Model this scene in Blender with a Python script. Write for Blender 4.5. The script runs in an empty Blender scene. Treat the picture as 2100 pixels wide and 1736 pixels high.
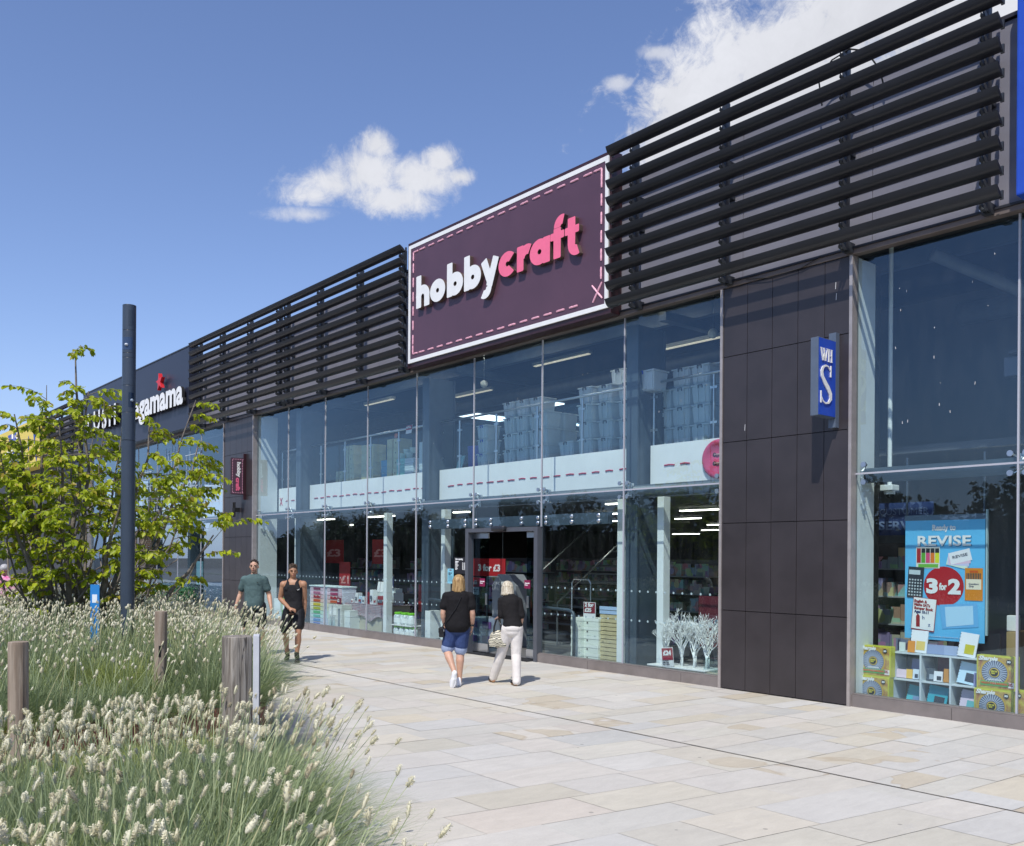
import bpy, bmesh, math, random
import numpy as np
from mathutils import Vector, Matrix, noise
random.seed(7)
R_ = math.radians
D = bpy.data
SC = bpy.context.scene
COL = SC.collection

# ------------------------------------------------------------------ camera
CAM = Vector((0.0, 0.0, 1.95))
YAW = R_(49.85)
cd = D.cameras.new('camera')
cam = D.objects.new('camera', cd)
COL.objects.link(cam)
SC.camera = cam
cd.sensor_width = 36.0
cd.lens = 36.0 * 1860 / 2100
cd.shift_y = (1141 - 868) / 2100
cd.clip_start = 0.05
cd.clip_end = 3000
cam.location = CAM
cam.rotation_mode = 'QUATERNION'
cam.rotation_quaternion = (Matrix.Rotation(YAW, 4, 'Z') @ Matrix.Rotation(R_(90), 4, 'X') @ Matrix.Rotation(R_(0.4), 4, 'Z')).to_quaternion()

# ------------------------------------------------------------------ sun, sky, exposure
SUN_EL = R_(55.2)
SUN_H = Vector((0.494, -0.869)).normalized()      # horizontal direction towards the sun
sd = D.lights.new('sun', 'SUN')
sd.energy = 4.2
sd.angle = R_(0.53)
sd.color = (1.0, 0.95, 0.87)
sun = D.objects.new('sun', sd)
COL.objects.link(sun)
tos = Vector((SUN_H.x * math.cos(SUN_EL), SUN_H.y * math.cos(SUN_EL), math.sin(SUN_EL)))
sun.rotation_mode = 'QUATERNION'
sun.rotation_quaternion = tos.to_track_quat('Z', 'Y')
sun.location = (10, -20, 30)

SC.view_settings.view_transform = 'Standard'
SC.view_settings.look = 'None'
SC.view_settings.exposure = 0.0
SC.view_settings.gamma = 1.0
SC.cycles.max_bounces = 8
SC.cycles.transparent_max_bounces = 24
SC.cycles.diffuse_bounces = 3
SC.cycles.glossy_bounces = 4
SC.cycles.use_denoising = True
SC.cycles.caustics_reflective = False
SC.cycles.caustics_refractive = False


class NT:
    """small helper to wire shader nodes"""
    def __init__(s, tree):
        s.t = tree
        s.t.nodes.clear()

    def n(s, kind, ins=None, **props):
        nd = s.t.nodes.new(kind)
        for k, v in props.items():
            setattr(nd, k, v)
        for k, v in (ins or {}).items():
            s.put(nd.inputs[k], v)
        return nd

    def put(s, sock, v):
        if isinstance(v, bpy.types.NodeSocket):
            s.t.links.new(v, sock)
        elif isinstance(v, bpy.types.Node):
            s.t.links.new(v.outputs[0], sock)
        else:
            if sock.type == 'RGBA' and not isinstance(v, (int, float)) and len(v) == 3:
                v = (*v, 1.0)
            sock.default_value = v

    def m(s, op, a, b=0.0, c=None, clamp=False):
        nd = s.t.nodes.new('ShaderNodeMath')
        nd.operation = op
        nd.use_clamp = clamp
        s.put(nd.inputs[0], a)
        s.put(nd.inputs[1], b)
        if c is not None:
            s.put(nd.inputs[2], c)
        return nd.outputs[0]

    def vm(s, op, a, b, out=0):
        nd = s.t.nodes.new('ShaderNodeVectorMath')
        nd.operation = op
        s.put(nd.inputs[0], a)
        s.put(nd.inputs[1], b)
        return nd.outputs[out]

    def mixc(s, f, a, b):
        nd = s.t.nodes.new('ShaderNodeMix')
        nd.data_type = 'RGBA'
        s.put(nd.inputs[0], f)
        s.put(nd.inputs[6], a)
        s.put(nd.inputs[7], b)
        return nd.outputs[2]

    def sstep(s, x, a, b):
        nd = s.t.nodes.new('ShaderNodeMapRange')
        nd.interpolation_type = 'SMOOTHSTEP'
        s.put(nd.inputs[0], x)
        nd.inputs[1].default_value = a
        nd.inputs[2].default_value = b
        return nd.outputs[0]


world = D.worlds.new('World')
SC.world = world
world.use_nodes = True
W = NT(world.node_tree)
sky = W.n('ShaderNodeTexSky', sky_type='NISHITA', sun_disc=False)
sky.sun_elevation = SUN_EL
sky.sun_rotation = math.atan2(SUN_H.x, SUN_H.y)
sky.altitude = 100
sky.air_density = 1.0
sky.dust_density = 0.5
sky.ozone_density = 3.0
dirn = W.n('ShaderNodeTexCoord').outputs['Generated']
Fv = (-math.sin(YAW), math.cos(YAW), 0.0)
Rv = (math.cos(YAW), math.sin(YAW), 0.0)
df = W.vm('DOT_PRODUCT', dirn, Fv, 1)
dfs = W.m('MAXIMUM', df, 0.05)
ca = W.m('DIVIDE', W.vm('DOT_PRODUCT', dirn, Rv, 1), dfs)
cb = W.m('DIVIDE', W.vm('DOT_PRODUCT', dirn, (0.0, 0.0, 1.0), 1), dfs)
nz = W.n('ShaderNodeTexNoise', {'Vector': dirn, 'Scale': 12.0, 'Detail': 11.0, 'Roughness': 0.66, 'Distortion': 0.5}).outputs[0]
nz2 = W.n('ShaderNodeTexNoise', {'Vector': dirn, 'Scale': 4.0, 'Detail': 3.0, 'Roughness': 0.5}).outputs[0]


def lobes(lst):
    """union of soft ellipses in gnomonic sky coordinates"""
    acc = None
    for (x, y, rx, ry) in lst:
        u = W.m('DIVIDE', W.m('SUBTRACT', ca, x), rx)
        v = W.m('DIVIDE', W.m('SUBTRACT', cb, y), ry)
        dd = W.m('ADD', W.m('MULTIPLY', u, u), W.m('MULTIPLY', v, v))
        f = W.m('SUBTRACT', 1.0, W.m('POWER', dd, 0.6))
        acc = f if acc is None else W.m('MAXIMUM', acc, f)
    return acc


small = lobes([(-.165, .420, .062, .040), (-.105, .416, .058, .032), (-.222, .396, .045, .020), (-.152, .452, .028, .022),
               (-.083, .436, .03, .022), (-.2, .408, .055, .028), (-.14, .392, .08, .026), (-.060, .418, .022, .013)])
big = lobes([(.37, .50, .26, .125), (.30, .56, .12, .07), (.41, .60, .20, .085), (.22, .49, .11, .075), (.17, .455, .07, .05),
             (.53, .56, .2, .17)])
wisp = lobes([(.158, .556, .03, .013), (.115, .523, .022, .013), (-.23, .375, .05, .013)])
nz3 = W.n('ShaderNodeTexNoise', {'Vector': dirn, 'Scale': 55.0, 'Detail': 8.0, 'Roughness': 0.7, 'Distortion': 0.8}).outputs[0]
n0 = W.m('ADD', W.m('SUBTRACT', nz, 0.5), W.m('MULTIPLY', W.m('SUBTRACT', nz3, 0.5), 0.45))
m1 = W.sstep(W.m('ADD', small, W.m('MULTIPLY', n0, 2.3)), 0.02, 0.95)
m2 = W.sstep(W.m('ADD', big, W.m('MULTIPLY', n0, 2.2)), -0.05, 0.60)
m3 = W.m('MULTIPLY', W.sstep(W.m('ADD', wisp, W.m('MULTIPLY', n0, 2.0)), 0.0, 0.9), 0.75)
mask = W.m('MAXIMUM', W.m('MAXIMUM', m1, m2), m3)
mask = W.m('MULTIPLY', mask, W.m('GREATER_THAN', df, 0.1))
shade = W.m('ADD', 6.2, W.m('MULTIPLY', W.m('ADD', W.m('SUBTRACT', nz2, 0.5), W.m('MULTIPLY', n0, 0.5)), 3.2))
cc = W.n('ShaderNodeCombineColor', {0: W.m('MULTIPLY', shade, 0.97), 1: W.m('MULTIPLY', shade, .985), 2: W.m('MULTIPLY', shade, 1.05)})
mask = W.m('MULTIPLY', mask, .96)
skyt = W.vm('MULTIPLY', sky.outputs[0], (1.18, 1.14, 1.30))
dz_ = W.n('ShaderNodeSeparateXYZ', {0: dirn}).outputs[2]
low = W.m('MULTIPLY', W.m('SUBTRACT', 1.0, W.sstep(dz_, -.02, .22)), .8)
skyt = W.mixc(low, skyt, (3.0, 4.0, 6.3, 1.0))
final = W.mixc(mask, skyt, cc)
bg = W.n('ShaderNodeBackground', {'Color': final, 'Strength': 0.13})
wo = W.n('ShaderNodeOutputWorld', {'Surface': bg})

# ------------------------------------------------------------------ object helpers
def tag(o, label=None, cat=None, group=None, kind=None):
    if label: o['label'] = label
    if cat: o['category'] = cat
    if group: o['group'] = group
    if kind: o['kind'] = kind
    return o


def empty(name, loc=(0, 0, 0), label=None, cat=None, group=None, kind=None, parent=None):
    o = D.objects.new(name, None)
    COL.objects.link(o)
    o.empty_display_size = 0.1
    if parent:
        o.parent = parent
        o.location = Vector(loc) - wloc(parent)
    else:
        o.location = loc
    return tag(o, label, cat, group, kind)


def wloc(o):
    v = Vector((0, 0, 0))
    while o:
        v += o.location
        o = o.parent
    return v


def kids(o):
    return [c for c in D.objects if c.parent == o]


def copy_tree(o, parent=None, ch=None):
    if ch is None:
        ch = {}
        for c in D.objects:
            if c.parent: ch.setdefault(c.parent.name, []).append(c)
    c = o.copy()
    COL.objects.link(c)
    if parent: c.parent = parent
    for k in ch.get(o.name, []):
        copy_tree(k, c, ch)
    return c


class MB:
    def __init__(s):
        s.v = []; s.f = []; s.mi = []; s.cur = 0

    def add(s, vs, fs):
        b = len(s.v)
        s.v += [tuple(p) for p in vs]
        s.f += [tuple(i + b for i in q) for q in fs]
        s.mi += [s.cur] * len(fs)
        return s

    def mat(s, i):
        s.cur = i
        return s

    def box(s, x0, x1, y0, y1, z0, z1):
        if x0 > x1: x0, x1 = x1, x0
        if y0 > y1: y0, y1 = y1, y0
        if z0 > z1: z0, z1 = z1, z0
        return s.add([(x0, y0, z0), (x1, y0, z0), (x1, y1, z0), (x0, y1, z0), (x0, y0, z1), (x1, y0, z1), (x1, y1, z1), (x0, y1, z1)],
                     [(0, 3, 2, 1), (4, 5, 6, 7), (0, 1, 5, 4), (1, 2, 6, 5), (2, 3, 7, 6), (3, 0, 4, 7)])

    def cbox(s, x0, x1, y0, y1, z0, z1, c=0.01):
        """box with chamfered edges"""
        bm = bmesh.new()
        bmesh.ops.create_cube(bm, size=1.0)
        for v in bm.verts:
            v.co = Vector(((x0 + x1) / 2 + v.co.x * (x1 - x0), (y0 + y1) / 2 + v.co.y * (y1 - y0), (z0 + z1) / 2 + v.co.z * (z1 - z0)))
        bmesh.ops.bevel(bm, geom=bm.edges[:], offset=c, segments=2, affect='EDGES', profile=0.6)
        return s.bm(bm)

    def bm(s, bm, M=None):
        if M is not None: bm.transform(M)
        bm.verts.index_update()
        s.add([v.co[:] for v in bm.verts], [[v.index for v in f.verts] for f in bm.faces])
        bm.free()
        return s

    def obox(s, c, ax, ay, az):
        """oriented box: centre and three half vectors"""
        c, ax, ay, az = map(Vector, (c, ax, ay, az))
        vs = [c + sx * ax + sy * ay + sz * az for sz in (-1, 1) for sy in (-1, 1) for sx in (-1, 1)]
        return s.add(vs, [(0, 2, 3, 1), (4, 5, 7, 6), (0, 1, 5, 4), (1, 3, 7, 5), (3, 2, 6, 7), (2, 0, 4, 6)])

    def quad(s, a, b, c, d):
        return s.add([a, b, c, d], [(0, 1, 2, 3)])

    def tube(s, pts, rad, n=8, cap=True):
        pts = [Vector(p) for p in pts]
        if not hasattr(rad, '__len__'): rad = [rad] * len(pts)
        b = len(s.v); vs = []; fs = []
        prev = None
        for i, p in enumerate(pts):
            t = (pts[min(i + 1, len(pts) - 1)] - pts[max(i - 1, 0)])
            t = t.normalized() if t.length > 1e-9 else Vector((0, 0, 1))
            if prev is None:
                a = t.orthogonal().normalized()
            else:
                a = (prev - t * prev.dot(t))
                a = a.normalized() if a.length > 1e-6 else t.orthogonal().normalized()
            prev = a
            c = t.cross(a)
            for k in range(n):
                an = 2 * math.pi * k / n
                vs.append(p + (a * math.cos(an) + c * math.sin(an)) * rad[i])
        for i in range(len(pts) - 1):
            for k in range(n):
                k2 = (k + 1) % n
                fs.append((i * n + k, i * n + k2, (i + 1) * n + k2, (i + 1) * n + k))
        if cap:
            fs.append(tuple(reversed(range(n))))
            fs.append(tuple((len(pts) - 1) * n + k for k in range(n)))
        return s.add(vs, fs)

    def cyl(s, p0, p1, r0, r1=None, n=16):
        return s.tube([p0, p1], [r0, r0 if r1 is None else r1], n)

    def lathe(s, prof, c=(0, 0, 0), n=20, axis='z'):
        vs = []; fs = []
        for (r, z) in prof:
            for k in range(n):
                an = 2 * math.pi * k / n
                q = (r * math.cos(an), r * math.sin(an), z)
                if axis == 'y': q = (q[0], z, q[1])
                vs.append((c[0] + q[0], c[1] + q[1], c[2] + q[2]))
        for i in range(len(prof) - 1):
            for k in range(n):
                k2 = (k + 1) % n
                fs.append((i * n + k, i * n + k2, (i + 1) * n + k2, (i + 1) * n + k))
        fs.append(tuple(reversed(range(n))))
        fs.append(tuple((len(prof) - 1) * n + k for k in range(n)))
        return s.add(vs, fs)

    def sph(s, c, r, n=12, m=8, sc=(1, 1, 1)):
        vs = [(c[0], c[1], c[2] - r * sc[2])]; fs = []
        for j in range(1, m):
            ph = -math.pi / 2 + math.pi * j / m
            for k in range(n):
                an = 2 * math.pi * k / n
                vs.append((c[0] + r * sc[0] * math.cos(ph) * math.cos(an), c[1] + r * sc[1] * math.cos(ph) * math.sin(an), c[2] + r * sc[2] * math.sin(ph)))
        vs.append((c[0], c[1], c[2] + r * sc[2]))
        for k in range(n):
            fs.append((0, 1 + (k + 1) % n, 1 + k))
            fs.append((len(vs) - 1, 1 + (m - 2) * n + k, 1 + (m - 2) * n + (k + 1) % n))
        for j in range(m - 2):
            for k in range(n):
                k2 = (k + 1) % n
                fs.append((1 + j * n + k, 1 + j * n + k2, 1 + (j + 1) * n + k2, 1 + (j + 1) * n + k))
        return s.add(vs, fs)

    def prism(s, prof, x0, x1):
        """(y,z) outline extruded along x"""
        n = len(prof)
        vs = [(x0, y, z) for y, z in prof] + [(x1, y, z) for y, z in prof]
        fs = [tuple(range(n)), tuple(reversed(range(n, 2 * n)))]
        fs += [(i, n + i, n + (i + 1) % n, (i + 1) % n) for i in range(n)]
        return s.add(vs, fs)

    def build(s, name, mats, parent=None, smooth=False, label=None, cat=None, group=None, kind=None, recalc=True):
        me = D.meshes.new(name)
        off = wloc(parent) if parent else Vector((0, 0, 0))
        if not parent and cat:
            xs = np.array(s.v)
            off = Vector(((xs[:, 0].min() + xs[:, 0].max()) / 2, (xs[:, 1].min() + xs[:, 1].max()) / 2, xs[:, 2].min()))
        vs = [(p[0] - off.x, p[1] - off.y, p[2] - off.z) for p in s.v]
        me.from_pydata(vs, [], s.f)
        if not isinstance(mats, (list, tuple)): mats = [mats]
        for m in mats: me.materials.append(m)
        if len(mats) > 1: me.polygons.foreach_set('material_index', s.mi)
        if recalc:
            bm = bmesh.new(); bm.from_mesh(me)
            bmesh.ops.recalc_face_normals(bm, faces=bm.faces)
            bm.to_mesh(me); bm.free()
        if smooth: me.polygons.foreach_set('use_smooth', [True] * len(me.polygons))
        me.update()
        o = D.objects.new(name, me)
        COL.objects.link(o)
        if parent: o.parent = parent
        else: o.location = off if cat else (0, 0, 0)
        return tag(o, label, cat, group, kind)


# ------------------------------------------------------------------ materials
def mat(name, col, rough=0.6, metal=0.0, var=0.0, vs=6.0, bump=0.0, bs=40.0, spec=0.5, emit=None, es=1.0, coat=0.0, sheen=0.0, alpha=None, stretch=None, col2=None):
    m = D.materials.new(name)
    m.use_nodes = True
    t = NT(m.node_tree)
    p = t.n('ShaderNodeBsdfPrincipled', {'Roughness': rough, 'Metallic': metal, 'Specular IOR Level': spec, 'Coat Weight': coat, 'Sheen Weight': sheen})
    co = t.n('ShaderNodeTexCoord').outputs['Object']
    if stretch:
        co = t.vm('MULTIPLY', co, stretch)
    if var > 0 or col2:
        nn = t.n('ShaderNodeTexNoise', {'Vector': co, 'Scale': vs, 'Detail': 5.0, 'Roughness': 0.6}).outputs[0]
        k = t.sstep(nn, 0.3, 0.7)
        a = tuple(c * (1 - var) for c in col)
        b = col2 or tuple(min(1, c * (1 + var)) for c in col)
        t.put(p.inputs['Base Color'], t.mixc(k, a, b))
        if var > 0 and not metal:
            t.put(p.inputs['Roughness'], t.m('ADD', rough - 0.05, t.m('MULTIPLY', nn, 0.1), clamp=True))
    else:
        t.put(p.inputs['Base Color'], col)
    if bump > 0:
        bn = t.n('ShaderNodeTexNoise', {'Vector': co, 'Scale': bs, 'Detail': 4.0})
        bb = t.n('ShaderNodeBump', {'Height': bn.outputs[0], 'Strength': bump, 'Distance': 0.02})
        t.put(p.inputs['Normal'], bb)
    if emit:
        t.put(p.inputs['Emission Color'], emit)
        p.inputs['Emission Strength'].default_value = es
    if alpha is not None:
        p.inputs['Alpha'].default_value = alpha
    t.n('ShaderNodeOutputMaterial', {'Surface': p})
    return m


def glass_mat(name, tint, k=2.0, base=0.04, haze=0.0):
    m = D.materials.new(name)
    m.use_nodes = True
    t = NT(m.node_tree)
    g = t.n('ShaderNodeNewGeometry')
    d = t.m('ABSOLUTE', t.vm('DOT_PRODUCT', g.outputs['Incoming'], g.outputs['Normal'], 1))
    f = t.m('POWER', t.m('SUBTRACT', 1.0, d, clamp=True), 5.0)
    f = t.m('MULTIPLY', t.m('ADD', base, t.m('MULTIPLY', f, 1 - base)), k)
    f = t.m('MINIMUM', f, 0.9)
    tr = t.n('ShaderNodeBsdfTransparent', {'Color': tint})
    co = t.n('ShaderNodeTexCoord').outputs['Object']
    wv = t.n('ShaderNodeTexNoise', {'Vector': co, 'Scale': 0.9, 'Detail': 1.0})
    bp = t.n('ShaderNodeBump', {'Height': wv.outputs[0], 'Strength': 0.05, 'Distance': 0.05})
    gl = t.n('ShaderNodeBsdfGlossy', {'Color': (0.66, 0.86, 1.0), 'Roughness': 0.0, 'Normal': bp})
    mx = t.n('ShaderNodeMixShader', {0: f, 1: tr, 2: gl})
    if haze > 0:
        dn = t.n('ShaderNodeTexNoise', {'Vector': t.vm('MULTIPLY', co, (3.0, 3.0, 0.6)), 'Scale': 3.0, 'Detail': 6.0, 'Roughness': 0.7}).outputs[0]
        df_ = t.n('ShaderNodeBsdfDiffuse', {'Color': (0.55, 0.62, 0.66)})
        mx = t.n('ShaderNodeMixShader', {0: t.m('MULTIPLY', t.sstep(dn, 0.3, 0.8), haze), 1: mx, 2: df_})
    t.n('ShaderNodeOutputMaterial', {'Surface': mx})
    return m


M = {}
M['clad'] = mat('dark_cladding', (.040, .034, .037), .33, var=.12, vs=2.2, bump=.03, bs=8)
M['band'] = mat('grey_cladding', (.20, .195, .225), .5, var=.07, vs=1.5)
M['navy'] = mat('navy_panel', (.022, .026, .045), .4, var=.1, vs=1.0)
M['fin'] = mat('charcoal_aluminium', (.022, .023, .028), .42, var=.15, vs=1.2)
M['bracket'] = mat('dark_bracket', (.035, .04, .048), .4, var=.1)
M['black'] = mat('black_gap', (.006, .006, .007), .8)
M['trim'] = mat('bronze_trim', (.15, .125, .115), .45, var=.1, vs=3)
M['sill'] = mat('brown_sill', (.2, .175, .165), .5, var=.12, vs=3)
M['silver'] = mat('brushed_steel', (.62, .64, .67), .28, metal=1)
M['joint'] = mat('silicone_joint', (.42, .43, .48), .6)
M['edge'] = mat('metal_edge_trim', (.42, .38, .36), .4, metal=.4, var=.1)
M['grey'] = mat('door_grey', (.085, .092, .11), .4, var=.05)
M['wallin'] = mat('pale_plaster', (.78, .82, .82), .7, var=.03)
M['column'] = mat('blue_grey_steel', (.06, .085, .115), .45, var=.1)
M['white'] = mat('white_paint', (.82, .83, .82), .45, var=.03)
M['fascia'] = mat('white_fascia', (.84, .85, .84), .5, var=.03, vs=1.5)
M['plum'] = mat('plum_panel', (.098, .047, .070), .38, var=.08, vs=1.0)
M['plumedge'] = mat('plum_edge', (.04, .014, .018), .4, var=.12, vs=4)
M['pink'] = mat('pink_letter', (.93, .17, .29), .4, var=.04)
M['dash'] = mat('pink_stitch', (.90, .46, .56), .5)
M['reddash'] = mat('raspberry_stitch', (.45, .02, .07), .5)
M['whitel'] = mat('white_letter', (.85, .85, .82), .4, var=.03)
M['brownside'] = mat('letter_return', (.10, .065, .055), .5, var=.1)
M['blue'] = mat('sign_blue', (.02, .075, .47), .3, var=.05)
M['red'] = mat('sign_red', (.42, .02, .035), .45)
M['redstar'] = mat('red_star', (.65, .02, .03), .4)
M['rail'] = mat('satin_rail', (.5, .55, .58), .3, metal=.9)
M['glass'] = glass_mat('shop_glass', (.87, .965, .965), 2.1, .045, haze=.018)
M['glass_in'] = glass_mat('balustrade_glass', (.86, .93, .93), 1.2)
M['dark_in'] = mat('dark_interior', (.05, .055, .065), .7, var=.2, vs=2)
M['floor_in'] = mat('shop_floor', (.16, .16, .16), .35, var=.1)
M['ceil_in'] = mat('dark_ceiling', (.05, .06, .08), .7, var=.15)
M['lamp'] = mat('lit_tube', (.9, .9, .85), .5, emit=(1, .95, .82), es=9)
M['roofl'] = mat('rooflight', (.8, .85, .85), .5, emit=(.8, .92, 1), es=2.6)


# ------------------------------------------------------------------ lettering
def text(name, body, size, m, parent, loc, width=None, height=None, ext=0.002, bold=0.0, rot='front', xs=1.0, align='LEFT', spacing=1.0, flip=False, mats=None, shear=0.0, label=None, line=1.0):
    """built-in face only, turned into a mesh. rot front: reads along +x, faces -y"""
    cu = D.curves.new('t', 'FONT')
    cu.body = body
    cu.size = size
    cu.extrude = ext
    cu.offset = bold
    cu.resolution_u = 3
    cu.space_character = spacing
    cu.space_line = line
    cu.align_x = align
    cu.shear = shear
    ob = D.objects.new('t', cu)
    COL.objects.link(ob)
    dg = bpy.context.evaluated_depsgraph_get()
    me = D.meshes.new_from_object(ob.evaluated_get(dg))
    D.objects.remove(ob)
    D.curves.remove(cu)
    co = np.empty(len(me.vertices) * 3); me.vertices.foreach_get('co', co); co = co.reshape(-1, 3)
    if len(co) == 0:
        return None
    if width:
        w = co[:, 0].max() - co[:, 0].min()
        ref = co[:, 0].min() if align == 'LEFT' else (0 if align == 'CENTER' else co[:, 0].max())
        co[:, 0] = (co[:, 0] - ref) * (width / w)
    else:
        co[:, 0] *= xs
    if height:
        h0, h1 = co[:, 1].min(), co[:, 1].max()
        co[:, 1] = (co[:, 1] - h0) * height / (h1 - h0)
    x, y, z = co[:, 0].copy(), co[:, 1].copy(), co[:, 2].copy()
    if rot == 'front': out = np.stack([x, -z, y], 1)
    elif rot == 'side': out = np.stack([z, x, y], 1)              # reads along +y, faces +x
    elif rot == 'side_down': out = np.stack([z, y, -x], 1)        # reads downwards on a face towards +x
    elif isinstance(rot, Matrix): out = np.stack([x, -z, y], 1) @ np.array(rot.to_3x3()).T
    off = Vector(loc) - (wloc(parent) if parent else Vector((0, 0, 0)))
    out = out + np.array(off)[None, :]
    me.vertices.foreach_set('co', out.astype('f').ravel())
    me.materials.clear()
    for q in (mats or [m]): me.materials.append(q)
    me.update()
    if mats and len(mats) > 1:
        for pl in me.polygons:
            n = pl.normal
            face = (abs(n.y) if rot == 'front' else abs(n.x)) > 0.7
            pl.material_index = 0 if face else 1
    ob = D.objects.new(name, me)
    COL.objects.link(ob)
    if parent: ob.parent = parent
    if label: ob['label'] = label
    return ob


def sdf_mesh(name, fn, x0, x1, y0, y1, h, place, depth, mats, parent, simplify=1):
    """outline of fn(x,y)<0 as filled extruded lettering; place(x,y,d)->world; d in 0..depth"""
    xs = np.arange(x0, x1 + h, h); ys = np.arange(y0, y1 + h, h)
    X, Y = np.meshgrid(xs, ys, indexing='ij')
    G = fn(X, Y)
    G = np.where(np.abs(G) < 1e-6, 1e-6, G)
    segs = {}
    def pt(i, j, d):
        if d == 0:
            a, b = G[i, j], G[i + 1, j]; t = a / (a - b); return (xs[i] + t * h, ys[j])
        a, b = G[i, j], G[i, j + 1]; t = a / (a - b); return (xs[i], ys[j] + t * h)
    S = G < 0
    cell = (S[:-1, :-1].astype(int) + S[1:, :-1] + S[1:, 1:] + S[:-1, 1:])
    pos = {}
    for i, j in zip(*np.where((cell > 0) & (cell < 4))):
        c = [S[i, j], S[i + 1, j], S[i + 1, j + 1], S[i, j + 1]]
        e = [(i, j, 0), (i + 1, j, 1), (i, j + 1, 0), (i, j, 1)]
        cr = [k for k in range(4) if c[k] != c[(k + 1) % 4]]
        prs = [(cr[0], cr[1])] if len(cr) == 2 else [(cr[0], cr[1]), (cr[2], cr[3])]
        for a, b in prs:
            ea, eb = e[a], e[b]
            segs.setdefault(ea, []).append(eb); segs.setdefault(eb, []).append(ea)
    seen = set(); loops = []
    for st in list(segs):
        if st in seen: continue
        lp = [st]; seen.add(st); cur = st
        while True:
            nx = [q for q in segs[cur] if q not in seen]
            if not nx: break
            cur = nx[0]; seen.add(cur); lp.append(cur)
        if len(lp) > 6: loops.append([pt(*q) for q in lp])
    cu = D.curves.new('s', 'CURVE'); cu.dimensions = '2D'; cu.fill_mode = 'BOTH'; cu.extrude = depth / 2
    for lp in loops:
        out = []
        n = len(lp)
        for k in range(n):            # light simplification: keep corners, thin straight runs
            a, b, c = Vector(lp[k - 1]), Vector(lp[k]), Vector(lp[(k + 1) % n])
            if simplify > 1 and k % simplify and (b - a).length > 0 and abs((b - a).normalized().cross((c - b).normalized()) if (c - b).length else 0) < 0.1:
                continue
            out.append(lp[k])
        sp = cu.splines.new('POLY'); sp.points.add(len(out) - 1)
        for k, q in enumerate(out): sp.points[k].co = (q[0], q[1], 0, 1)
        sp.use_cyclic_u = True
    ob = D.objects.new('s', cu); COL.objects.link(ob)
    dg = bpy.context.evaluated_depsgraph_get()
    me = D.meshes.new_from_object(ob.evaluated_get(dg))
    D.objects.remove(ob); D.curves.remove(cu)
    off = wloc(parent) if parent else Vector((0, 0, 0))
    for q in mats: me.materials.append(q)
    nz_ = [abs(p.normal.z) > .7 for p in me.polygons]
    for p, f in zip(me.polygons, nz_): p.material_index = 0 if f or len(mats) == 1 else 1
    for v in me.vertices:
        v.co = Vector(place(v.co.x, v.co.y, v.co.z + depth / 2)) - off
    me.update()
    ob = D.objects.new(name, me); COL.objects.link(ob)
    if parent: ob.parent = parent
    return ob

# ================================================================== GROUND
def ground_mat(name, c1, c2, rough=.9, sc=2.0):
    return mat(name, c1, rough, col2=c2, vs=sc, bump=.2, bs=60)


MB().box(-400, 400, -400, 400, -0.5, -0.03).build('ground', ground_mat('asphalt', (.05, .05, .052), (.075, .074, .072)), kind='structure')
pave = D.materials.new('sandstone'); pave.use_nodes = True
t = NT(pave.node_tree)
at = t.n('ShaderNodeAttribute', attribute_name='slab')       # rgb of the stone
ar = t.n('ShaderNodeAttribute', attribute_name='rnd')
geo = t.n('ShaderNodeNewGeometry').outputs['Position']
off = t.vm('MULTIPLY', ar.outputs['Vector'], (37.0, 53.0, 19.0))
pos = t.vm('ADD', geo, off)
n1 = t.n('ShaderNodeTexNoise', {'Vector': pos, 'Scale': 1.1, 'Detail': 2.0, 'Roughness': .45, 'Distortion': 1.2}).outputs[0]
n2 = t.n('ShaderNodeTexNoise', {'Vector': t.vm('MULTIPLY', pos, (3.2, 1.1, 1.0)), 'Scale': 3.0, 'Detail': 7.0, 'Roughness': .65, 'Distortion': .6}).outputs[0]
n3 = t.n('ShaderNodeTexNoise', {'Vector': geo, 'Scale': 55.0, 'Detail': 4.0, 'Roughness': .7}).outputs[0]
n4 = t.n('ShaderNodeTexNoise', {'Vector': geo, 'Scale': 0.5, 'Detail': 4.0}).outputs[0]
rsel = t.n('ShaderNodeSeparateXYZ', {0: ar.outputs['Vector']}).outputs
band = t.m('MULTIPLY', t.sstep(n1, .50, .515), t.m('GREATER_THAN', rsel[2], .90))
base = t.mixc(band, at.outputs['Color'], (.58, .52, .41))
rim = t.m('MULTIPLY', t.m('MULTIPLY', t.sstep(n1, .485, .50), t.m('SUBTRACT', 1.0, t.sstep(n1, .515, .535))), t.m('GREATER_THAN', rsel[2], .90))
base = t.mixc(t.m('MULTIPLY', rim, .25), base, (.40, .29, .17))
k = t.m('ADD', .76, t.m('MULTIPLY', n2, .30))
k = t.m('MULTIPLY', k, t.m('ADD', .9, t.m('MULTIPLY', n3, .2)))
k = t.m('MULTIPLY', k, t.m('ADD', .86, t.m('MULTIPLY', n4, .26)))
base = t.vm('MULTIPLY', base, t.n('ShaderNodeCombineXYZ', {0: k, 1: k, 2: k}))
vor = t.n('ShaderNodeTexVoronoi', {'Vector': geo, 'Scale': 2.2}).outputs['Distance']
spot = t.m('MULTIPLY', t.m('LESS_THAN', vor, .042), .45)
base = t.mixc(spot, base, (.12, .11, .10))
st = t.sstep(t.n('ShaderNodeTexNoise', {'Vector': t.vm('MULTIPLY', geo, (1.0, .5, 1.0)), 'Scale': 2.1, 'Detail': 6.0, 'Roughness': .7}).outputs[0], .60, .72)
base = t.mixc(t.m('MULTIPLY', st, .28), base, (.42, .41, .39))
bp = t.n('ShaderNodeBump', {'Height': t.m('ADD', n3, t.m('MULTIPLY', n2, 2.0)), 'Strength': .18, 'Distance': .01})
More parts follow.
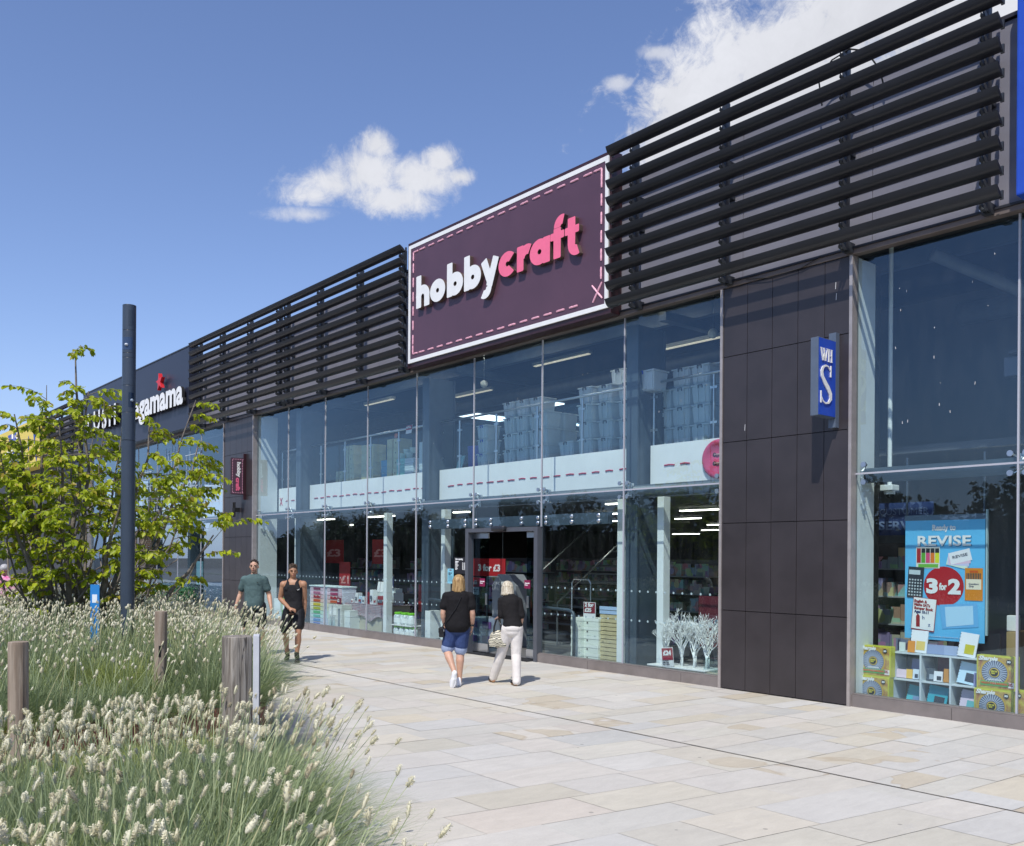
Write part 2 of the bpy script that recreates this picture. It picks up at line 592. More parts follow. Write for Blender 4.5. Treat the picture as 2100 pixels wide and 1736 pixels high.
p = t.n('ShaderNodeBsdfPrincipled', {'Base Color': base, 'Roughness': .62, 'Specular IOR Level': .35, 'Normal': bp})
t.n('ShaderNodeOutputMaterial', {'Surface': p})

rng = random.Random(11)
PAL = [(.62, .59, .53)] * 5 + [(.63, .61, .575)] * 6 + [(.61, .565, .46)] * 3 + [(.59, .575, .55)] * 4 + [(.625, .585, .50)] * 5 + [(.60, .545, .49)] + [(.555, .54, .51)]


def slabs(x0, x1, y0, y1, shear, wch, lch, seed):
    rg = random.Random(seed)
    vs, cs, rs, fs = [], [], [], []
    x = x0
    while x < x1:
        w = rg.choice(wch)
        y = y0 - rg.random() * .6
        while y < y1:
            l = rg.choice(lch) * rg.uniform(.9, 1.1)
            a, b = max(y, y0), min(y + l, y1)
            if b - a > .03:
                g = .0022
                c = rg.choice(PAL); c = tuple(v * .62 + u * .38 for v, u in zip(c, (.622, .592, .505))); j = rg.uniform(.95, 1.05); jj = rg.uniform(-.015, .015)
                r = (rg.random(), rg.random(), rg.random())
                n = len(vs)
                zz = rg.uniform(-.0012, .0012)
                for (px, py) in ((x + g, a + g), (x + w - g, a + g), (x + w - g, b - g), (x + g, b - g)):
                    vs.append((px + shear * (py - 5), py, zz))
                    cs.append((c[0] * j + jj, c[1] * j, c[2] * j - jj, 1)); rs.append((*r, 1))
                fs.append((n, n + 1, n + 2, n + 3))
            y += l
        x += w
    return vs, cs, rs, fs


VS, CS, RS, FS = [], [], [], []
for args in ((-70, 14, -1.6, 7.50, .16, (.44, .47, .52, .58, .6), (.62, .75, .9, 1.0, 1.15), 3),
             (-70, 14, 7.53, 11.2, .07, (.32, .38, .42, .45, .52), (.5, .62, .75, .9, 1.0), 5)):
    v, c, r, f = slabs(*args)
    n = len(VS)
    VS += v; CS += c; RS += r; FS += [tuple(i + n for i in q) for q in f]
me = D.meshes.new('pavement')
me.from_pydata(VS, [], FS)
me.materials.append(pave)
for nm, arr in (('slab', CS), ('rnd', RS)):
    a = me.color_attributes.new(nm, 'FLOAT_COLOR', 'POINT')
    a.data.foreach_set('color', np.array(arr, 'f').ravel())
ob = D.objects.new('pavement', me); COL.objects.link(ob); ob['kind'] = 'structure'
M['grout'] = mat('grout', (.48, .45, .39), .9, var=.3, vs=4)
MB().box(-70, 14, -1.6, 11.25, -.029, -.006).build('paving_bed', M['grout'], kind='structure')
MB().box(-70, 14, 7.507, 7.523, -.0055, -.003).build('drain_slot', mat('drain_dark', (.10, .085, .07), .8, var=.6, vs=3), kind='structure')

# car park opposite (only met in the reflections of the glass)
MB().box(-120, 40, -13.2, -11.5, -.03, .02).build('kerb_verge', mat('verge_green', (.05, .07, .025), .9, var=.4, vs=3), kind='structure')

# ================================================================== RETAIL BUILDING
GY = 11.22
GR = [-4.24 - 2.055 * i for i in range(-2, 19)]        # 2.055 m grid: -0.13, -2.185, -4.24, -6.295, -8.35 ... 
bld = empty('retail_building', (-20, 11.2, 0), 'long two storey glass fronted retail building with dark cladding piers', 'building')
# upper cladding band in panels, behind the louvres
mb = MB()
x = -42.0
while x < 3:
    mb.box(x + .004, x + 1.996, 11.14, 11.20, 6.03, 8.19)
    x += 2.0
mb.build('cladding_band', M['band'], bld)
MB().box(-42, 3, 11.205, 11.30, 5.99, 8.2).build('band_backing', M['black'], bld)
mb = MB()
mb.box(-42, 3, 11.10, 11.34, 8.205, 8.25)
mb.build('parapet_capping', M['clad'], bld)
mb = MB()
mb.box(-60, 3.2, 11.305, 34, 8.0, 8.15)
mb.build('roof', M['ceil_in'], bld)
mb = MB()
mb.box(-42, 3, 11.10, 11.24, 5.955, 6.02)
mb.build('window_head_trim', M['trim'], bld)
mb = MB()
mb.box(-42, 3, 11.08, 11.20, 6.022, 6.05)
mb.build('drip_flashing', M['fin'], bld)


def pier(x0, x1, xs, zs, name='cladding_pier'):
    mb = MB()
    xx = [x0] + xs + [x1]; zz = [.01] + zs + [5.95]
    for i in range(len(xx) - 1):
        for j in range(len(zz) - 1):
            mb.box(xx[i] + .004, xx[i + 1] - .004, 11.12, 11.16, zz[j] + .005, zz[j + 1] - .005)
    o = mb.build(name, M['clad'], bld)
    b = MB().box(x0 + .003, x1 - .003, 11.165, 11.9, 0.0, 5.95).build('pier_backing', M['black'], o)
    return o


pier(-8.33, -6.28, [-7.9, -7.48, -7.07, -6.66], [1.17, 2.46, 3.66, 4.93])
pier(-26.85, -24.76, [-26.4, -25.95, -25.55, -25.15], [1.17, 2.46, 3.66, 4.93])
pier(-43.3, -41.3, [-42.6, -42.0], [1.17, 2.46, 3.66, 4.93])

UNITS = [(-24.74, -8.36), (-6.26, 1.9), (-41.2, -26.88)]
mull = lambda a, b: [g for g in GR if a + .4 < g < b - .4]
for (a, b) in UNITS:
    xs = [a] + sorted(mull(a, b)) + [b]
    e = .018
    for (z0, z1) in ((.17, 3.058), (3.082, 5.95)):
        for i in range(len(xs) - 1):
            x0, x1 = xs[i] + .012, xs[i + 1] - .012
            if a == -24.74 and z0 < 1 and -14.7 < (x0 + x1) / 2 < -12.3:
                continue
            zb = z0
            if a == -24.74 and z0 < 1 and -16.5 < (x0 + x1) / 2 < -14.3:
                pass
            MB().quad((x0, GY, zb), (x1, GY, zb), (x1, GY, z1), (x0, GY, z1)).build('window_pane', M['glass'], bld, recalc=False)
    mb = MB()
    for g in xs[1:-1]:
        if a == -24.74 and -14.7 < g < -12.3:
            mb.box(g - .011, g + .011, 11.205, 11.235, 2.5, 5.95)
        else:
            mb.box(g - .011, g + .011, 11.205, 11.235, .17, 5.95)
    mb.box(a, b, 11.212, 11.228, 3.0585, 3.0815)
    mb.build('glass_joint', M['joint'], bld)
    for x in (a - .012, b + .012):
        MB().box(x - .022, x + .022, 11.10, 11.26, .0, 5.95).build('window_jamb', M['edge'], bld)
    spans = [(a + .012, -14.66), (-12.46, b - .012)] if a == -24.74 else [(a + .012, b - .012)]
    for (s0, s1) in spans:
        mb = MB()
        mb.box(s0, s1, 11.14, 11.34, 0.0, .15)
        mb.box(s0, s1, 11.16, 11.30, .151, .168)
        mb.build('window_sill', M['sill'], bld)
        mb = MB()
        xx = s0 + 1.3
        while xx < s1:
            mb.box(xx, xx + .004, 11.1385, 11.142, .005, .148); xx += 2.055
        if mb.v: mb.build('sill_joint', M['black'], bld, kind='stuff')
    # glazing fittings (bolted spiders) behind and through the joints
    for g in xs:
        if a == -24.74 and -14.7 < g < -12.3: pass
        endp = g in (a, b)
        offs = [(.085)] if g == a else ([-.085] if g == b else [-.085, .085])
        mb = MB()
        for dx in offs:
            for dz in (-.115, .115):
                c = (g + dx * (1.5 if endp else 1), 0, 3.07 + dz)
                mb.cyl((c[0], GY - .028, c[2]), (c[0], GY - .004, c[2]), .036, .036, 14)
                mb.tube([(c[0], GY + .004, c[2]), (c[0], GY + .06, c[2]), (g, GY + .14, 3.07 + dz * .35)], .013, 6)
        mb.box(g - .05, g + .05, GY + .14, GY + .19, 2.95, 3.19)
        mb.build('glass_fitting', M['silver'], bld)
    # transom tube behind the glass
    MB().cyl((a, 11.47, 3.06), (b, 11.47, 3.06), .1, .1, 16).build('transom_tube', M['column'], bld, smooth=True)

# side walls / linings at the ends of each unit
def lining(x0, x1, y1, z0=.02, z1=5.95):
    MB().box(x0, x1, 11.27, y1, z0, z1).build('side_lining', M['wallin'], bld)


lining(-24.95, -24.74, 11.86)
lining(-8.36, -8.2, 11.6)
lining(-6.45, -6.262, 11.72)
lining(-27.1, -26.9, 11.9)
# steel columns right behind the glass
for x in (-22.95, -16.80, -10.60, -4.15):
    mb = MB()
    mb.box(x - .13, x + .13, 11.62, 11.66, .03, 5.93)
    mb.box(x - .10, x + .10, 11.66, 12.30, .03, 5.93)
    mb.box(x - .13, x + .13, 12.30, 12.34, .03, 5.93)
    mb.build('steel_column', M['column'], bld)
for x in (-31.0, -35.1, -39.2):
    MB().box(x - .12, x + .12, 11.62, 12.1, .03, 5.93).build('steel_column', M['column'], bld)
for x in (-23.40, -18.74, -16.37, -11.05, -10.13):
    MB().cbox(x, x + .14, 11.75, 11.92, .03, 2.97, .006).build('white_post', M['wallin'], bld)

# floors, slab, walls of the interior
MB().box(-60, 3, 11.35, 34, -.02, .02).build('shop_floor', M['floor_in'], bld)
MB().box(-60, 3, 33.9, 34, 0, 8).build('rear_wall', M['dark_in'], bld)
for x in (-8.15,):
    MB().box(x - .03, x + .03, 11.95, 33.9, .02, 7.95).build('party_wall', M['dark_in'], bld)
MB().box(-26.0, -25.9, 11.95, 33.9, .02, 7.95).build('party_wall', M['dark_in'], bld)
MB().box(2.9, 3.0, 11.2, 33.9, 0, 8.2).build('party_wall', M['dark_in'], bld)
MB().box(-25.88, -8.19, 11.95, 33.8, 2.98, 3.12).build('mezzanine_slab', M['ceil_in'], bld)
# white fascia with stitches, in panels
fs_ = empty('mezzanine_fascia', (-16, 11.9, 3.1), parent=bld)
for (a, b) in ((-24.72, -23.10), (-22.80, -20.0), (-19.995, -16.95), (-16.65, -14.85), (-14.845, -12.95), (-12.945, -10.75), (-10.42, -8.22)):
    MB().box(a, b, 11.90, 11.94, 3.135, 3.87).build('fascia_panel', M['fascia'], fs_)
mb = MB()
rg = random.Random(4)
x = -24.25
while x < -9.6:
    l = .20 + rg.uniform(-.02, .02); dz = rg.uniform(-.012, .012)
    if not any(abs(x + .1 - c) < .27 for c in (-22.95, -16.8, -10.6)):
        mb.tube([(x, 11.893, 3.50 + dz), (x + l * .5, 11.893, 3.507 + dz), (x + l, 11.893, 3.50 + dz * .5)], .013, 6)
    x += .345
for s in (-1, 1):
    mb.tube([(-24.55 - .07 * s, 11.893, 3.38), (-24.55 + .07 * s, 11.893, 3.60)], .012, 6)
mb.build('stitch_line', M['reddash'], fs_)

# upper ceiling with beams and ducts
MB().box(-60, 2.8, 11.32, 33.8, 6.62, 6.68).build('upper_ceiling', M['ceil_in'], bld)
mb = MB()
for y in (13.2, 16.5, 20, 24, 29):
    mb.box(-41, 2, y, y + .14, 6.32, 6.60)
for x in (-22.9, -16.8, -10.6, -4.2, -31):
    mb.box(x - .08, x + .08, 12.4, 33, 6.15, 6.31)
mb.build('roof_beam', M['column'], bld)
M['duct'] = mat('duct', (.16, .19, .24), .5, var=.1)
MB().tube([(-25.8, 14.8, 6.0), (-15, 14.8, 6.0), (-8.3, 14.8, 6.0)], .16, 14).build('air_duct', M['duct'], bld, smooth=True)
MB().tube([(-6.2, 14.2, 5.7), (2, 14.2, 5.7)], .18, 14).build('air_duct', M['duct'], bld, smooth=True)
MB().tube([(-5.9, 12.6, 6.2), (-4.6, 14.6, 5.4), (-4.4, 17, 5.0)], .09, 10).build('air_duct', M['duct'], bld, smooth=True)
for (x, y) in ((-17.7, 18), (-13.9, 17.6), (-20.6, 18.2), (-22.6, 23), (-16.4, 24), (-25, 29), (-11.4, 21), (-10.2, 18.2), (-23.9, 19.0)):
    MB().box(x - .5, x + .5, y - .8, y + .8, 6.58, 6.61).build('rooflight', M['roofl'], bld)

# low back walls that close the far part
MB().box(-60, -43.3, 11.2, 11.4, 0, 6.2).build('far_front_wall', M['dark_in'], bld)
MB().box(-60, -42, 11.3, 11.5, 6.2, 8.1).build('far_band', M['band'], bld)

# ------------------------------------------------------------------ entrance
door = empty('entrance_doors', (-13.55, 11.2, 0), parent=bld)
mb = MB()
mb.box(-14.655, -14.555, 11.12, 11.26, 0, 2.50)
mb.box(-12.56, -12.46, 11.12, 11.26, 0, 2.50)
mb.box(-14.554, -12.561, 11.12, 11.26, 2.42, 2.50)
mb.build('door_frame', M['grey'], door)
# transom glass above the doorway
MB().quad((-14.60, GY, 2.505), (-12.40, GY, 2.505), (-12.40, GY, 3.056), (-14.60, GY, 3.056)).build('window_pane', M['glass'], bld, recalc=False)
for (x0, x1, hx) in ((-14.55, -14.08, -14.13), (-12.92, -12.565, -12.87)):
    lf = MB().box(x0, x1, 11.27, 11.283, .20, 2.30).build('door_leaf', glass_mat('door_glass', (.45, .55, .58), 2.0, .045) if hx < -14 else D.materials['door_glass'], door)
    for (za, zb_) in ((.03, .198), (2.302, 2.415)): MB().box(x0, x1, 11.262, 11.292, za, zb_).build('door_rail', M['silver'], lf)
    MB().cbox(hx - .025, hx + .03, 11.245, 11.262, .98, 1.2, .006).build('door_handle', M['silver'], lf)
mb = MB(); mb.box(-14.5, -12.6, 11.0, 11.34, .001, .012); mb.build('threshold', M['black'], door)
# bolted portal beam behind glass and sensor
pb = MB().box(-16.1, -10.85, 11.30, 11.42, 2.52, 2.72).build('door_beam', M['column'], bld)
for x in (-16.02, -15.38, -14.78, -14.42, -13.95, -13.02, -12.55, -12.33, -11.65, -10.98):
    for z in (2.57, 2.665):
        MB().lathe([(.002, GY - .035), (.022, GY - .033), (.036, GY - .024), (.04, GY - .006)], (x, 0, z), 14, 'y').build('beam_bolt', M['silver'], pb, smooth=True)
MB().cbox(-13.72, -13.34, 11.02, 11.12, 2.43, 2.53, .03).build('door_sensor', M['fin'], door, smooth=True)
# manifestation dots etched on the glass
mb = MB()
for (a, b) in ((-24.5, -14.75), (-12.35, -8.45)):
    x = a
    while x < b:
        for z in (.90, 1.385):
            mb.lathe([(.019, GY - .0045), (.019, GY - .0035)], (x, 0, z), 12, 'y')
        x += .178
M['dot'] = mat('frosted_dot', (.30, .42, .44), .6)
mb.build('glass_dots', M['dot'], bld, kind='stuff')

# ------------------------------------------------------------------ louvre screens
def louvre(x0, x1, ztop, n, brx, label, pitch=.2759, rx=None):
    r = empty('louvre_screen', ((x0 + x1) / 2, 10.9, 6.0), label, 'louvre screen', 'louvre screens on the upper facade')
    for k in range(n):
        z = ztop - pitch * k
        prof = []
        for i in range(9):                       # lower, convex face
            u = i / 8
            prof.append((10.66 + .15 * u - .020 * math.sin(math.pi * u), z - .122 * u - .038 * math.sin(math.pi * u)))
        for i in range(7, 0, -1):
            u = i / 8
            prof.append((10.66 + .15 * u + .008 * math.sin(math.pi * u), z - .122 * u + .010 * math.sin(math.pi * u)))
        o = MB().prism(prof, x0, x1).build('fin', M['fin'], r)
        for xx in (x0 + .015, x1 - .015):
            MB().box(xx - .018, xx + .018, 10.815, 10.84, z - .13, z - .03).build('fin_clip', M['bracket'], o)
    for bx in brx:
        mb = MB()
        zt, zb = ztop - .02, ztop - pitch * (n - 1) - .18
        mb.box(bx - .035, bx + .035, 10.905, 10.915, zb, zt)
        mb.box(bx + .027, bx + .035, 10.916, 11.0, zb, zt)
        mb.box(bx - .035, bx - .027, 10.916, 11.0, zb, zt)
        for k in range(n):
            z = ztop - pitch * k
            for dx in (-.02, .025):
                mb.obox((bx + dx, 10.865, z - .15), (.004, 0, 0), (0, .045, -.018), (0, .008, .03))
        for z in (zb + .06, zt - .9, (zb + zt) / 2):
            mb.box(bx - .07, bx + .035, 11.001, 11.135, z - .06, z + .06)
        b = mb.build('bracket', M['bracket'], r)
        mb = MB()
        for k in range(n):
            z = ztop - pitch * k
            for dx in (-.03,):
                mb.cyl((bx + dx - .01, 10.89, z - .165), (bx + dx - .01, 10.905, z - .165), .011, .011, 8)
        mb.cyl((bx - .02, 10.885, zb + .03), (bx - .02, 10.905, zb + .03), .016, .016, 8)
        mb.build('bolt', M['silver'], b)
    return r


louvre(-10.35, -4.275, 8.636, 10, (-9.94, -8.175, -6.27, -4.51), 'large charcoal louvre screen above the right hand windows, cut by a white cloud behind')
louvre(-28.63, -16.44, 8.62, 10, (-28.3, -26.5, -24.55, -22.7, -22.24, -20.42, -18.5, -16.7), 'long charcoal louvre screen between the plum sign and the navy wall')
louvre(-47.3, -41.3, 8.5, 9, (-46.7, -44.9, -43.1, -41.6), 'distant charcoal louvre screen behind the tree beside the yellow sign')
mb = MB()
mb.tube([(-6.62, 10.95, 8.0), (-6.66, 10.93, 8.35), (-6.45, 10.9, 8.52), (-6.2, 10.9, 8.56), (-6.0, 10.95, 8.47), (-5.85, 11.0, 8.2), (-5.8, 11.05, 7.95)], .011, 6)
mb.build('cable', M['black'], label='thin black cable looping out above the right louvre screen', cat='cable')
mb = MB()
mb.tube([(-7.9, 11.08, 6.0), (-7.5, 11.09, 5.93), (-7.0, 11.09, 5.95), (-6.7, 11.08, 6.03)], .006, 5)
mb.build('cable', M['black'], label='thin sagging cable across the top of the dark pier', cat='cable')

# ------------------------------------------------------------------ main sign
sg = empty('shop_sign', (-13.4, 10.85, 5.98), 'large plum sign board with white and pink raised lettering above the entrance', 'sign')
mb = MB()
mb.box(-16.43, -10.41, 10.875, 11.13, 5.98, 8.665)
mb.build('sign_box', M['plumedge'], sg)
mb = MB()
x0, x1, z0, z1, w = -16.37, -10.45, 6.07, 8.59, .077
mb.box(x0, x1, 10.845, 10.872, z0, z0 + w); mb.box(x0, x1, 10.845, 10.872, z1 - w, z1)
mb.box(x0, x0 + w, 10.845, 10.872, z0 + w, z1 - w); mb.box(x1 - w, x1, 10.845, 10.872, z0 + w, z1 - w)
mb.build('sign_border', M['whitel'], sg)
MB().box(x0 + w, x1 - w, 10.852, 10.871, z0 + w, z1 - w).build('sign_face', M['plum'], sg)
mb = MB()
rg = random.Random(9)
def dash(a, b):
    a, b = Vector(a), Vector(b)
    mid = (a + b) / 2 + Vector((0, 0, rg.uniform(-.004, .004)))
    mb.tube([a, a.lerp(mid, .5), mid, mid.lerp(b, .5), b], [.014, .019, .017, .02, .015], 6)
yf, XL, XR, ZB, ZT = 10.849, -16.19, -10.61, 6.25, 8.42
for k in range(1, 17):
    x = XL + k * (XR - XL) / 17
    dash((x - .1, yf, ZT), (x + .1, yf, ZT))
    if k < 16: dash((x - .1, yf, ZB), (x + .1, yf, ZB))
for k in range(1, 7):
    z = ZB + k * .305
    dash((XL, yf, z - .1), (XL, yf, z + .1)); dash((XR, yf, z + .02), (XR, yf, z + .22))
for (cx, cz, sx, sz) in ((XL, ZT, 1, -1), (XR, ZT, -1, -1), (XL, ZB, 1, 1)):
    dash((cx, yf, cz), (cx + .18 * sx, yf, cz)); dash((cx, yf, cz), (cx, yf, cz + .18 * sz))
dash((XR - .19, yf, ZB - .03), (XR + .02, yf, ZB + .27)); dash((XR - .21, yf, ZB + .26), (XR + .03, yf, ZB))
mb.build('stitch_border', M['dash'], sg)

# the word, drawn as heavy round letters in x-height units
RB = .045
def bar(X, Y, x0, y0, x1, y1, w):
    dx, dy = x1 - x0, y1 - y0; L = math.hypot(dx, dy); ux, uy = dx / L, dy / L
    px, py = X - (x0 + x1) / 2, Y - (y0 + y1) / 2
    a = np.abs(px * ux + py * uy) - L / 2 + RB; b = np.abs(-px * uy + py * ux) - w / 2 + RB
    return np.hypot(np.maximum(a, 0), np.maximum(b, 0)) + np.minimum(np.maximum(a, b), 0) - RB
def ring(X, Y, cx, cy, r, w, sx=1.0):
    return np.abs(np.hypot((X - cx) / sx, Y - cy) - r) - w / 2
def arc(X, Y, cx, cy, r, w, a0, a1, sx=1.0):
    """ring part; clipped to the angular range (degrees, ccw)"""
    d = ring(X, Y, cx, cy, r, w, sx)
    am = math.radians((a0 + a1) / 2); ha = math.radians((a1 - a0) / 2)
    an = np.angle(np.exp(1j * (np.arctan2(Y - cy, (X - cx) / sx) - am)))
    k = (np.abs(an) - ha) * r
    return np.maximum(d, k)
U = np.minimum
SW = .40
OV = 1.13
RR = .30
def l_h(X, Y, o):
    d = bar(X, Y, o + SW / 2, 0, o + SW / 2, 1.47, SW)
    d = U(d, arc(X, Y, o + .52, .5, RR, SW, 0, 180, 1.08)); return U(d, bar(X, Y, o + .845, 0, o + .845, .52, SW * 1.03))
def l_o(X, Y, o): return ring(X, Y, o + .575, .5, RR, SW, OV * 1.02)
def l_b(X, Y, o): return U(bar(X, Y, o + SW / 2, 0, o + SW / 2, 1.47, SW), ring(X, Y, o + .60, .5, RR, SW, OV))
def l_y(X, Y, o):
    d = U(bar(X, Y, o + .19, 1.0, o + .60, .10, SW), bar(X, Y, o + 1.0, 1.0, o + .55, -.13, SW))
    return U(d, arc(X, Y, o + .27, -.15, .27, SW * .88, 235, 372, 1.0))
def l_c(X, Y, o): return arc(X, Y, o + .57, .5, RR, SW, 44, 316, OV)
def l_r(X, Y, o): return U(bar(X, Y, o + SW / 2, 0, o + SW / 2, 1.0, SW), arc(X, Y, o + .60, .46, .34, SW, 60, 180))
def l_a(X, Y, o): return U(ring(X, Y, o + .56, .5, RR, SW, OV), bar(X, Y, o + .96, 0, o + .96, 1.0, SW))
def l_f(X, Y, o):
    d = bar(X, Y, o + .36, 0, o + .36, 1.15, SW); d = U(d, arc(X, Y, o + .62, 1.16, .26, SW * .92, 72, 180))
    return U(d, bar(X, Y, o - .02, .86, o + .74, .86, .28))
def l_t(X, Y, o):
    d = bar(X, Y, o + .32, .3, o + .32, 1.33, SW); d = U(d, arc(X, Y, o + .58, .33, .26, SW * .95, 180, 292))
    return U(d, bar(X, Y, o - .04, .86, o + .72, .86, .28))
XH = .461
def word(fns):
    def f(X, Y):
        d = None
        for fn, o in fns:
            q = fn(X, Y, o); d = q if d is None else np.minimum(d, q)
        return d
    return f
BX, BZ = -15.95, 7.144
W1 = [(l_h, 0), (l_o, 1.10), (l_b, 2.38), (l_b, 3.62), (l_y, 4.78)]
W2 = [(l_c, 5.94), (l_r, 7.10), (l_a, 7.88), (l_f, 9.08), (l_t, 9.90)]
def place_sign(x, y, d): return (BX + x * XH, 10.762 + d, BZ + y * XH)
sdf_mesh('white_letters', word(W1), -.1, 6.2, -.65, 1.65, .022, place_sign, .088, [M['whitel'], M['brownside']], sg, 1)
sdf_mesh('pink_letters', word(W2), 5.8, 11.0, -.65, 1.65, .022, place_sign, .088, [M['pink'], M['brownside']], sg, 1)

# ------------------------------------------------------------------ blade signs
def blade(name, xr, th, y0, y1, z0, z1, face, side, label, brk=(.12, .30)):
    r = empty(name, (xr - th / 2, 11.0, z0), label, 'sign')
    MB().cbox(xr - th, xr - .004, y0, y1, z0, z1, .006).build('sign_body', side, r)
    f = MB().box(xr - .003, xr, y0 + .01, y1 - .004, z0 + .012, z1 - .008).build('sign_face', face, r)
    MB().box(xr - th * .9, xr + .0, y1 + .002, 11.118, z0 - brk[0], z1 + brk[0]).build('wall_bracket', side, r)
    return r


M['signgrey'] = mat('sign_grey', (.10, .13, .18), .4, var=.05)
bs = blade('blade_sign', -6.44, .115, 10.61, 11.03, 3.81, 4.83, M['blue'], M['signgrey'], 'blue and grey projecting sign with white letters on the dark pier')
F_ = 'side'
# WH small and a tall serif S
def serif(X, Y):
    d = None
    def add(q):
        nonlocal d
        d = q if d is None else np.minimum(d, q)
    return d
def fn_S(X, Y):
    # tall S: two arcs joined by a thick diagonal
    d = None
    pts = [(.80, 1.93), (.62, 2.14), (.42, 2.16), (.22, 2.04), (.12, 1.80), (.16, 1.52), (.36, 1.22), (.62, .92), (.82, .60), (.84, .32), (.68, .10), (.44, .03), (.24, .12), (.10, .36)]
    wd = [.05, .06, .09, .13, .17, .20, .25, .27, .23, .17, .12, .08, .06, .05]
    for i in range(len(pts) - 1):
        (ax, ay), (bx, by) = pts[i], pts[i + 1]
        vx, vy = bx - ax, by - ay
        tt = np.clip(((X - ax) * vx + (Y - ay) * vy) / (vx * vx + vy * vy), 0, 1)
        q = np.hypot(X - ax - tt * vx, Y - ay - tt * vy) - (wd[i] * (1 - tt) + wd[i + 1] * tt) / 2
        d = q if d is None else np.minimum(d, q)
    d = np.minimum(d, bar(X, Y, .83, 1.55, .85, 2.2, .07)); d = np.minimum(d, bar(X, Y, .07, .02, .07, .70, .07))
    return d
global_RB = RB
RB = .008
def fn_WH(X, Y):
    d = bar(X, Y, .06, 1, .28, 0, .12)
    for q in ((.28, 0, .46, .9, .05), (.36, 1, .56, 0, .12), (.56, 0, .74, 1, .05), (.92, 0, .92, 1, .11), (1.22, 0, 1.22, 1, .11), (.92, .5, 1.22, .5, .05),
              (-.02, 1, .16, 1, .05), (.30, 1, .46, 1, .05), (.66, 1, 1.0, 1, .05), (1.14, 1, 1.32, 1, .05), (.84, 0, 1.0, 0, .05), (1.14, 0, 1.32, 0, .05)):
        d = np.minimum(d, bar(X, Y, *q))
    return d
def place_b(k, y0, z0):
    return lambda x, y, dd: (-6.437 + .012 - dd, y0 + x * k[0], z0 + y * k[1])
sdf_mesh('letters', fn_WH, -.1, 1.4, -.1, 1.1, .016, place_b((.215, .16), 10.645, 4.53), .012, [M['whitel']], bs)
sdf_mesh('letters', fn_S, -.1, 1.0, -.1, 2.35, .02, place_b((.30, .232), 10.64, 3.97), .012, [M['whitel']], bs)
RB = global_RB
bs2 = blade('blade_sign', -25.22, .07, 10.66, 11.03, 3.68, 4.74, M['plum'], M['plumedge'], 'plum projecting sign with vertical white and pink letters on the far pier', (.14, .3))
mb = MB()
for z in np.arange(3.74, 4.7, .075):
    for y in (10.70, 11.0): mb.box(-25.219, -25.216, y - .006, y + .006, z, z + .045)
for y in np.arange(10.71, 11.0, .07):
    for z in (3.73, 4.70): mb.box(-25.219, -25.216, y, y + .04, z - .006, z + .006)
mb.build('stitch_border', M['dash'], bs2)
text('letters', 'hobby', .2, M['whitel'], bs2, (-25.214, 10.80, 4.62), bold=.012, rot='side_down', width=.44, height=.15)
text('letters', 'craft', .2, M['pink'], bs2, (-25.214, 10.80, 4.165), bold=.012, rot='side_down', width=.38, height=.13)
# up and down wall lamp below the far blade sign
mb = MB()
for dx in (-.05, .05): mb.cyl((-25.75 + dx, 10.98, 3.05), (-25.75 + dx, 10.98, 3.48), .022, .022, 10)
mb.box(-25.83, -25.67, 10.96, 11.118, 3.20, 3.32)
mb.build('wall_lamp', M['black'], label='small black up and down wall lamp below the plum blade sign', cat='lamp')
# blue fascia sign at the right edge
r = empty('fascia_sign', (-2.0, 10.9, 6.0), 'big blue fascia sign cut by the right edge of the photo', 'sign')
MB().cbox(-4.10, 1.6, 10.72, 11.13, 5.98, 8.75, .02).build('sign_box', M['blue'], r)
mb = MB(); mb.box(-3.98, 1.5, 10.705, 10.718, 6.12, 8.63); mb.build('sign_face', mat('sign_blue_face', (.03, .14, .62), .3, var=.04), r)

# ------------------------------------------------------------------ navy wall with two shop names
nw = empty('sign_wall', (-34.9, 10.9, 6.0), 'navy sign wall with raised white shop names behind the lamp column', 'sign wall')
MB().box(-40.87, -28.92, 10.8, 11.13, 6.02, 8.60).build('wall_panel', M['navy'], nw)
MB().box(-40.9, -28.9, 10.78, 11.16, 8.603, 8.64).build('wall_capping', M['bracket'], nw)
text('shop_name', 'LUSH', 1.0, None, nw, (-39.48, 10.66, 6.80), width=3.7, height=.83, ext=.07, bold=.025, spacing=1.35, mats=[M['whitel'], M['black']])
text('shop_name', 'wagamama', 1.0, None, nw, (-34.75, 10.68, 6.50), width=5.75, height=.86, ext=.05, bold=.035, mats=[M['whitel'], M['black']])
bm = bmesh.new()
pts = []
for i in range(10):
    a = math.pi / 2 + .15 + i * math.pi / 5; rr = .30 if i % 2 == 0 else .115
    pts.append((math.cos(a) * rr, math.sin(a) * rr))
vs = [(-31.12 + px, 10.60, 7.75 + pz) for px, pz in pts] + [(-31.12 + px, 10.72, 7.75 + pz) for px, pz in pts]
MB().add(vs, [tuple(range(10)), tuple(range(19, 9, -1))] + [(i, (i + 1) % 10, 10 + (i + 1) % 10, 10 + i) for i in range(10)]).build('star_emblem', M['redstar'], nw)

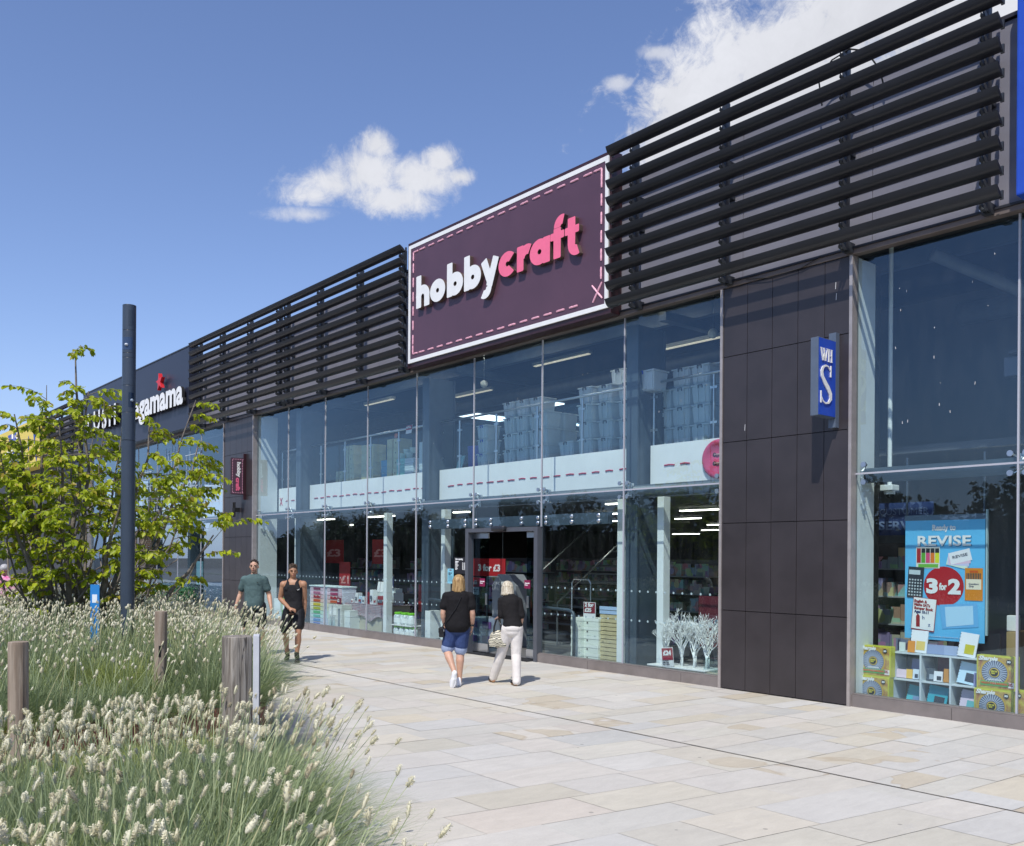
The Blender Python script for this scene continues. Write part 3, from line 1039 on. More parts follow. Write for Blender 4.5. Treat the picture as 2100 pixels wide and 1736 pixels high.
# ------------------------------------------------------------------ yellow sign further on
ys = empty('toy_shop_sign', (-50, 10.9, 6.1), 'yellow sign wall with blue and white lettering far behind the tree', 'sign')
MB().box(-56.5, -47.4, 10.6, 11.28, 6.15, 8.42).build('sign_panel', mat('sign_yellow', (.78, .60, .10), .5, var=.03), ys)
M['cobalt'] = mat('cobalt', (.04, .08, .40), .5)
text('letters', 'THE', .8, None, ys, (-53.6, 10.50, 7.45), width=1.9, height=.65, ext=.03, bold=.03, mats=[M['cobalt'], M['whitel']])
MB().cbox(-54.6, -50.9, 10.52, 10.597, 6.45, 7.30, .03).build('letter_backing', M['whitel'], ys)
text('letters', "O'S", .8, None, ys, (-54.3, 10.50, 6.52), width=3.1, height=.7, ext=.01, bold=.03, mats=[M['cobalt'], M['cobalt']])
mb = MB()
for (x, z, h) in ((-48.4, 7.7, .55), (-49.6, 7.35, .4), (-48.0, 6.7, .4)):
    mb.lathe([(.02, -.01), (.02, 0)], (x, 10.58, z), 4)
    mb.add([(x - .22, 10.585, z), (x, 10.585, z + h), (x + .22, 10.585, z), (x, 10.585, z - h)], [(0, 1, 2, 3)])
mb.build('petal_shapes', M['cobalt'], ys)

# ================================================================== THINGS INSIDE THE SHOPS
_c = {}
def C(r, g, b, rough=.5, **k):
    key = (r, g, b, rough, tuple(sorted(k.items())))
    if key not in _c:
        def lin(v):
            v /= 255.; return v / 12.92 if v < .04 else ((v + .055) / 1.055) ** 2.4
        _c[key] = mat('paint', (lin(r), lin(g), lin(b)), rough, **k)
    return _c[key]


def card(name, x0, x1, z0, z1, y, m, parent, t=.003):
    return MB().box(x0, x1, y - t, y, z0, z1).build(name, m, parent)


def thing(name, loc, label, cat, group=None):
    return empty(name, loc, label, cat, group)


# ---- balustrade on the mezzanine
def rail(xs, x0, x1, label):
    r = thing('balustrade', ((x0 + x1) / 2, 12.0, 3.9), label, 'balustrade', 'glass balustrades on the mezzanine')
    MB().tube([(x0, 11.98, 4.96), (x1, 11.98, 4.96)], .024, 10).build('handrail', M['rail'], r, smooth=True)
    for x in xs:
        mb = MB(); mb.cyl((x, 12, 3.88), (x, 12, 4.93), .022, .022, 10)
        for z in (4.15, 4.72): mb.box(x - .07, x + .07, 11.985, 12.015, z - .02, z + .02)
        mb.build('post', M['rail'], r, smooth=False)
    xs2 = sorted(xs)
    for a, b in zip(xs2[:-1], xs2[1:]):
        if b - a > .3: MB().quad((a + .05, 12.0, 3.95), (b - .05, 12.0, 3.95), (b - .05, 12.0, 4.86), (a + .05, 12.0, 4.86)).build('glass_panel', M['glass_in'], r, recalc=False)


rail([-23.05, -22.35, -21.05, -19.77, -18.48, -17.3], -23.1, -17.1, 'steel and glass balustrade in front of the cardboard boxes upstairs')
rail([-16.73, -16.04, -14.76, -13.47, -12.2, -10.95], -16.75, -10.8, 'steel and glass balustrade above the entrance with clear boxes behind')
rail([-10.44, -9.16, -8.25], -10.45, -8.2, 'steel and glass balustrade beside the pink button')
rail([-24.7, -24.3, -23.45], -24.72, -23.4, 'short balustrade at the far end by the pale side wall')

# ---- clear storage boxes
def frosted(name, c):
    m = D.materials.new(name); m.use_nodes = True; t = NT(m.node_tree)
    nn = t.n('ShaderNodeTexNoise', {'Vector': t.n('ShaderNodeTexCoord').outputs['Object'], 'Scale': 5.0, 'Detail': 3.0}).outputs[0]
    cc_ = t.mixc(nn, tuple(v * .8 for v in c), c)
    p = t.n('ShaderNodeBsdfPrincipled', {'Base Color': cc_, 'Roughness': .25, 'Specular IOR Level': .7}); tl = t.n('ShaderNodeBsdfTranslucent', {'Color': cc_}); tp = t.n('ShaderNodeBsdfTransparent')
    a = t.n('ShaderNodeMixShader', {0: .25, 1: p, 2: tl}); t.n('ShaderNodeOutputMaterial', {'Surface': t.n('ShaderNodeMixShader', {0: .05, 1: a, 2: tp})}); return m


M['tub'] = frosted('clear_plastic', (.88, .95, 1.0))
M['tublid'] = frosted('clear_lid', (.92, .97, 1.0))
M['clipg'] = C(70, 80, 95)
M['clipb'] = C(20, 60, 190)
M['sticker'] = C(235, 235, 230)


def make_tub(w, d, h, clip, label, group):
    r = thing('storage_box', (0, 0, 0), label, 'storage box', group)
    bm = bmesh.new()
    bmesh.ops.create_cube(bm, size=1.0)
    for v in bm.verts:
        top = v.co.z > 0
        k = 1.0 if top else .88
        v.co = Vector((v.co.x * w * k * .94, v.co.y * d * k * .94, (h - .03) if top else .005))
    bmesh.ops.bevel(bm, geom=bm.edges[:], offset=.02, segments=2, affect='EDGES')
    mb = MB().bm(bm)
    for x in (-w * .17, w * .17):   # moulded ribs
        mb.obox((x, -d * .455, h * .5), (.02, 0, 0), (0, .012, 0), (0, -.006, h * .42))
    mb.build('tub', M['tub'], r)
    l = MB().cbox(-w * .49, w * .49, -d * .49, d * .49, h - .032, h - .004, .008).build('lid', M['tublid'], r)
    MB().tube([(-w * .1, -d * .5, h - .07), (-w * .1, -d * .515, h - .02), (w * .1, -d * .515, h - .02), (w * .1, -d * .5, h - .07)], .011, 6).build('clip', clip, r)
    MB().box(w * .12, w * .12 + .05, -d * .47, -d * .463, h * .4, h * .4 + .08).build('price_sticker', M['sticker'], r)
    return r


protos = {}
def stack(x, y, n, w, clip, label, z0=3.88, h=.335, group='clear storage boxes stacked upstairs', rz=0):
    key = (w, clip.name, label)
    for k in range(n):
        if key not in protos:
            protos[key] = make_tub(w, .42, h, clip, label, group); o = protos[key]
        else:
            o = copy_tree(protos[key])
        o.location = (x, y + rng.uniform(-.015, .015), z0 + k * h)
        o.rotation_euler = (0, 0, rz + rng.uniform(-.04, .04))


MB().box(-25.8, -8.2, 12.1, 14.5, 3.79, 3.868).build('mezzanine_floor', M['floor_in'], bld)
L1 = 'clear box with blue handle clips in the small stack beside the violet tub'
stack(-15.58, 12.45, 3, .38, M['clipb'], L1, h=.31)
for i, n in enumerate((2, 2)): stack(-15.2 + .0 * i, 12.9 + .4 * i, 2, .38, M['clipg'], 'clear storage box in the low stack half hidden behind the blue clipped boxes')
LC = 'clear storage box in the big block of stacks left of centre upstairs'
for i, n in enumerate((4, 4, 4)): stack(-14.78 + .42 * i, 12.55, n, .41, M['clipg'], LC)
for i in range(2): stack(-13.66 + .0 * i, 12.45 + .45 * i, 3, .44, M['clipg'], 'clear storage box in the shorter stack right of the big block')
stack(-12.95, 12.5, 1, .44, M['clipg'], 'single clear storage box between the two big blocks upstairs')
LD = 'clear storage box in the rising block of stacks above the entrance'
for i, n in enumerate((4, 4, 4)): stack(-12.45 + .42 * i, 12.5 + .12 * i, n, .41, M['clipg'], LD)
stack(-12.0, 12.95, 5, .41, M['clipg'], LD)
LE = 'clear storage box in the tall block of stacks by the hanging box'
for i, n in enumerate((3, 4, 4)): stack(-10.52 + .42 * i, 12.5, n, .41, M['clipg'], LE)
for i in range(3): stack(-10.25 + .42 * i, 12.95, 4, .41, M['clipg'], LE, z0=3.98)
for i in range(2): stack(-9.15 + .43 * i, 12.75, 4, .41, M['clipg'], 'clear storage box in the stacks behind the last rail post by the pier')
# hanging box
hb = make_tub(.62, .42, .36, M['clipb'], 'single clear box with blue clip hanging in mid air in front of the blue column', 'hanging display')
hb.name = 'hanging_box'; del hb['group']; hb.location = (-10.53, 11.95, 4.80)
MB().cyl((0, 0, .37), (0, 0, 1.5), .004, .004, 5).build('wire', M['rail'], hb)
# violet tub
vt = MB().lathe([(.20, 0), (.24, .02), (.255, .5), (.27, .52), (.25, .53), (.235, .5)], (-16.05, 12.55, 3.87), 20)
vt.build('plastic_tub', C(70, 70, 190), smooth=True, label='violet blue round plastic tub on the mezzanine behind the rail', cat='tub')
# small cards behind first post
MB().obox((-16.4, 12.3, 4.05), (.1, 0, 0), (0, .01, .0), (0, .05, .16)).build('leaflet_holder', C(150, 200, 205), label='small pale leaflet holder on the mezzanine floor beside the violet tub', cat='leaflet holder')

# ---- cardboard boxes and white stationery upstairs
def make_carton(w, d, h, m, label, group, name='cardboard_box', tape=True):
    r = thing(name, (0, 0, 0), label, 'box', group)
    MB().cbox(-w / 2, w / 2, -d / 2, d / 2, 0.002, h - .002, .006).build('carton', m, r)
    if tape:
        mb = MB(); mb.box(-.02, .02, -d / 2 - .002, -d / 2 - .0005, 0.01, h - .01)
        mb.build('tape', C(150, 135, 90), r)
        mb = MB(); mb.lathe([(.018, -.002), (.018, 0)], (w * .22, -d / 2 - .0005, h * .55), 10, 'y'); mb.build('stamp', C(60, 50, 35), r)
    return r


KR = mat('kraft', (.66, .61, .36), .8, var=.1, vs=6, bump=.1)
def cstack(x, y, n, w, h, label, m=KR, z0=3.88, tape=True, name='cardboard_box', group='cardboard boxes stacked upstairs', d=.4):
    p0 = make_carton(w, d, h, m, label, group, name, tape)
    for k in range(n):
        o = p0 if k == 0 else copy_tree(p0)
        o.location = (x + rng.uniform(-.01, .01), y, z0 + k * h); o.rotation_euler = (0, 0, rng.uniform(-.05, .05))


cstack(-21.55, 12.6, 4, .50, .255, 'olive cardboard box in the left tall stack upstairs')
cstack(-20.45, 12.5, 4, .55, .235, 'olive cardboard box in the middle stack with blue boxes beside it')
cstack(-19.38, 12.6, 4, .52, .25, 'olive cardboard box in the right stack with an orange tag on top')
cstack(-22.45, 12.8, 2, .34, .2, 'small olive cardboard box in the low pile at the far left upstairs')
cstack(-21.95, 12.9, 3, .3, .12, 'pale shallow box lying between the olive stacks', C(190, 215, 205), name='shallow_box', tape=False)
cstack(-20.98, 12.8, 4, .3, .1, 'white shallow box in the pile between the left and middle olive stacks', C(225, 230, 230), name='shallow_box', tape=False)
cstack(-19.93, 12.7, 3, .3, .17, 'bright blue shallow box in the pile beside the middle olive stack', C(60, 150, 200), name='shallow_box', tape=False)
cstack(-18.83, 12.5, 6, .42, .075, 'mint green tray in the leaning stack under the white pots', C(150, 215, 205), name='tray', tape=False)
cstack(-18.35, 12.4, 7, .36, .06, 'white file in the thin stack beside the mint trays', C(225, 230, 235), name='file', tape=False)
cstack(-17.65, 12.4, 4, .52, .19, 'white archive box with a framed label in the stack by the blue column', C(228, 232, 235), name='archive_box', tape=False)
MB().obox((-19.15, 12.35, 4.93), (.05, 0, 0), (0, .01, 0), (.01, 0, .05)).build('tag', C(220, 110, 40), label='small orange tag lying on top of the right olive stack', cat='tag')
for i, (x, z) in enumerate(((-18.95, 4.33), (-18.65, 4.33), (-18.8, 4.43), (-18.55, 4.45))):
    MB().lathe([(.07, 0), (.09, .12), (.1, .13), (.085, .12)], (x, 12.4 + .02 * i, z + .01), 14).build('pot', C(225, 240, 235), smooth=True,
        label='white round pot standing on the mint trays upstairs', cat='pot', group='white pots on the mint trays')
hp = thing('price_card', (-17.95, 11.95, 4.86), 'tilted red and white half price card on the handrail', 'card')
MB().obox((-17.95, 11.94, 4.93), (.12, 0, 0), (0, .003, 0), (0, .02, .10)).build('card_sheet', M['white'], hp)
MB().obox((-17.95, 11.938, 4.97), (.12, 0, 0), (0, .003, 0), (0, .012, .055)).build('card_band', M['red'], hp)
text('print', 'Half Price', .07, M['white'], hp, (-18.05, 11.92, 4.95), width=.2, bold=.002)

# ---- big pink button on the fascia
bt = thing('button_sign', (-8.97, 11.85, 3.22), 'huge round pink button with stitched holes on the white fascia by the pier', 'sign')
mb = MB()
mb.lathe([(.0, -.0), (.20, -.0), (.235, -.02), (.27, -.032), (.305, -.02), (.315, .0), (.30, .03)], (-8.97, 11.865, 3.53), 40, 'y')
mb.build('disc', mat('button_pink', (.62, .06, .16), .35, var=.15, vs=3), bt, smooth=True)
mb = MB()
for dx in (-.07, .07):
    for dz in (-.07, .07): mb.lathe([(.036, -.004), (.036, -.001)], (-8.97 + dx, 11.865, 3.53 + dz), 16, 'y')
mb.build('hole', C(60, 10, 25), bt)
mb = MB()
for dz in (-.07, .07):
    for q in (-.008, .008): mb.tube([(-9.04, 11.859, 3.53 + dz + q), (-8.97, 11.845, 3.53 + dz - q), (-8.90, 11.859, 3.53 + dz + q)], .009, 6)
mb.build('thread', C(190, 150, 150), bt)

# ---- hanging globes and strip lights upstairs
for i, (x, y, z) in enumerate(((-15.95, 12.6, 5.80), (-9.65, 12.6, 5.78))):
    g = thing('hanging_globe', (x, y, z), ('white globe hanging on a wire above the boxes left of centre', 'white globe hanging on a wire high up beside the pier')[i], 'globe')
    MB().sph((x, y, z), .085, 18, 12).build('globe', C(200, 205, 200), g, smooth=True)
    MB().cyl((x, y, z + .085), (x, y, 6.6), .004, .004, 5).build('wire', M['rail'], g)
M['fitting'] = mat('light_fitting', (.45, .47, .45), .5)
M['glow'] = mat('lit_strip', (.9, .85, .7), .5, emit=(1, .88, .65), es=.5)
M['glow2'] = mat('bright_strip', (.9, .88, .8), .5, emit=(1, .95, .85), es=30)  # for unseen fill strips, added to brighten the stacked boxes upstairs
def strip(x0, x1, y, z, label, m=None):
    r = thing('strip_light', ((x0 + x1) / 2, y, z), label, 'strip light', 'strip lights on the upper ceiling')
    MB().box(x0, x1, y - .06, y + .06, z, z + .07).build('housing', M['fitting'], r)
    MB().box(x0 + .03, x1 - .03, y - .04, y + .04, z - .015, z - .001).build('tube', m or M['glow'], r)


strip(-18.9, -17.4, 14.0, 6.05, 'long strip light under the duct left of centre upstairs')
strip(-11.8, -10.0, 13.8, 6.05, 'long strip light beside the globe and the pier')
strip(-15.8, -14.9, 16.2, 6.2, 'strip light in the middle of the upper ceiling')
strip(-20.9, -20.0, 14.6, 6.1, 'faint strip light above the olive boxes')
strip(-12.9, -12.0, 16.4, 6.2, 'short strip light above the entrance stacks')
strip(-12.6, -10.8, 12.2, 6.53, 'strip light tucked up beside the window head above the tall clear stacks', M['glow2'])
strip(-16.0, -14.2, 12.2, 6.53, 'strip light tucked up beside the window head above the violet tub', M['glow2'])
strip(-20.8, -19.0, 12.2, 6.53, 'strip light tucked up beside the window head above the cardboard stacks', M['glow2'])
strip(-15.4, -13.6, 13.6, 6.25, 'strip light hidden close under the ceiling above the big block of clear boxes')
strip(-22.4, -20.9, 13.4, 6.2, 'strip light high above the olive cardboard stacks')

# ---- ceiling lights of the ground floor
cl = None
lights = []
for y, segs in ((12.2, [(-26.1, -25.7), (-22.95, -22.0), (-20.2, -19.0), (-16.5, -15.95), (-11.75, -11.1), (-9.1, -8.4)]),
                (15.0, [(-27.2, -25.9), (-20.8, -19.8), (-15.05, -13.95), (-12.3, -11.0), (-9.9, -8.6)]),
                (18.1, [(-18.0, -17.0), (-15.0, -14.2), (-12.6, -11.3), (-22, -21)]), (22, [(-17.0, -15.8), (-20.5, -19.6), (-13.5, -12.2)]),
                (26.2, [(-20.5, -19.5), (-17, -15.7), (-24, -23)]), (30, [(-25, -23.6), (-21, -19.8)])):
    for (a, b) in segs: lights.append((a, b, y))
for i, (a, b, y) in enumerate(lights):
    if a < -25.9: a = -25.85
    r = thing('ceiling_light', ((a + b) / 2, y, 2.93), 'slim lit ceiling light hanging over the ground floor of the craft shop', 'ceiling light', 'slim lit ceiling lights downstairs')
    MB().box(a, b, y - .05, y + .05, 2.935, 2.97).build('housing', M['white'], r)
    MB().box(a + .01, b - .01, y - .045, y + .045, 2.915, 2.934).build('tube', M['lamp'], r)

# ---- drawer towers
cols10 = [(125, 40, 75), (160, 40, 90), (165, 30, 45), (205, 90, 50), (215, 195, 60), (185, 190, 70), (60, 175, 100), (80, 180, 165), (75, 140, 200), (80, 105, 185)]
for i, x in enumerate((-22.55, -21.62)):
    r = thing('drawer_tower', (x + .42, 12, .03), ('white drawer tower with rainbow drawers, left one of the pair', 'white drawer tower with rainbow drawers behind the grey display carton')[i], 'drawer tower')
    mb = MB()
    mb.box(x, x + .03, 11.8, 12.2, .03, 1.09); mb.box(x + .81, x + .84, 11.8, 12.2, .03, 1.09); mb.box(x + .03, x + .81, 12.17, 12.2, .03, 1.09)
    mb.build('frame', C(215, 220, 235), r)
    MB().cbox(x - .02, x + .86, 11.77, 12.22, 1.092, 1.125, .008).build('lid', C(225, 240, 240), r)
    for k, c in enumerate(cols10):
        z1 = 1.085 - k * .1045
        wc = tuple(int(v * .25 + 235 * .75) for v in c)
        MB().box(x + .035, x + .805, 11.79, 12.15, z1 - .098, z1 - .004).build('drawer', C(*wc), r)
        MB().box(x + .22, x + .60, 11.782, 11.789, z1 - .085, z1 - .02).build('drawer_window', C(*c), r)

# ---- grey display carton with little price card
r = thing('display_carton', (-20.75, 11.6, .03), 'pale grey printed display carton standing in front of the drawer towers', 'display')
MB().cbox(-21.08, -20.40, 11.55, 11.95, .03, .67, .006).build('carton', mat('ribbed_card', (.60, .62, .58), .7, var=.15, vs=30, stretch=(.1, .1, 1)), r)
for x in (-21.0, -20.80): MB().cbox(x, x + .16, 11.54, 11.549, .40, .60, .004).build('label_plate', C(235, 238, 235), r)
mb = MB()
for x in (-20.96, -20.90, -20.78, -20.72): mb.lathe([(.02, 0), (.02, .1), (.006, .18), (.006, .24)], (x, 11.535, .12), 8)
mb.build('bottle_print', C(170, 190, 195), r)
MB().cbox(-20.55, -20.47, 11.54, 11.549, .12, .58, .003).build('side_label', C(120, 130, 140), r)
r = thing('price_card', (-20.8, 11.7, .67), 'small plum price card on top of the grey display carton', 'card')
MB().box(-20.9, -20.7, 11.70, 11.71, .675, .85).build('card_sheet', C(125, 35, 65), r)
text('print', '£2', .1, M['white'], r, (-20.87, 11.695, .74), bold=.003)
for i, (x, z, h) in enumerate(((-20.25, .03, .34), (-20.25, .38, .16))):
    MB().box(x - .12, x + .16, 11.62, 11.9, z, z + h).build('box', C(220, 228, 225), label=('white box on the floor between display carton and table', 'small white box on top of the white floor box')[i], cat='box')

# ---- table with patterned cloth
r = thing('display_table', (-19.6, 12.0, .03), 'plain beige display counter under the patterned cloth', 'table')
MB().box(-20.66, -18.85, 11.9, 12.6, .03, .70).build('counter', C(185, 180, 160), r)
MB().box(-19.80, -19.78, 11.893, 11.899, .03, .69).build('counter_edge', C(150, 145, 130), r)
cm = D.materials.new('patterned_cloth'); cm.use_nodes = True; t = NT(cm.node_tree)
co = t.n('ShaderNodeTexCoord').outputs['Object']
br = t.n('ShaderNodeTexBrick', {'Vector': t.vm('MULTIPLY', t.n('ShaderNodeSeparateXYZ', {0: co}) and co, (1, 1, 1)), 'Scale': 1.0})
sx = t.n('ShaderNodeSeparateXYZ', {0: co}).outputs
v2 = t.n('ShaderNodeCombineXYZ', {0: sx[0], 1: t.m('ADD', sx[2], sx[1])})
br = t.n('ShaderNodeTexBrick', {'Vector': v2, 'Color1': (.06, .05, .10), 'Color2': (.20, .05, .09), 'Mortar': (.75, .74, .76), 'Scale': 12.0, 'Mortar Size': .05, 'Brick Width': .55, 'Row Height': .5})
p = t.n('ShaderNodeBsdfPrincipled', {'Base Color': br.outputs[0], 'Roughness': .8}); t.n('ShaderNodeOutputMaterial', {'Surface': p})
mb = MB()
N = 40
xs = [-20.75 + 1.98 * i / N for i in range(N + 1)]
top = []; bot = []
for i, x in enumerate(xs):
    wob = .02 * math.sin(i * 1.1) + .012 * math.sin(i * 2.3)
    hang = .30 + .02 * math.sin(i * .7) + (.16 * max(0, 1 - abs(x + 19.5) / .22))
    if x < -20.6: hang += .0
    top.append(((x, 11.86, .715)))
    bot.append((x - (.12 if i == 0 else 0), 11.84 + wob, .715 - hang))
vs = top + bot + [(x, 12.62, .715) for x in xs]
n = N + 1
fs = [(i, i + 1, n + i + 1, n + i) for i in range(N)] + [(2 * n + i, 2 * n + i + 1, i + 1, i) for i in range(N)]
mb.add(vs, fs)
o = mb.build('tablecloth', cm, smooth=False, label='patterned plum and white cloth draped over the display counter', cat='tablecloth', recalc=False)
sm = o.modifiers.new('s', 'SOLIDIFY'); sm.thickness = .004
goods = [(-20.62, .12, .09, (235, 235, 235)), (-20.42, .13, .26, (225, 228, 230)), (-20.25, .15, .18, (190, 215, 235)), (-20.06, .12, .16, (220, 225, 225)),
         (-19.90, .16, .30, (150, 25, 45)), (-19.72, .16, .36, (235, 238, 238)), (-19.52, .14, .2, (215, 220, 222)), (-19.34, .26, .22, (150, 50, 60)), (-19.08, .10, .22, (235, 225, 225)), (-18.96, .1, .24, (225, 230, 232))]
for i, (x, w, h, c) in enumerate(goods):
    nm = 'gift_box'
    r = thing(nm, (x, 12.0, .72), ['small white pack at the near end of the cloth', 'tall white pack second on the cloth', 'pale blue pack on the cloth', 'short white pack beside the red box', 'red 3 for 3 box on the cloth',
              'tall white box behind the red box', 'white pack under the tall cards', 'wide red pack in the middle of the cloth', 'slim white pack right of the wide red pack', 'last white pack on the cloth by the white post'][i], 'box')
    MB().cbox(x, x + w - .01, 11.95 + .01 * (i % 3), 12.1, .721, .72 + h, .004).build('pack', C(*c), r)
    MB().box(x + .02, x + w - .03, 11.944, 11.949, .72 + h * .25, .72 + h * .6).build('print', C(100, 110, 125) if i % 2 else C(150, 60, 70), r)
r = thing('riser', (-19.35, 12.3, .72), 'white stepped riser at the back of the display counter', 'riser')
MB().box(-19.75, -19.0, 12.2, 12.5, .721, 1.02).build('step', C(225, 235, 235), r)
MB().box(-19.45, -19.05, 12.25, 12.5, 1.021, 1.12).build('step', C(225, 235, 235), r)
for i, x in enumerate((-19.75, -19.6)):
    MB().obox((x + .06, 12.22, 1.15), (.06, 0, 0), (0, .01, 0), (0, .02, .13)).build('gift_card', C(235, 235, 232), label=('left white card of the pair leaning on the riser', 'right white card of the pair leaning on the riser')[i], cat='card')
r = thing('flag_sign', (-19.1, 12.2, 1.12), 'small upright sign with a union flag pattern and the number 10 on the riser', 'sign')
MB().box(-19.25, -19.03, 12.22, 12.235, 1.125, 1.44).build('board', C(40, 50, 100), r)
mb = MB()
for a, b in (((-19.24, 1.14), (-19.04, 1.43)), ((-19.04, 1.14), (-19.24, 1.43))): mb.tube([(a[0], 12.217, a[1]), (b[0], 12.217, b[1])], .018, 4)
mb.build('white_cross', M['white'], r)
MB().box(-19.20, -19.08, 12.205, 12.21, 1.22, 1.39).build('panel', C(150, 30, 50), r)
text('print', '10', .12, M['white'], r, (-19.19, 12.20, 1.27), bold=.003, width=.1)

# ---- jars with green lids
def make_jar(label):
    r = thing('sweet_jar', (0, 0, 0), label, 'jar', 'jars with green lids by the window')
    MB().lathe([(.10, 0), (.115, .02), (.115, .20), (.09, .235)], (0, 0, 0), 16).build('jar_body', mat('jar_fill', (.62, .68, .70), .3, var=.35, vs=16) if 'jar_fill' not in D.materials else D.materials['jar_fill'], r, smooth=True)
    MB().lathe([(.092, .236), (.1, .24), (.1, .275), (.09, .285)], (0, 0, 0), 16).build('lid', C(120, 200, 50), r)
    MB().lathe([(.1165, .05), (.1165, .15)], (0, 0, 0), 16).build('paper_band', C(230, 235, 235), r)
    return r
rk = thing('jar_shelf', (-17.7, 11.75, .03), 'low white two tier shelf holding the green lidded jars', 'shelf')
MB().box(-18.12, -17.27, 11.58, 11.95, .315, .335).build('shelf_board', M['white'], rk)
MB().box(-18.12, -17.27, 11.58, 11.95, .03, .045).build('base_board', M['white'], rk)
for x in (-18.11, -17.28):
    MB().box(x - .01, x + .01, 11.93, 11.95, .046, .314).build('side_post', M['white'], rk)
ja = None
for lv, (z, xs) in enumerate(((.337, (-17.98, -17.70, -17.43)), (.047, (-18.0, -17.77, -17.54, -17.36)))):
    p0 = make_jar(('glass jar with green lid on the upper shelf', 'glass jar with green lid on the bottom shelf')[lv])
    for i, x in enumerate(xs):
        o = p0 if i == 0 else copy_tree(p0)
        o.location = (x, 11.70, z); o.rotation_euler = (0, 0, i)
        if lv == 1: o.scale = (.95, .95, .9)

# ---- blue banner stand by the far window
r = thing('banner_stand', (-23.1, 11.75, .03), 'dark blue banner stand with white lettering behind the two young men', 'banner')
MB().obox((-23.2, 11.75, .95), (.27, 0, 0), (0, .008, 0), (.05, .12, .80)).build('banner_sheet', C(30, 50, 95), r)
MB().box(-23.55, -22.95, 11.6, 11.9, .03, .07).build('base', M['silver'], r)
text('lettering', 'Warhammer', .1, M['white'], r, (-23.40, 11.72, 1.62), width=.5, bold=.003)
text('lettering', 'is here', .07, M['white'], r, (-23.27, 11.72, 1.53), width=.2, bold=.002)
text('lettering', 'NOW', .15, M['white'], r, (-23.36, 11.70, 1.36), width=.38, bold=.006)
MB().obox((-23.22, 11.66, 1.05), (.16, 0, 0), (0, .008, 0), (.02, .03, .16)).build('picture', C(110, 120, 115), r)
# green and white packs behind the men
for i, (x, z, w, h, c) in enumerate(((-24.35, .03, .45, .3, (215, 225, 225)), (-24.35, .34, .4, .35, (225, 230, 230)), (-23.85, .03, .4, .28, (120, 190, 80)), (-23.85, .32, .35, .4, (110, 185, 60)))):
    r = thing('toy_box', (x, 11.7, z), ['pale box on the floor by the far side wall', 'pale box on top of the floor box by the far side wall', 'green box on the floor behind the two men', 'bright green box with white label stacked behind the two men'][i], 'box')
    MB().cbox(x, x + w, 11.6, 11.95, z + .001, z + h, .006).build('pack', C(*c), r)
    MB().box(x + .05, x + w - .08, 11.593, 11.599, z + .06, z + h - .08).build('print', C(235, 240, 240), r)

# ---- notices and signs at the entrance
r = thing('opening_times_poster', (-14.9, 11.25, 1.58), 'black opening times notice with white text on the glass left of the doors', 'notice')
card('sheet', -15.14, -14.70, 1.58, 1.92, 11.216, C(30, 28, 34), r)
text('lettering', 'Our opening\ntimes', .05, M['white'], r, (-15.11, 11.211, 1.865), width=.26, bold=.002)
for k, d in enumerate(('Monday', 'Tuesday', 'Wednesday', 'Thursday', 'Friday', 'Saturday', 'Sunday')):
    text('lettering', d, .024, M['white'], r, (-15.11, 11.211, 1.795 - k * .022), bold=.0008)
    text('lettering', '9am   8pm' if k < 6 else '11am  5pm', .024, M['white'], r, (-14.87, 11.211, 1.795 - k * .022), bold=.0008)
r = thing('notice', (-14.9, 11.25, 1.2), 'second dark notice with fine text below the opening times', 'notice')
card('sheet', -15.14, -14.72, 1.16, 1.54, 11.216, C(36, 34, 40), r)
text('lettering', 'Your refunds policy', .03, M['white'], r, (-15.10, 11.211, 1.49), width=.25, bold=.001)
for k in range(7): card('text_line', -14.98, -14.98 + .1 + .03 * (k % 3), 1.46 - k * .03, 1.468 - k * .03, 11.214, C(190, 190, 195), r, .001)
r = thing('notice', (-15.25, 11.25, 1.38), 'pale blue paper notice on the glass behind the blonde woman', 'notice')
card('sheet', -15.38, -15.17, 1.37, 1.68, 11.216, C(130, 195, 215), r)
card('logo', -15.31, -15.24, 1.64, 1.66, 11.212, C(110, 30, 70), r, .001)
text('lettering', 'Join our\nClub', .035, C(50, 70, 90), r, (-15.34, 11.211, 1.58), bold=.0015)
for k in range(6): card('text_line', -15.35, -15.21, 1.52 - k * .02, 1.525 - k * .02, 11.212, C(70, 100, 120), r, .001)
for i, x in enumerate((-14.27, -12.90)):
    r = thing('door_sticker', (x, 11.25, 1.34), ('plum sticker on the left sliding door', 'plum sticker on the right sliding door')[i], 'sticker')
    card('sheet', x - .08, x + .09, 1.34, 1.50, 11.262, C(130, 22, 70), r)
    text('lettering', 'Automatic\nDoors', .035, M['white'], r, (x - .065, 11.257, 1.43), width=.14, bold=.0012)
M['shopred'] = C(170, 35, 40)
r = thing('hanging_sign', (-15.7, 12.6, 1.5), 'red 3 for 3 pound sign hanging inside the doorway', 'sign')
card('board', -16.28, -15.15, 1.50, 1.89, 12.6, M['shopred'], r, .01)
text('lettering', '3 for £3', .2, C(235, 225, 225), r, (-16.10, 12.585, 1.62), width=.78, bold=.008)
MB().cyl((-16.2, 12.6, 1.89), (-16.2, 12.6, 2.95), .003, .003, 4).build('wire', M['rail'], r); MB().cyl((-15.25, 12.6, 1.89), (-15.25, 12.6, 2.95), .003, .003, 4).build('wire', M['rail'], r)
r = thing('price_stand', (-15.5, 12.3, .7), 'red and white price stand with the figure 6 inside the left door', 'sign')
MB().cyl((-15.72, 12.25, .7), (-15.72, 12.25, 1.1), .006, .006, 6).build('stem', M['rail'], r)
card('card_sheet', -15.85, -15.62, 1.27, 1.48, 12.25, M['shopred'], r); card('card_sheet', -15.84, -15.63, 1.10, 1.265, 12.25, C(200, 215, 220), r)
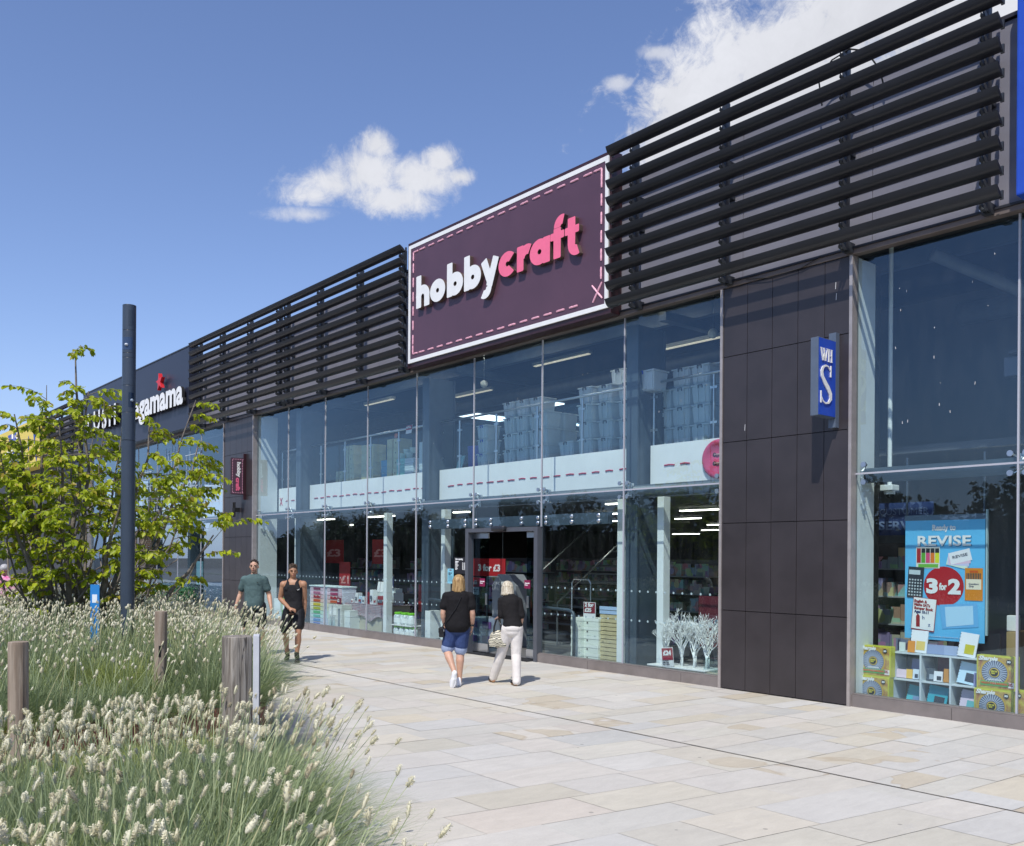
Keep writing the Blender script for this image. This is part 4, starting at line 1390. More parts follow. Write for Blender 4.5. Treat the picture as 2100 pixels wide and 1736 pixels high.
text('lettering', '£6', .12, C(235, 225, 225), r, (-15.82, 12.243, 1.33), bold=.004)
text('lettering', 'Any one of\n1500pc', .04, C(90, 90, 100), r, (-15.83, 12.243, 1.2), width=.18)
r = thing('craft_bin', (-15.5, 12.5, .65), 'red display bin heaped with colourful craft packs behind the left door', 'display')
MB().box(-15.6, -14.95, 12.7, 13.2, .62, 1.18).build('bin', M['shopred'], r)
for k in range(14):
    a = rng.uniform(-15.55, -15.0); b = rng.uniform(12.7, 13.1)
    MB().obox((a, b, 1.22 + rng.uniform(0, .1)), (.08, .02, .02), (0, .04, .02), (.01, -.02, .035)).build('pack', C(*rng.choice([(190, 40, 50), (210, 170, 60), (80, 120, 80), (225, 225, 220), (120, 60, 40)])), r)
cstack(-15.45, 12.2, 2, .46, .3, 'white craft kit box with purple picture stacked inside the left door', C(215, 220, 225), z0=.03, name='kit_box', tape=False, group='craft kit boxes')
cstack(-14.97, 12.15, 2, .46, .3, 'white craft kit box with purple picture stacked next to the hexagonal bin', C(220, 222, 228), z0=.03, name='kit_box', tape=False, group='craft kit boxes', d=.36)
for x in (-15.45, -14.97):
    for z in (.12, .42): MB().box(x - .14, x + .14, 11.93, 11.95, z, z + .14).build('picture_panel', C(150, 100, 160), label='small purple picture on the front of a craft kit box', cat='picture', group='purple pictures on kit boxes')
r = thing('collection_bin', (-14.9, 12.6, .03), 'tall grey hexagonal collection bin inside the doors', 'bin')
pr = [(-15.28, .03), (-14.52, .03), (-14.50, 1.32), (-14.72, 1.56), (-15.1, 1.56), (-15.30, 1.32)]
MB().add([(x, 12.35, z) for x, z in pr] + [(x, 12.75, z) for x, z in pr], [tuple(range(6)), tuple(range(11, 5, -1))] + [(i, 6 + i, 6 + (i + 1) % 6, (i + 1) % 6) for i in range(6)]).build('bin_body', C(135, 140, 146), r)
text('lettering', 'HOBBY', .1, M['white'], r, (-15.14, 12.34, 1.33), width=.3, bold=.003)
r = thing('security_gate', (-14.9, 11.9, .03), 'clear arched security gate inside the doors', 'gate')
for x0 in (-14.98,):
    MB().tube([(x0, 11.95, .03), (x0, 11.95, 1.45), (x0 + .05, 11.95, 1.52), (x0 + .4, 11.95, 1.52), (x0 + .45, 11.95, 1.45), (x0 + .45, 11.95, .03)], .014, 6).build('gate_frame', M['rail'], r)
r = thing('security_gate', (-12.0, 12.0, .03), 'second arched security gate right of the doors', 'gate')
MB().tube([(-12.45, 12.0, .03), (-12.45, 12.0, 1.45), (-12.4, 12.0, 1.52), (-12.0, 12.0, 1.52), (-11.95, 12.0, 1.45), (-11.95, 12.0, .03)], .014, 6).build('gate_frame', M['rail'], r)
for i, x in enumerate((-11.9, -15.55)):
    r = MB().tube([(x - .9, 11.5, .99), (x - .1, 11.5, .97), (x, 11.5, .93), (x + .03, 11.5, .85), (x + .03, 11.5, .03)], .032, 8)
    r.build('guard_rail', M['column'], smooth=True, label=('bent steel guard rail right of the doors in front of the white boxes', 'bent steel guard rail left of the doors')[i], cat='guard rail')
# staircase inside
r = thing('staircase', (-15.4, 14, .03), 'dark staircase with handrail climbing inside the doorway', 'staircase')
for k in range(16):
    MB().box(-15.9, -14.4, 13.6 + k * .27, 13.88 + k * .27, .03 + k * .185, .03 + k * .185 + .05).build('step', C(60, 62, 66), r)
    MB().box(-15.9, -14.4, 13.592 + k * .27, 13.60 + k * .27, .03 + k * .185, .03 + k * .185 + .04).build('step_nosing', C(120, 122, 124), r)
for x in (-15.95, -14.35):
    MB().tube([(x, 13.4, .95), (x, 17.9, 4.0)], .022, 8).build('handrail', M['rail'], r)
    MB().tube([(x, 13.4, .03), (x, 13.4, .95)], .02, 8).build('newel', M['rail'], r)

# ---- white boxes, wooden crates and price sign
L = ['white lidded box in the front stack under the 2 for 25 sign', 'white lidded box in the right hand stack beside the wooden crates']
for i, (x, y, w) in enumerate(((-11.98, 11.8, .24), (-11.68, 11.9, .36))):
    p0 = thing('lidded_box', (0, 0, 0), L[i], 'box', 'white lidded boxes')
    MB().cbox(-w / 2, w / 2, -.15, .15, 0, .145, .004).build('carton', C(225, 232, 222), p0)
    MB().cbox(-w / 2 - .006, w / 2 + .006, -.156, .156, .10, .158, .004).build('lid', C(230, 236, 228), p0)
    MB().box(-w * .3, -w * .3 + .03, -.16, -.1565, .06, .09).build('label_frame', C(80, 75, 70), p0)
    for k in range(5):
        o = p0 if k == 0 else copy_tree(p0)
        o.location = (x, y, .03 + k * .16); o.rotation_euler = (0, 0, rng.uniform(-.02, .02))
r = thing('price_sign', (-11.7, 11.75, .85), 'plum 2 for 25 pounds sign standing on the white boxes', 'sign')
card('card_sheet', -11.88, -11.57, .83, 1.12, 11.75, M['white'], r)
card('card_panel', -11.868, -11.582, .92, 1.11, 11.745, C(130, 30, 50), r)
text('lettering', '2 for\n£25', .095, M['white'], r, (-11.84, 11.738, 1.04), width=.23, bold=.005)
WD = mat('crate_pine', (.55, .47, .27), .7, var=.2, vs=10, stretch=(1, 1, 8))
for k in range(7):
    z = .03 + k * .148
    top = k == 6
    m = C(170, 195, 225) if top else WD
    r = thing('wooden_crate', (-11.30, 12.0, z), 'pale blue slatted crate on top of the crate stack' if top else 'slatted pine crate in the stack beside the white boxes', 'crate', None if top else 'pine crates')
    x0, x1 = -11.52 + (k % 2) * .01, -11.08
    for zz in (.005, .078):
        MB().box(x0, x1, 11.80, 11.815, z + zz, z + zz + .062).build('slat', m, r)
        MB().box(x1 - .015, x1, 11.816, 12.1, z + zz, z + zz + .062).build('slat', m, r)
    MB().box(x0 + .01, x1 - .02, 11.82, 12.1, z + .004, z + .02).build('base', m, r)
MB().box(-11.47, -11.1, 11.9, 12.05, .04, 1.03).build('crate_filler', C(60, 50, 30), label='dark inside of the crate stack seen between the slats', cat='crate lining')  # shade between the slats given as a dark coloured block

# ---- white twig trees on a low plinth
tb = thing('display_plinth', (-9.3, 11.8, .03), 'low beige display plinth under the white twig trees', 'plinth')
MB().cbox(-9.98, -8.42, 11.55, 12.1, .03, .14, .01).build('plinth_body', C(165, 160, 140), tb)
MB().cbox(-10.12, -8.92, 11.50, 12.0, .145, .17, .006).build('base_board', M['white'], tb)
M['twig'] = mat('white_twig', (.88, .90, .90), .6)
def twig(mb, p, d, L, r, dep, rg):
    r = max(r, .0035)
    q = p + d * L
    mid = p.lerp(q, .5) + Vector((rg.uniform(-1, 1), rg.uniform(-1, 1), 0)) * L * .06
    mb.tube([p, mid, q], [r, r * .85, r * .68], 5, cap=dep == 0)
    if dep == 0: return
    for k in range(2 if dep > 3 else rg.choice((2, 3))):
        e = (d + Vector((rg.uniform(-1, 1), rg.uniform(-1, 1), rg.uniform(-.15, .5))) * .62).normalized()
        twig(mb, q if k == 0 else p.lerp(q, rg.uniform(.5, 1)), e, L * rg.uniform(.62, .86), r * .62, dep - 1, rg)
for i, (x, y) in enumerate(((-9.86, 11.7), (-9.68, 11.85), (-9.50, 11.65), (-9.42, 11.9), (-9.28, 11.68), (-9.12, 11.85), (-9.02, 11.66))):
    rg = random.Random(50 + i); mb = MB()
    mb.tube([(x, y, .17), (x + .01, y, .3), (x - .005, y, .42)], [.022, .017, .014], 7)
    for k in range(6): twig(mb, Vector((x - .005, y, .30 + .03 * k)), Vector((rg.uniform(-.6, .6), rg.uniform(-.4, .4), 1)).normalized(), rg.uniform(.17, .23), .012, 4, rg)
    o = mb.build('twig_tree', M['twig'], smooth=True, label='white artificial twig tree standing in the row on the plinth', cat='decoration', group='white twig trees in the window')
r = thing('price_sign', (-9.65, 11.5, .17), 'tilted plum 24 pounds sign leaning in front of the twig trees', 'sign')
Q = Matrix.Rotation(R_(-6), 3, 'Y')
def sl(cx, cz, hx, hz, y, m, nm): MB().obox((cx, y, cz), Q @ Vector((hx, 0, 0)), (0, .003, 0), Q @ Vector((0, 0, hz))).build(nm, m, r)
sl(-9.68, .32, .125, .155, 11.5, M['white'], 'card_sheet'); sl(-9.675, .37, .112, .095, 11.493, C(150, 28, 48), 'card_panel')
text('lettering', '£24', .1, M['white'], r, (-9.76, 11.488, .345), width=.17, bold=.006, rot=Matrix.Rotation(R_(-6), 3, 'Y'))
text('lettering', 'Decorative\nwhite Twig\nTree 120cm', .03, C(60, 60, 70), r, (-9.77, 11.488, .245), width=.14, rot=Matrix.Rotation(R_(-6), 3, 'Y'))
r = thing('white_box', (-8.75, 11.6, .14), 'small clear display holder at the right end of the plinth', 'holder')
MB().cbox(-9.05, -8.80, 11.62, 11.75, .145, .36, .01).build('holder_body', M['glass_in'], r)
MB().box(-16.75, -16.55, 11.6, 11.9, .1, .72).build('white_cabinet', M['wallin'], label='small white cabinet at the foot of the white post left of the doors', cat='cabinet')

# ---- dim red hanging signs, shelves and shoppers deep inside
def hang(x0, x1, z0, z1, y, body, lab, m=None, w=None):
    r = thing('hanging_sign', ((x0 + x1) / 2, y, z0), lab, 'sign')
    card('board', x0, x1, z0, z1, y, m or M['shopred'], r, .01)
    if body: text('lettering', body, .3, C(220, 150, 145), r, (x0 + .1, y - .015, z0 + (z1 - z0) * .3), width=w or (x1 - x0) * .75, bold=.01)
hang(-27.0 + 2.0, -23.9, 1.7, 2.4, 13.6, '£3', 'dim red sign with a 3 deep inside behind the rainbow drawers')
hang(-22.6, -21.7, 1.7, 2.4, 13.8, '£3', 'dim red pound 3 sign hanging behind the table')
hang(-20.2, -19.2, 1.65, 2.3, 14.0, '3for2', 'dim red 3 for 2 sign hanging behind the first white post')
r = thing('hanging_sign', (-9.3, 12.4, .5), 'dark red low price sign standing behind the twig trees', 'sign')
card('board', -9.75, -8.95, .45, 1.3, 12.4, C(95, 34, 46), r, .01)
text('lettering', 'LOW\nPRICE', .13, C(95, 130, 150), r, (-9.47, 12.385, .82), width=.36, bold=.004, line=1.1)
hang(-22.9, -22.3, .9, 1.75, 12.9, '£1', 'slim red price sign on the aisle end behind the table')
hang(-19.5, -18.2, .5, 1.2, 13.3, '£5', 'red price sign low down behind the jars')
pm = D.materials.new('goods_on_shelves'); pm.use_nodes = True; t = NT(pm.node_tree)
co = t.n('ShaderNodeTexCoord').outputs['Object']
s3 = t.n('ShaderNodeSeparateXYZ', {0: co}).outputs
cell = t.n('ShaderNodeTexVoronoi', {'Vector': t.n('ShaderNodeCombineXYZ', {0: t.m('ADD', s3[0], s3[1]), 1: t.m('MULTIPLY', s3[2], .8)}), 'Scale': 7.0}, distance='CHEBYCHEV').outputs['Color']
hs = t.n('ShaderNodeHueSaturation', {'Saturation': .55, 'Value': .55, 'Color': cell})
p = t.n('ShaderNodeBsdfPrincipled', {'Base Color': hs, 'Roughness': .5}); t.n('ShaderNodeOutputMaterial', {'Surface': p})
def gondola(x0, x1, y, lab, z1=1.9, fr=None, n=5):
    r = thing('shelf_unit', ((x0 + x1) / 2, y, .03), lab, 'shelf')
    MB().box(x0, x1, y + .5, y + .55, .03, z1).build('back_panel', fr or C(70, 72, 78), r)
    for k in range(n):
        z = .1 + k * (z1 - .1) / n
        MB().box(x0, x1, y + .02, y + .49, z, z + .02).build('shelf_board', C(150, 155, 160), r)
        mb = MB(); x = x0 + .02
        while x < x1 - .1:
            w = rng.uniform(.06, .2); h = rng.uniform(.4, .85) * (z1 - .1) / n
            if rng.random() > .12: mb.box(x, min(x + w, x1) - .008, y + .08, y + .4, z + .021, z + .02 + h)
            x += w
        mb.build('stock', pm, r)[('kind')] = 'stuff'
    return r
for i, (a, b, y) in enumerate(((-25.3, -23.2, 14.6), (-22.6, -19.4, 14.9), (-19.0, -16.6, 14.9), (-13.6, -11.4, 14.8), (-11.0, -8.6, 14.6), (-20.5, -16.9, 18.3), (-13.8, -9.4, 18.4), (-25.5, -21.3, 18.8))):
    gondola(a, b, y, ['shelves of craft goods by the far party wall', 'long dim shelves behind the patterned table', 'dim shelves behind the green lidded jars', 'dim shelves just right of the staircase', 'dim shelves behind the twig trees',
                      'second row of dim shelves left of the stairs', 'second row of dim shelves right of the stairs', 'deepest dim shelves at the far left'][i])

# ================================================================== THE RIGHT HAND SHOP
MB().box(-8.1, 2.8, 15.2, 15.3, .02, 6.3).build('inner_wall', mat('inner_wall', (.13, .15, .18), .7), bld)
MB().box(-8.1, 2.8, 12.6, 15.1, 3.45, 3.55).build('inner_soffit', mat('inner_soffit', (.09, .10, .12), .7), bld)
ps = thing('revise_poster', (-5.35, 11.8, .90), 'large sky blue back to school offer poster hanging in the right hand window', 'poster')
PX0, PX1, PZ0, PZ1 = -5.86, -4.84, .90, 2.455
MB().box(PX0, PX1, 11.80, 11.806, PZ0, PZ1).build('sheet', mat('poster_blue', (.13, .50, .82), .45, var=.05, vs=1), ps)
MB().box(PX0 - .01, PX1 + .01, 11.798, 11.83, PZ1 + .001, PZ1 + .07).build('header_rail', C(90, 110, 130), ps)
MB().box(PX1 + .012, PX1 + .03, 11.79, 11.83, PZ0 + .1, PZ1 + .12).build('edge_rail', C(170, 195, 200), ps)
for x in (PX0 + .0, PX1 - .03): 
    MB().box(x, x + .02, 11.81, 11.83, PZ1 + .071, 3.3).build('hanging_strip', C(60, 72, 88), ps)
y = 11.797
SHD = C(60, 110, 150)
text('lettering', 'Ready to', .1, M['white'], ps, (-5.5, y - .001, 2.325), width=.30, bold=.004)
text('lettering', 'REVISE', .2, SHD, ps, (-5.683, y, 2.112), width=.68, height=.135, bold=.006, spacing=1.06)
text('lettering', 'REVISE', .2, M['white'], ps, (-5.69, y - .005, 2.12), width=.68, height=.135, bold=.006, spacing=1.06)
def disc(cx, cz, r, yy, m, nm, n=40): return MB().lathe([(r, yy - .001), (r, yy)], (cx, 0, cz), n, 'y').build(nm, m, ps)
disc(-5.35, 1.60, .255, y, C(175, 28, 38), 'red_disc')
text('lettering', '3', .3, M['white'], ps, (-5.57, y - .006, 1.50), width=.15, height=.20, bold=.016)
text('lettering', 'for', .12, M['white'], ps, (-5.405, y - .006, 1.555), width=.10, bold=.005)
text('lettering', '2', .3, M['white'], ps, (-5.29, y - .006, 1.50), width=.16, height=.20, bold=.016)
def pc(x0, x1, z0, z1, m, nm, k=1): return card(nm, x0, x1, z0, z1, y - .001 * k, m, ps, .001)
# highlighter pack
pc(-5.71, -5.40, 1.83, 2.11, C(225, 225, 215), 'pen_pack', 1)
for i, c in enumerate(((165, 35, 40), (90, 165, 50), (215, 75, 120), (225, 120, 40), (215, 220, 50))):
    pc(-5.70 + i * .06, -5.648 + i * .06, 1.90, 2.03 if i else 2.09, C(*c), 'marker_print', 3)
    if i: pc(-5.70 + i * .06, -5.648 + i * .06, 2.031, 2.09, C(35, 38, 45), 'marker_cap_print', 3)
pc(-5.68, -5.42, 1.84, 1.885, C(110, 180, 70), 'pack_band', 3)
# cards
for k in range(4):
    a = R_(14 - 9 * k); Qk = Matrix.Rotation(-a, 3, 'Y')
    MB().obox((-5.14 - .01 * k, y - .004 + .0005 * k - .002, 1.985 - .02 * k), Qk @ Vector((.135, 0, 0)), (0, .0004, 0), Qk @ Vector((0, 0, .075))).build('flash_card', C(*((235, 235, 238), (225, 195, 215), (205, 205, 235), (215, 235, 215))[k]), ps)
text('lettering', 'REVISE', .05, C(90, 95, 105), ps, (-5.23, y - .009, 1.955), width=.19, rot=Matrix.Rotation(R_(-14), 3, 'Y'))
# calculator
Qc = Matrix.Rotation(R_(3), 3, 'Y')
MB().obox((-5.715, y - .005, 1.64), Qc @ Vector((.105, 0, 0)), (0, .001, 0), Qc @ Vector((0, 0, .205))).build('calculator_print', C(45, 52, 62), ps)
MB().obox((-5.725, y - .008, 1.775), Qc @ Vector((.075, 0, 0)), (0, .001, 0), Qc @ Vector((0, 0, .03))).build('display_print', C(190, 205, 210), ps)
mb = MB()
for i in range(5):
    for j in range(6):
        c = Qc @ Vector((-.075 + i * .037, 0, -.165 + j * .04)); mb.lathe([(.012, y - .010), (.012, y - .0085)], (-5.715 + c.x, 0, 1.64 + c.z), 8, 'y')
mb.build('key_print', C(190, 200, 205), ps)
# pen bag (orange)
pc(-5.08, -4.862, 1.43, 1.84, C(215, 135, 35), 'pen_bag', 4); pc(-5.065, -4.88, 1.57, 1.70, C(235, 225, 200), 'pen_bag_label', 6)
mb = MB()
for i in range(9): mb.box(-5.06 + i * .02, -5.048 + i * .02, y - .0075, y - .0065, 1.70, 1.775)
mb.build('pen_row', C(60, 70, 75), ps)
text('lettering', 'Comfort\nGrip', .03, C(60, 70, 110), ps, (-5.03, y - .009, 1.63), width=.12)
pc(-5.02, -4.92, 1.782, 1.81, C(200, 90, 30), 'pen_bag_logo', 6)
# book
Qb = Matrix.Rotation(R_(5), 3, 'Y')
MB().obox((-5.60, y - .009, 1.225), Qb @ Vector((.155, 0, 0)), (0, .001, 0), Qb @ Vector((0, 0, .215))).build('book_print', C(150, 35, 45), ps)
MB().obox((-5.60, y - .012, 1.23), Qb @ Vector((.148, 0, 0)), (0, .001, 0), Qb @ Vector((0, 0, .205))).build('book_cover_print', C(238, 238, 236), ps)
for k, s in enumerate(('English &', 'Maths SATs', 'Bumper Book', 'Ages 10-11')):
    text('lettering', s, .05, C(150, 30, 40) if k < 3 else C(40, 60, 110), ps, (-5.725, y - .015, 1.385 - k * .046), width=(.17, .21, .25, .19)[k], bold=.002, rot=Qb)
MB().add([(-5.70, y - .0145, 1.06), (-5.70, y - .0145, 1.20), (-5.675, y - .0145, 1.235), (-5.65, y - .0145, 1.20), (-5.65, y - .0145, 1.06)], [(0, 1, 2, 3, 4)]).build('arrow_print', C(150, 30, 40), ps)
text('lettering', 'h', .07, C(50, 90, 140), ps, (-5.62, y - .015, 1.16)); text('lettering', 'z', .07, C(50, 90, 140), ps, (-5.54, y - .015, 1.07))
# clear pencil case
M['casep'] = C(175, 215, 240)
MB().add([(x, y - .003, z) for x, z in ((-5.40, 1.36), (-4.93, 1.40), (-4.91, 1.10), (-5.36, 1.05))], [(0, 1, 2, 3)]).build('pencil_case_print', C(105, 175, 225), ps)
MB().add([(x, y - .005, z) for x, z in ((-5.33, 1.335), (-4.98, 1.365), (-4.97, 1.13), (-5.31, 1.08))], [(0, 1, 2, 3)]).build('pencil_case_window', M['casep'], ps)
text('lettering', 'Subject to availability. Selected lines only. See in store for details', .02, C(200, 220, 235), ps, (-5.6, y - .002, .94), width=.7)

# cube shelf
cs = thing('cube_shelf', (-5.3, 11.6, .17), 'white cube shelf of six cells full of stationery under the poster', 'shelf')
SX = [-5.92, -5.55, -5.17, -4.80]; SZ = [.03, .365, .715]
WS = C(205, 215, 222)
for x in SX: MB().box(x - .012, x + .012, 11.60, 11.95, .03, .722).build('side_panel', WS, cs)
for z in SZ:
    for a, b in zip(SX[:-1], SX[1:]): MB().box(a + .013, b - .013, 11.60, 11.95, z - .01, z + .01).build('shelf_board', WS, cs)
MB().box(-5.9, -4.82, 11.951, 11.96, .03, .70).build('back_panel', C(120, 128, 138), cs)
def item(nm, x, z, w, h, c, lab, y=11.66, tilt=10, roll=0, c2=None, cat_='stationery'):
    r = thing(nm, (x + w / 2, y, z), lab, cat_)
    q = Matrix.Rotation(R_(roll), 3, 'Y') @ Matrix.Rotation(R_(-tilt), 3, 'X')
    cen = Vector((x + w / 2, y + .03, z + .004 + h / 2))
    MB().obox(cen, q @ Vector((w / 2, 0, 0)), q @ Vector((0, .008, 0)), q @ Vector((0, 0, h / 2))).build('cover', C(*c), r)
    if c2: MB().obox(cen + q @ Vector((w * .12, -.010, -h * .18)), q @ Vector((w * .26, 0, 0)), q @ Vector((0, .001, 0)), q @ Vector((0, 0, h * .2))).build('print', C(*c2), r)
    mb = MB()
    for k in range(7): mb.obox(cen + q @ Vector((-w / 2, -.002, -h * .42 + k * h * .14)), q @ Vector((.006, 0, 0)), q @ Vector((0, .01, 0)), q @ Vector((0, 0, .003)))
    if nm == 'spiral_notebook': mb.build('spiral_binding', C(60, 65, 75), r)
item('spiral_notebook', -5.72, .725, .22, .29, (232, 236, 240), 'white spiral notebook on top of the shelf at the left', 11.66, 8, 2, (225, 200, 120))
item('spiral_notebook', -5.09, .725, .22, .30, (228, 232, 238), 'white spiral notebook on top of the shelf at the right', 11.64, 10, 6, (200, 190, 60))
item('pen_pack', -5.74, .725, .09, .15, (225, 150, 70), 'small orange pen pack leaning on the left notebook', 11.62, 6)
item('card_box', -5.87, .725, .08, .12, (215, 225, 222), 'small white box at the left end of the shelf top', 11.65, 0)
item('pencil_case', -5.50, .725, .22, .12, (150, 165, 200), 'clear pencil case with lilac trim in the middle of the shelf top', 11.65, 4)
item('pencil_case', -5.28, .725, .17, .12, (165, 180, 210), 'second clear pencil case on the shelf top by the right notebook', 11.65, 4)
item('file_folder', -5.75, .38, .13, .25, (130, 140, 190), 'violet folder in the upper left cell', 11.75, 12)
item('wallet', -5.90, .38, .16, .11, (225, 205, 225), 'pale pink wallet in the upper left cell', 11.64, 5)
item('sticky_notes', -5.76, .38, .08, .12, (235, 190, 90), 'rainbow sticky notes in the upper left cell', 11.63, 5)
item('notepad', -5.67, .38, .08, .13, (210, 225, 240), 'pale blue pad in the upper left cell', 11.62, 8, 0, (60, 70, 90))
item('calculator', -5.50, .38, .11, .16, (70, 82, 95), 'dark calculator in the upper middle cell', 11.64, 8, 0, (160, 170, 180))
item('notepad', -5.40, .38, .11, .13, (228, 230, 235), 'white pad in the upper middle cell', 11.63, 8, 0, (50, 55, 65))
item('pen_pack', -5.28, .38, .08, .17, (195, 135, 60), 'amber pen pack in the upper middle cell', 11.64, 6)
item('file_folder', -5.44, .40, .14, .27, (95, 50, 80), 'dark plum folder at the back of the upper middle cell', 11.82, 5)
item('spiral_notebook', -5.10, .38, .26, .27, (190, 220, 240), 'pale blue spiral notebook in the upper right cell', 11.66, 12, 8, (50, 60, 80))
item('pen_pack', -4.90, .38, .07, .16, (150, 150, 205), 'lilac pen pack in the upper right cell', 11.62, 6)
item('spiral_notebook', -5.78, .045, .18, .24, (70, 175, 190), 'teal spiral notebook in the lower left cell', 11.70, 14, 8)
item('pen_pack', -5.68, .045, .10, .11, (120, 145, 185), 'blue pen pack in the lower left cell', 11.64, 8, 0, (30, 35, 50))
item('spiral_notebook', -5.49, .045, .25, .27, (40, 165, 185), 'large turquoise spiral notebook in the lower middle cell', 11.66, 10, 6, (45, 55, 70))
item('spiral_notebook', -5.08, .045, .24, .26, (215, 200, 220), 'pale lilac spiral notebook in the lower right cell', 11.66, 12, 5, (95, 175, 185))
item('monitor_stand', -5.80, .725, .24, .33, (28, 34, 44), 'black framed board behind the left notebook', 11.80, 0)
item('monitor_stand', -5.08, .725, .40, .30, (26, 30, 38), 'black board behind the right notebook', 11.85, 0)
r = thing('display_cabinet', (-4.45, 12.2, .03), 'pale oak cabinet end behind the right marker boxes', 'cabinet')
MB().box(-4.66, -4.55, 12.0, 12.5, .03, 1.05).build('cabinet_side', C(175, 150, 105), r)
MB().cbox(-4.70, -4.58, 12.1, 12.22, 1.055, 1.25, .01).build('white_tin', M['white'], label='small white tin standing on the oak cabinet', cat='tin')

# marker pen gift boxes
sm_ = None
def marker_box():
    r = thing('marker_box', (0, 0, 0), 'x', 'box', 'colourful marker pen boxes in the right hand window')
    MB().cbox(0, .445, 0, .13, 0, .405, .006).build('carton', mat('box_lime', (.55, .55, .06), .4, var=.12, vs=8), r)
    MB().box(.015, .43, -.003, -.0005, .015, .39).build('front_print', mat('box_print', (.36, .12, .07), .5, col2=(.60, .50, .10), vs=14), r)
    def dd(rad, yy, m, nm, cx=.21, cz=.205, n=32, r1=None):
        MB().lathe([(rad, yy - .0015), (rad, yy)], (cx, 0, cz), n, 'y').build(nm, m, r)
    dd(.165, -.004, C(200, 165, 60), 'dial_rim'); dd(.148, -.007, C(95, 105, 130), 'dial')
    mb = MB()
    for k in range(30):
        a = 2 * math.pi * k / 30; c, s = math.cos(a), math.sin(a)
        mb.obox((.21 + c * .105, -.011, .205 + s * .105), (c * .038, 0, s * .038), (0, .001, 0), (-s * .0045, 0, c * .0045))
    mb.build('marker_ring', C(185, 195, 215), r)
    dd(.056, -.012, C(225, 195, 80), 'hub'); dd(.046, -.015, C(30, 30, 34), 'hub_centre')
    text('lettering', 'SPIN THE\nTRAY!', .024, C(225, 215, 60), r, (.178, -.019, .212), width=.065, bold=.0012)
    MB().box(.05, .37, -.012, -.009, .045, .10).build('ribbon', C(95, 165, 95), r)
    text('lettering', "WHAT'S YOUR FAVOURITE?", .03, C(215, 100, 50), r, (.06, -.014, .065), width=.30, bold=.0014)
    text('lettering', 'LIMITED EDITION', .02, M['white'], r, (.14, -.014, .112), width=.15, bold=.001)
    text('lettering', 'Sharpie', .09, M['white'], r, (.03, -.014, .33), width=.22, height=.07, bold=.004, shear=.3)
    dd(.030, -.011, C(30, 32, 38), 'count_badge', .375, .345, 20)
    text('lettering', '30', .032, M['white'], r, (.355, -.014, .335), width=.04, bold=.0015)
    MB().box(.365, .435, -.0075, -.0045, .035, .10).build('price_sticker', C(235, 225, 225), r)
    text('lettering', 'Half\nPrice', .02, C(150, 30, 40), r, (.37, -.009, .08), width=.05, bold=.001)
    return r
mk = marker_box()
for i, (x, y, z, lab) in enumerate(((-6.335, 11.48, .385, 'colourful marker box on top at the left of the cube shelf'), (-6.345, 11.46, -.02 + .0, 'colourful marker box at the bottom left of the cube shelf'),
                                   (-4.80, 11.48, .385, 'colourful marker box on top at the right of the cube shelf'), (-4.82, 11.46, -.02, 'colourful marker box at the bottom right of the cube shelf'),
                                   (-4.74, 11.62, -.02, 'lime edged marker box just behind the bottom right one'))):
    o = mk if i == 0 else copy_tree(mk)
    o.location = (x, y, z); o['label'] = lab
# camera on a pole, hanging signs, side shelves, projector
r = thing('security_camera', (-6.29, 12.2, 2.8), 'white dome camera at the end of a long white ceiling pole', 'camera')
MB().cyl((-6.29, 12.2, 2.98), (-6.29, 12.2, 6.5), .03, .03, 12).build('pole', M['wallin'], r)
MB().cbox(-6.38, -6.20, 12.1, 12.3, 2.90, 2.98, .01).build('housing', M['wallin'], r)
MB().lathe([(.075, 2.895), (.07, 2.85), (.0, 2.85)], (-6.29, 12.2, 0), 16).build('collar', M['wallin'], r)
MB().sph((-6.29, 12.2, 2.85), .055, 14, 8).build('dome', C(30, 32, 36, .15), r, smooth=True)
r = thing('hanging_sign', (-6.6, 13.5, 2.3), 'dim blue customer service sign hanging behind the camera', 'sign')
DB = C(50, 70, 120)
MB().box(-6.9, -6.05, 13.0, 13.02, 2.3, 2.78).build('board', DB, r)
text('lettering', 'CUSTOMER', .14, C(120, 140, 180), r, (-6.85, 12.99, 2.60), width=.74)
text('lettering', 'SERVICE', .18, C(120, 140, 180), r, (-6.86, 12.99, 2.38), width=.78, bold=.004)
MB().box(-7.5, -7.0, 13.05, 13.07, 2.4, 2.80).build('hanging_sign', DB, label='narrow blue pay here sign edge by the side lining', cat='sign')
gondola(-8.0, -6.1, 13.3, 'well lit shelves of bright stationery packs left of the blue poster', 2.2, C(60, 62, 70), 5)
for i, (a, b, yy) in enumerate(((-7.9, -6.5, 12.95), (-5.6, -4.2, 12.95), (-3.6, -2.2, 12.95))):  # added fill lights for this shop, kept out of view behind the transom tube
    r = thing('ceiling_light', ((a + b) / 2, yy, 3.22), ['slim lit ceiling light over the stationery shelves left of the poster', 'slim lit ceiling light behind the blue poster', 'slim lit ceiling light at the far right of the right hand shop'][i], 'ceiling light')
    MB().box(a, b, yy - .05, yy + .05, 3.24, 3.275).build('housing', M['white'], r)
    MB().box(a + .01, b - .01, yy - .045, yy + .045, 3.22, 3.239).build('tube', M['lamp'], r)
gondola(-4.6, -2.0, 14.0, 'dim shelves deep in the right hand shop', 2.2)
r = thing('wall_speaker', (-4.55, 12.6, 4.6), 'small pale box speaker fixed high up by the right hand column', 'speaker')
MB().cbox(-4.95, -4.75, 12.6, 12.8, 4.35, 4.60, .01).build('speaker_body', C(90, 100, 118), r)
MB().box(-4.86, -4.72, 12.5, 12.8, 4.62, 4.66).build('speaker_bracket', C(60, 60, 66), r)
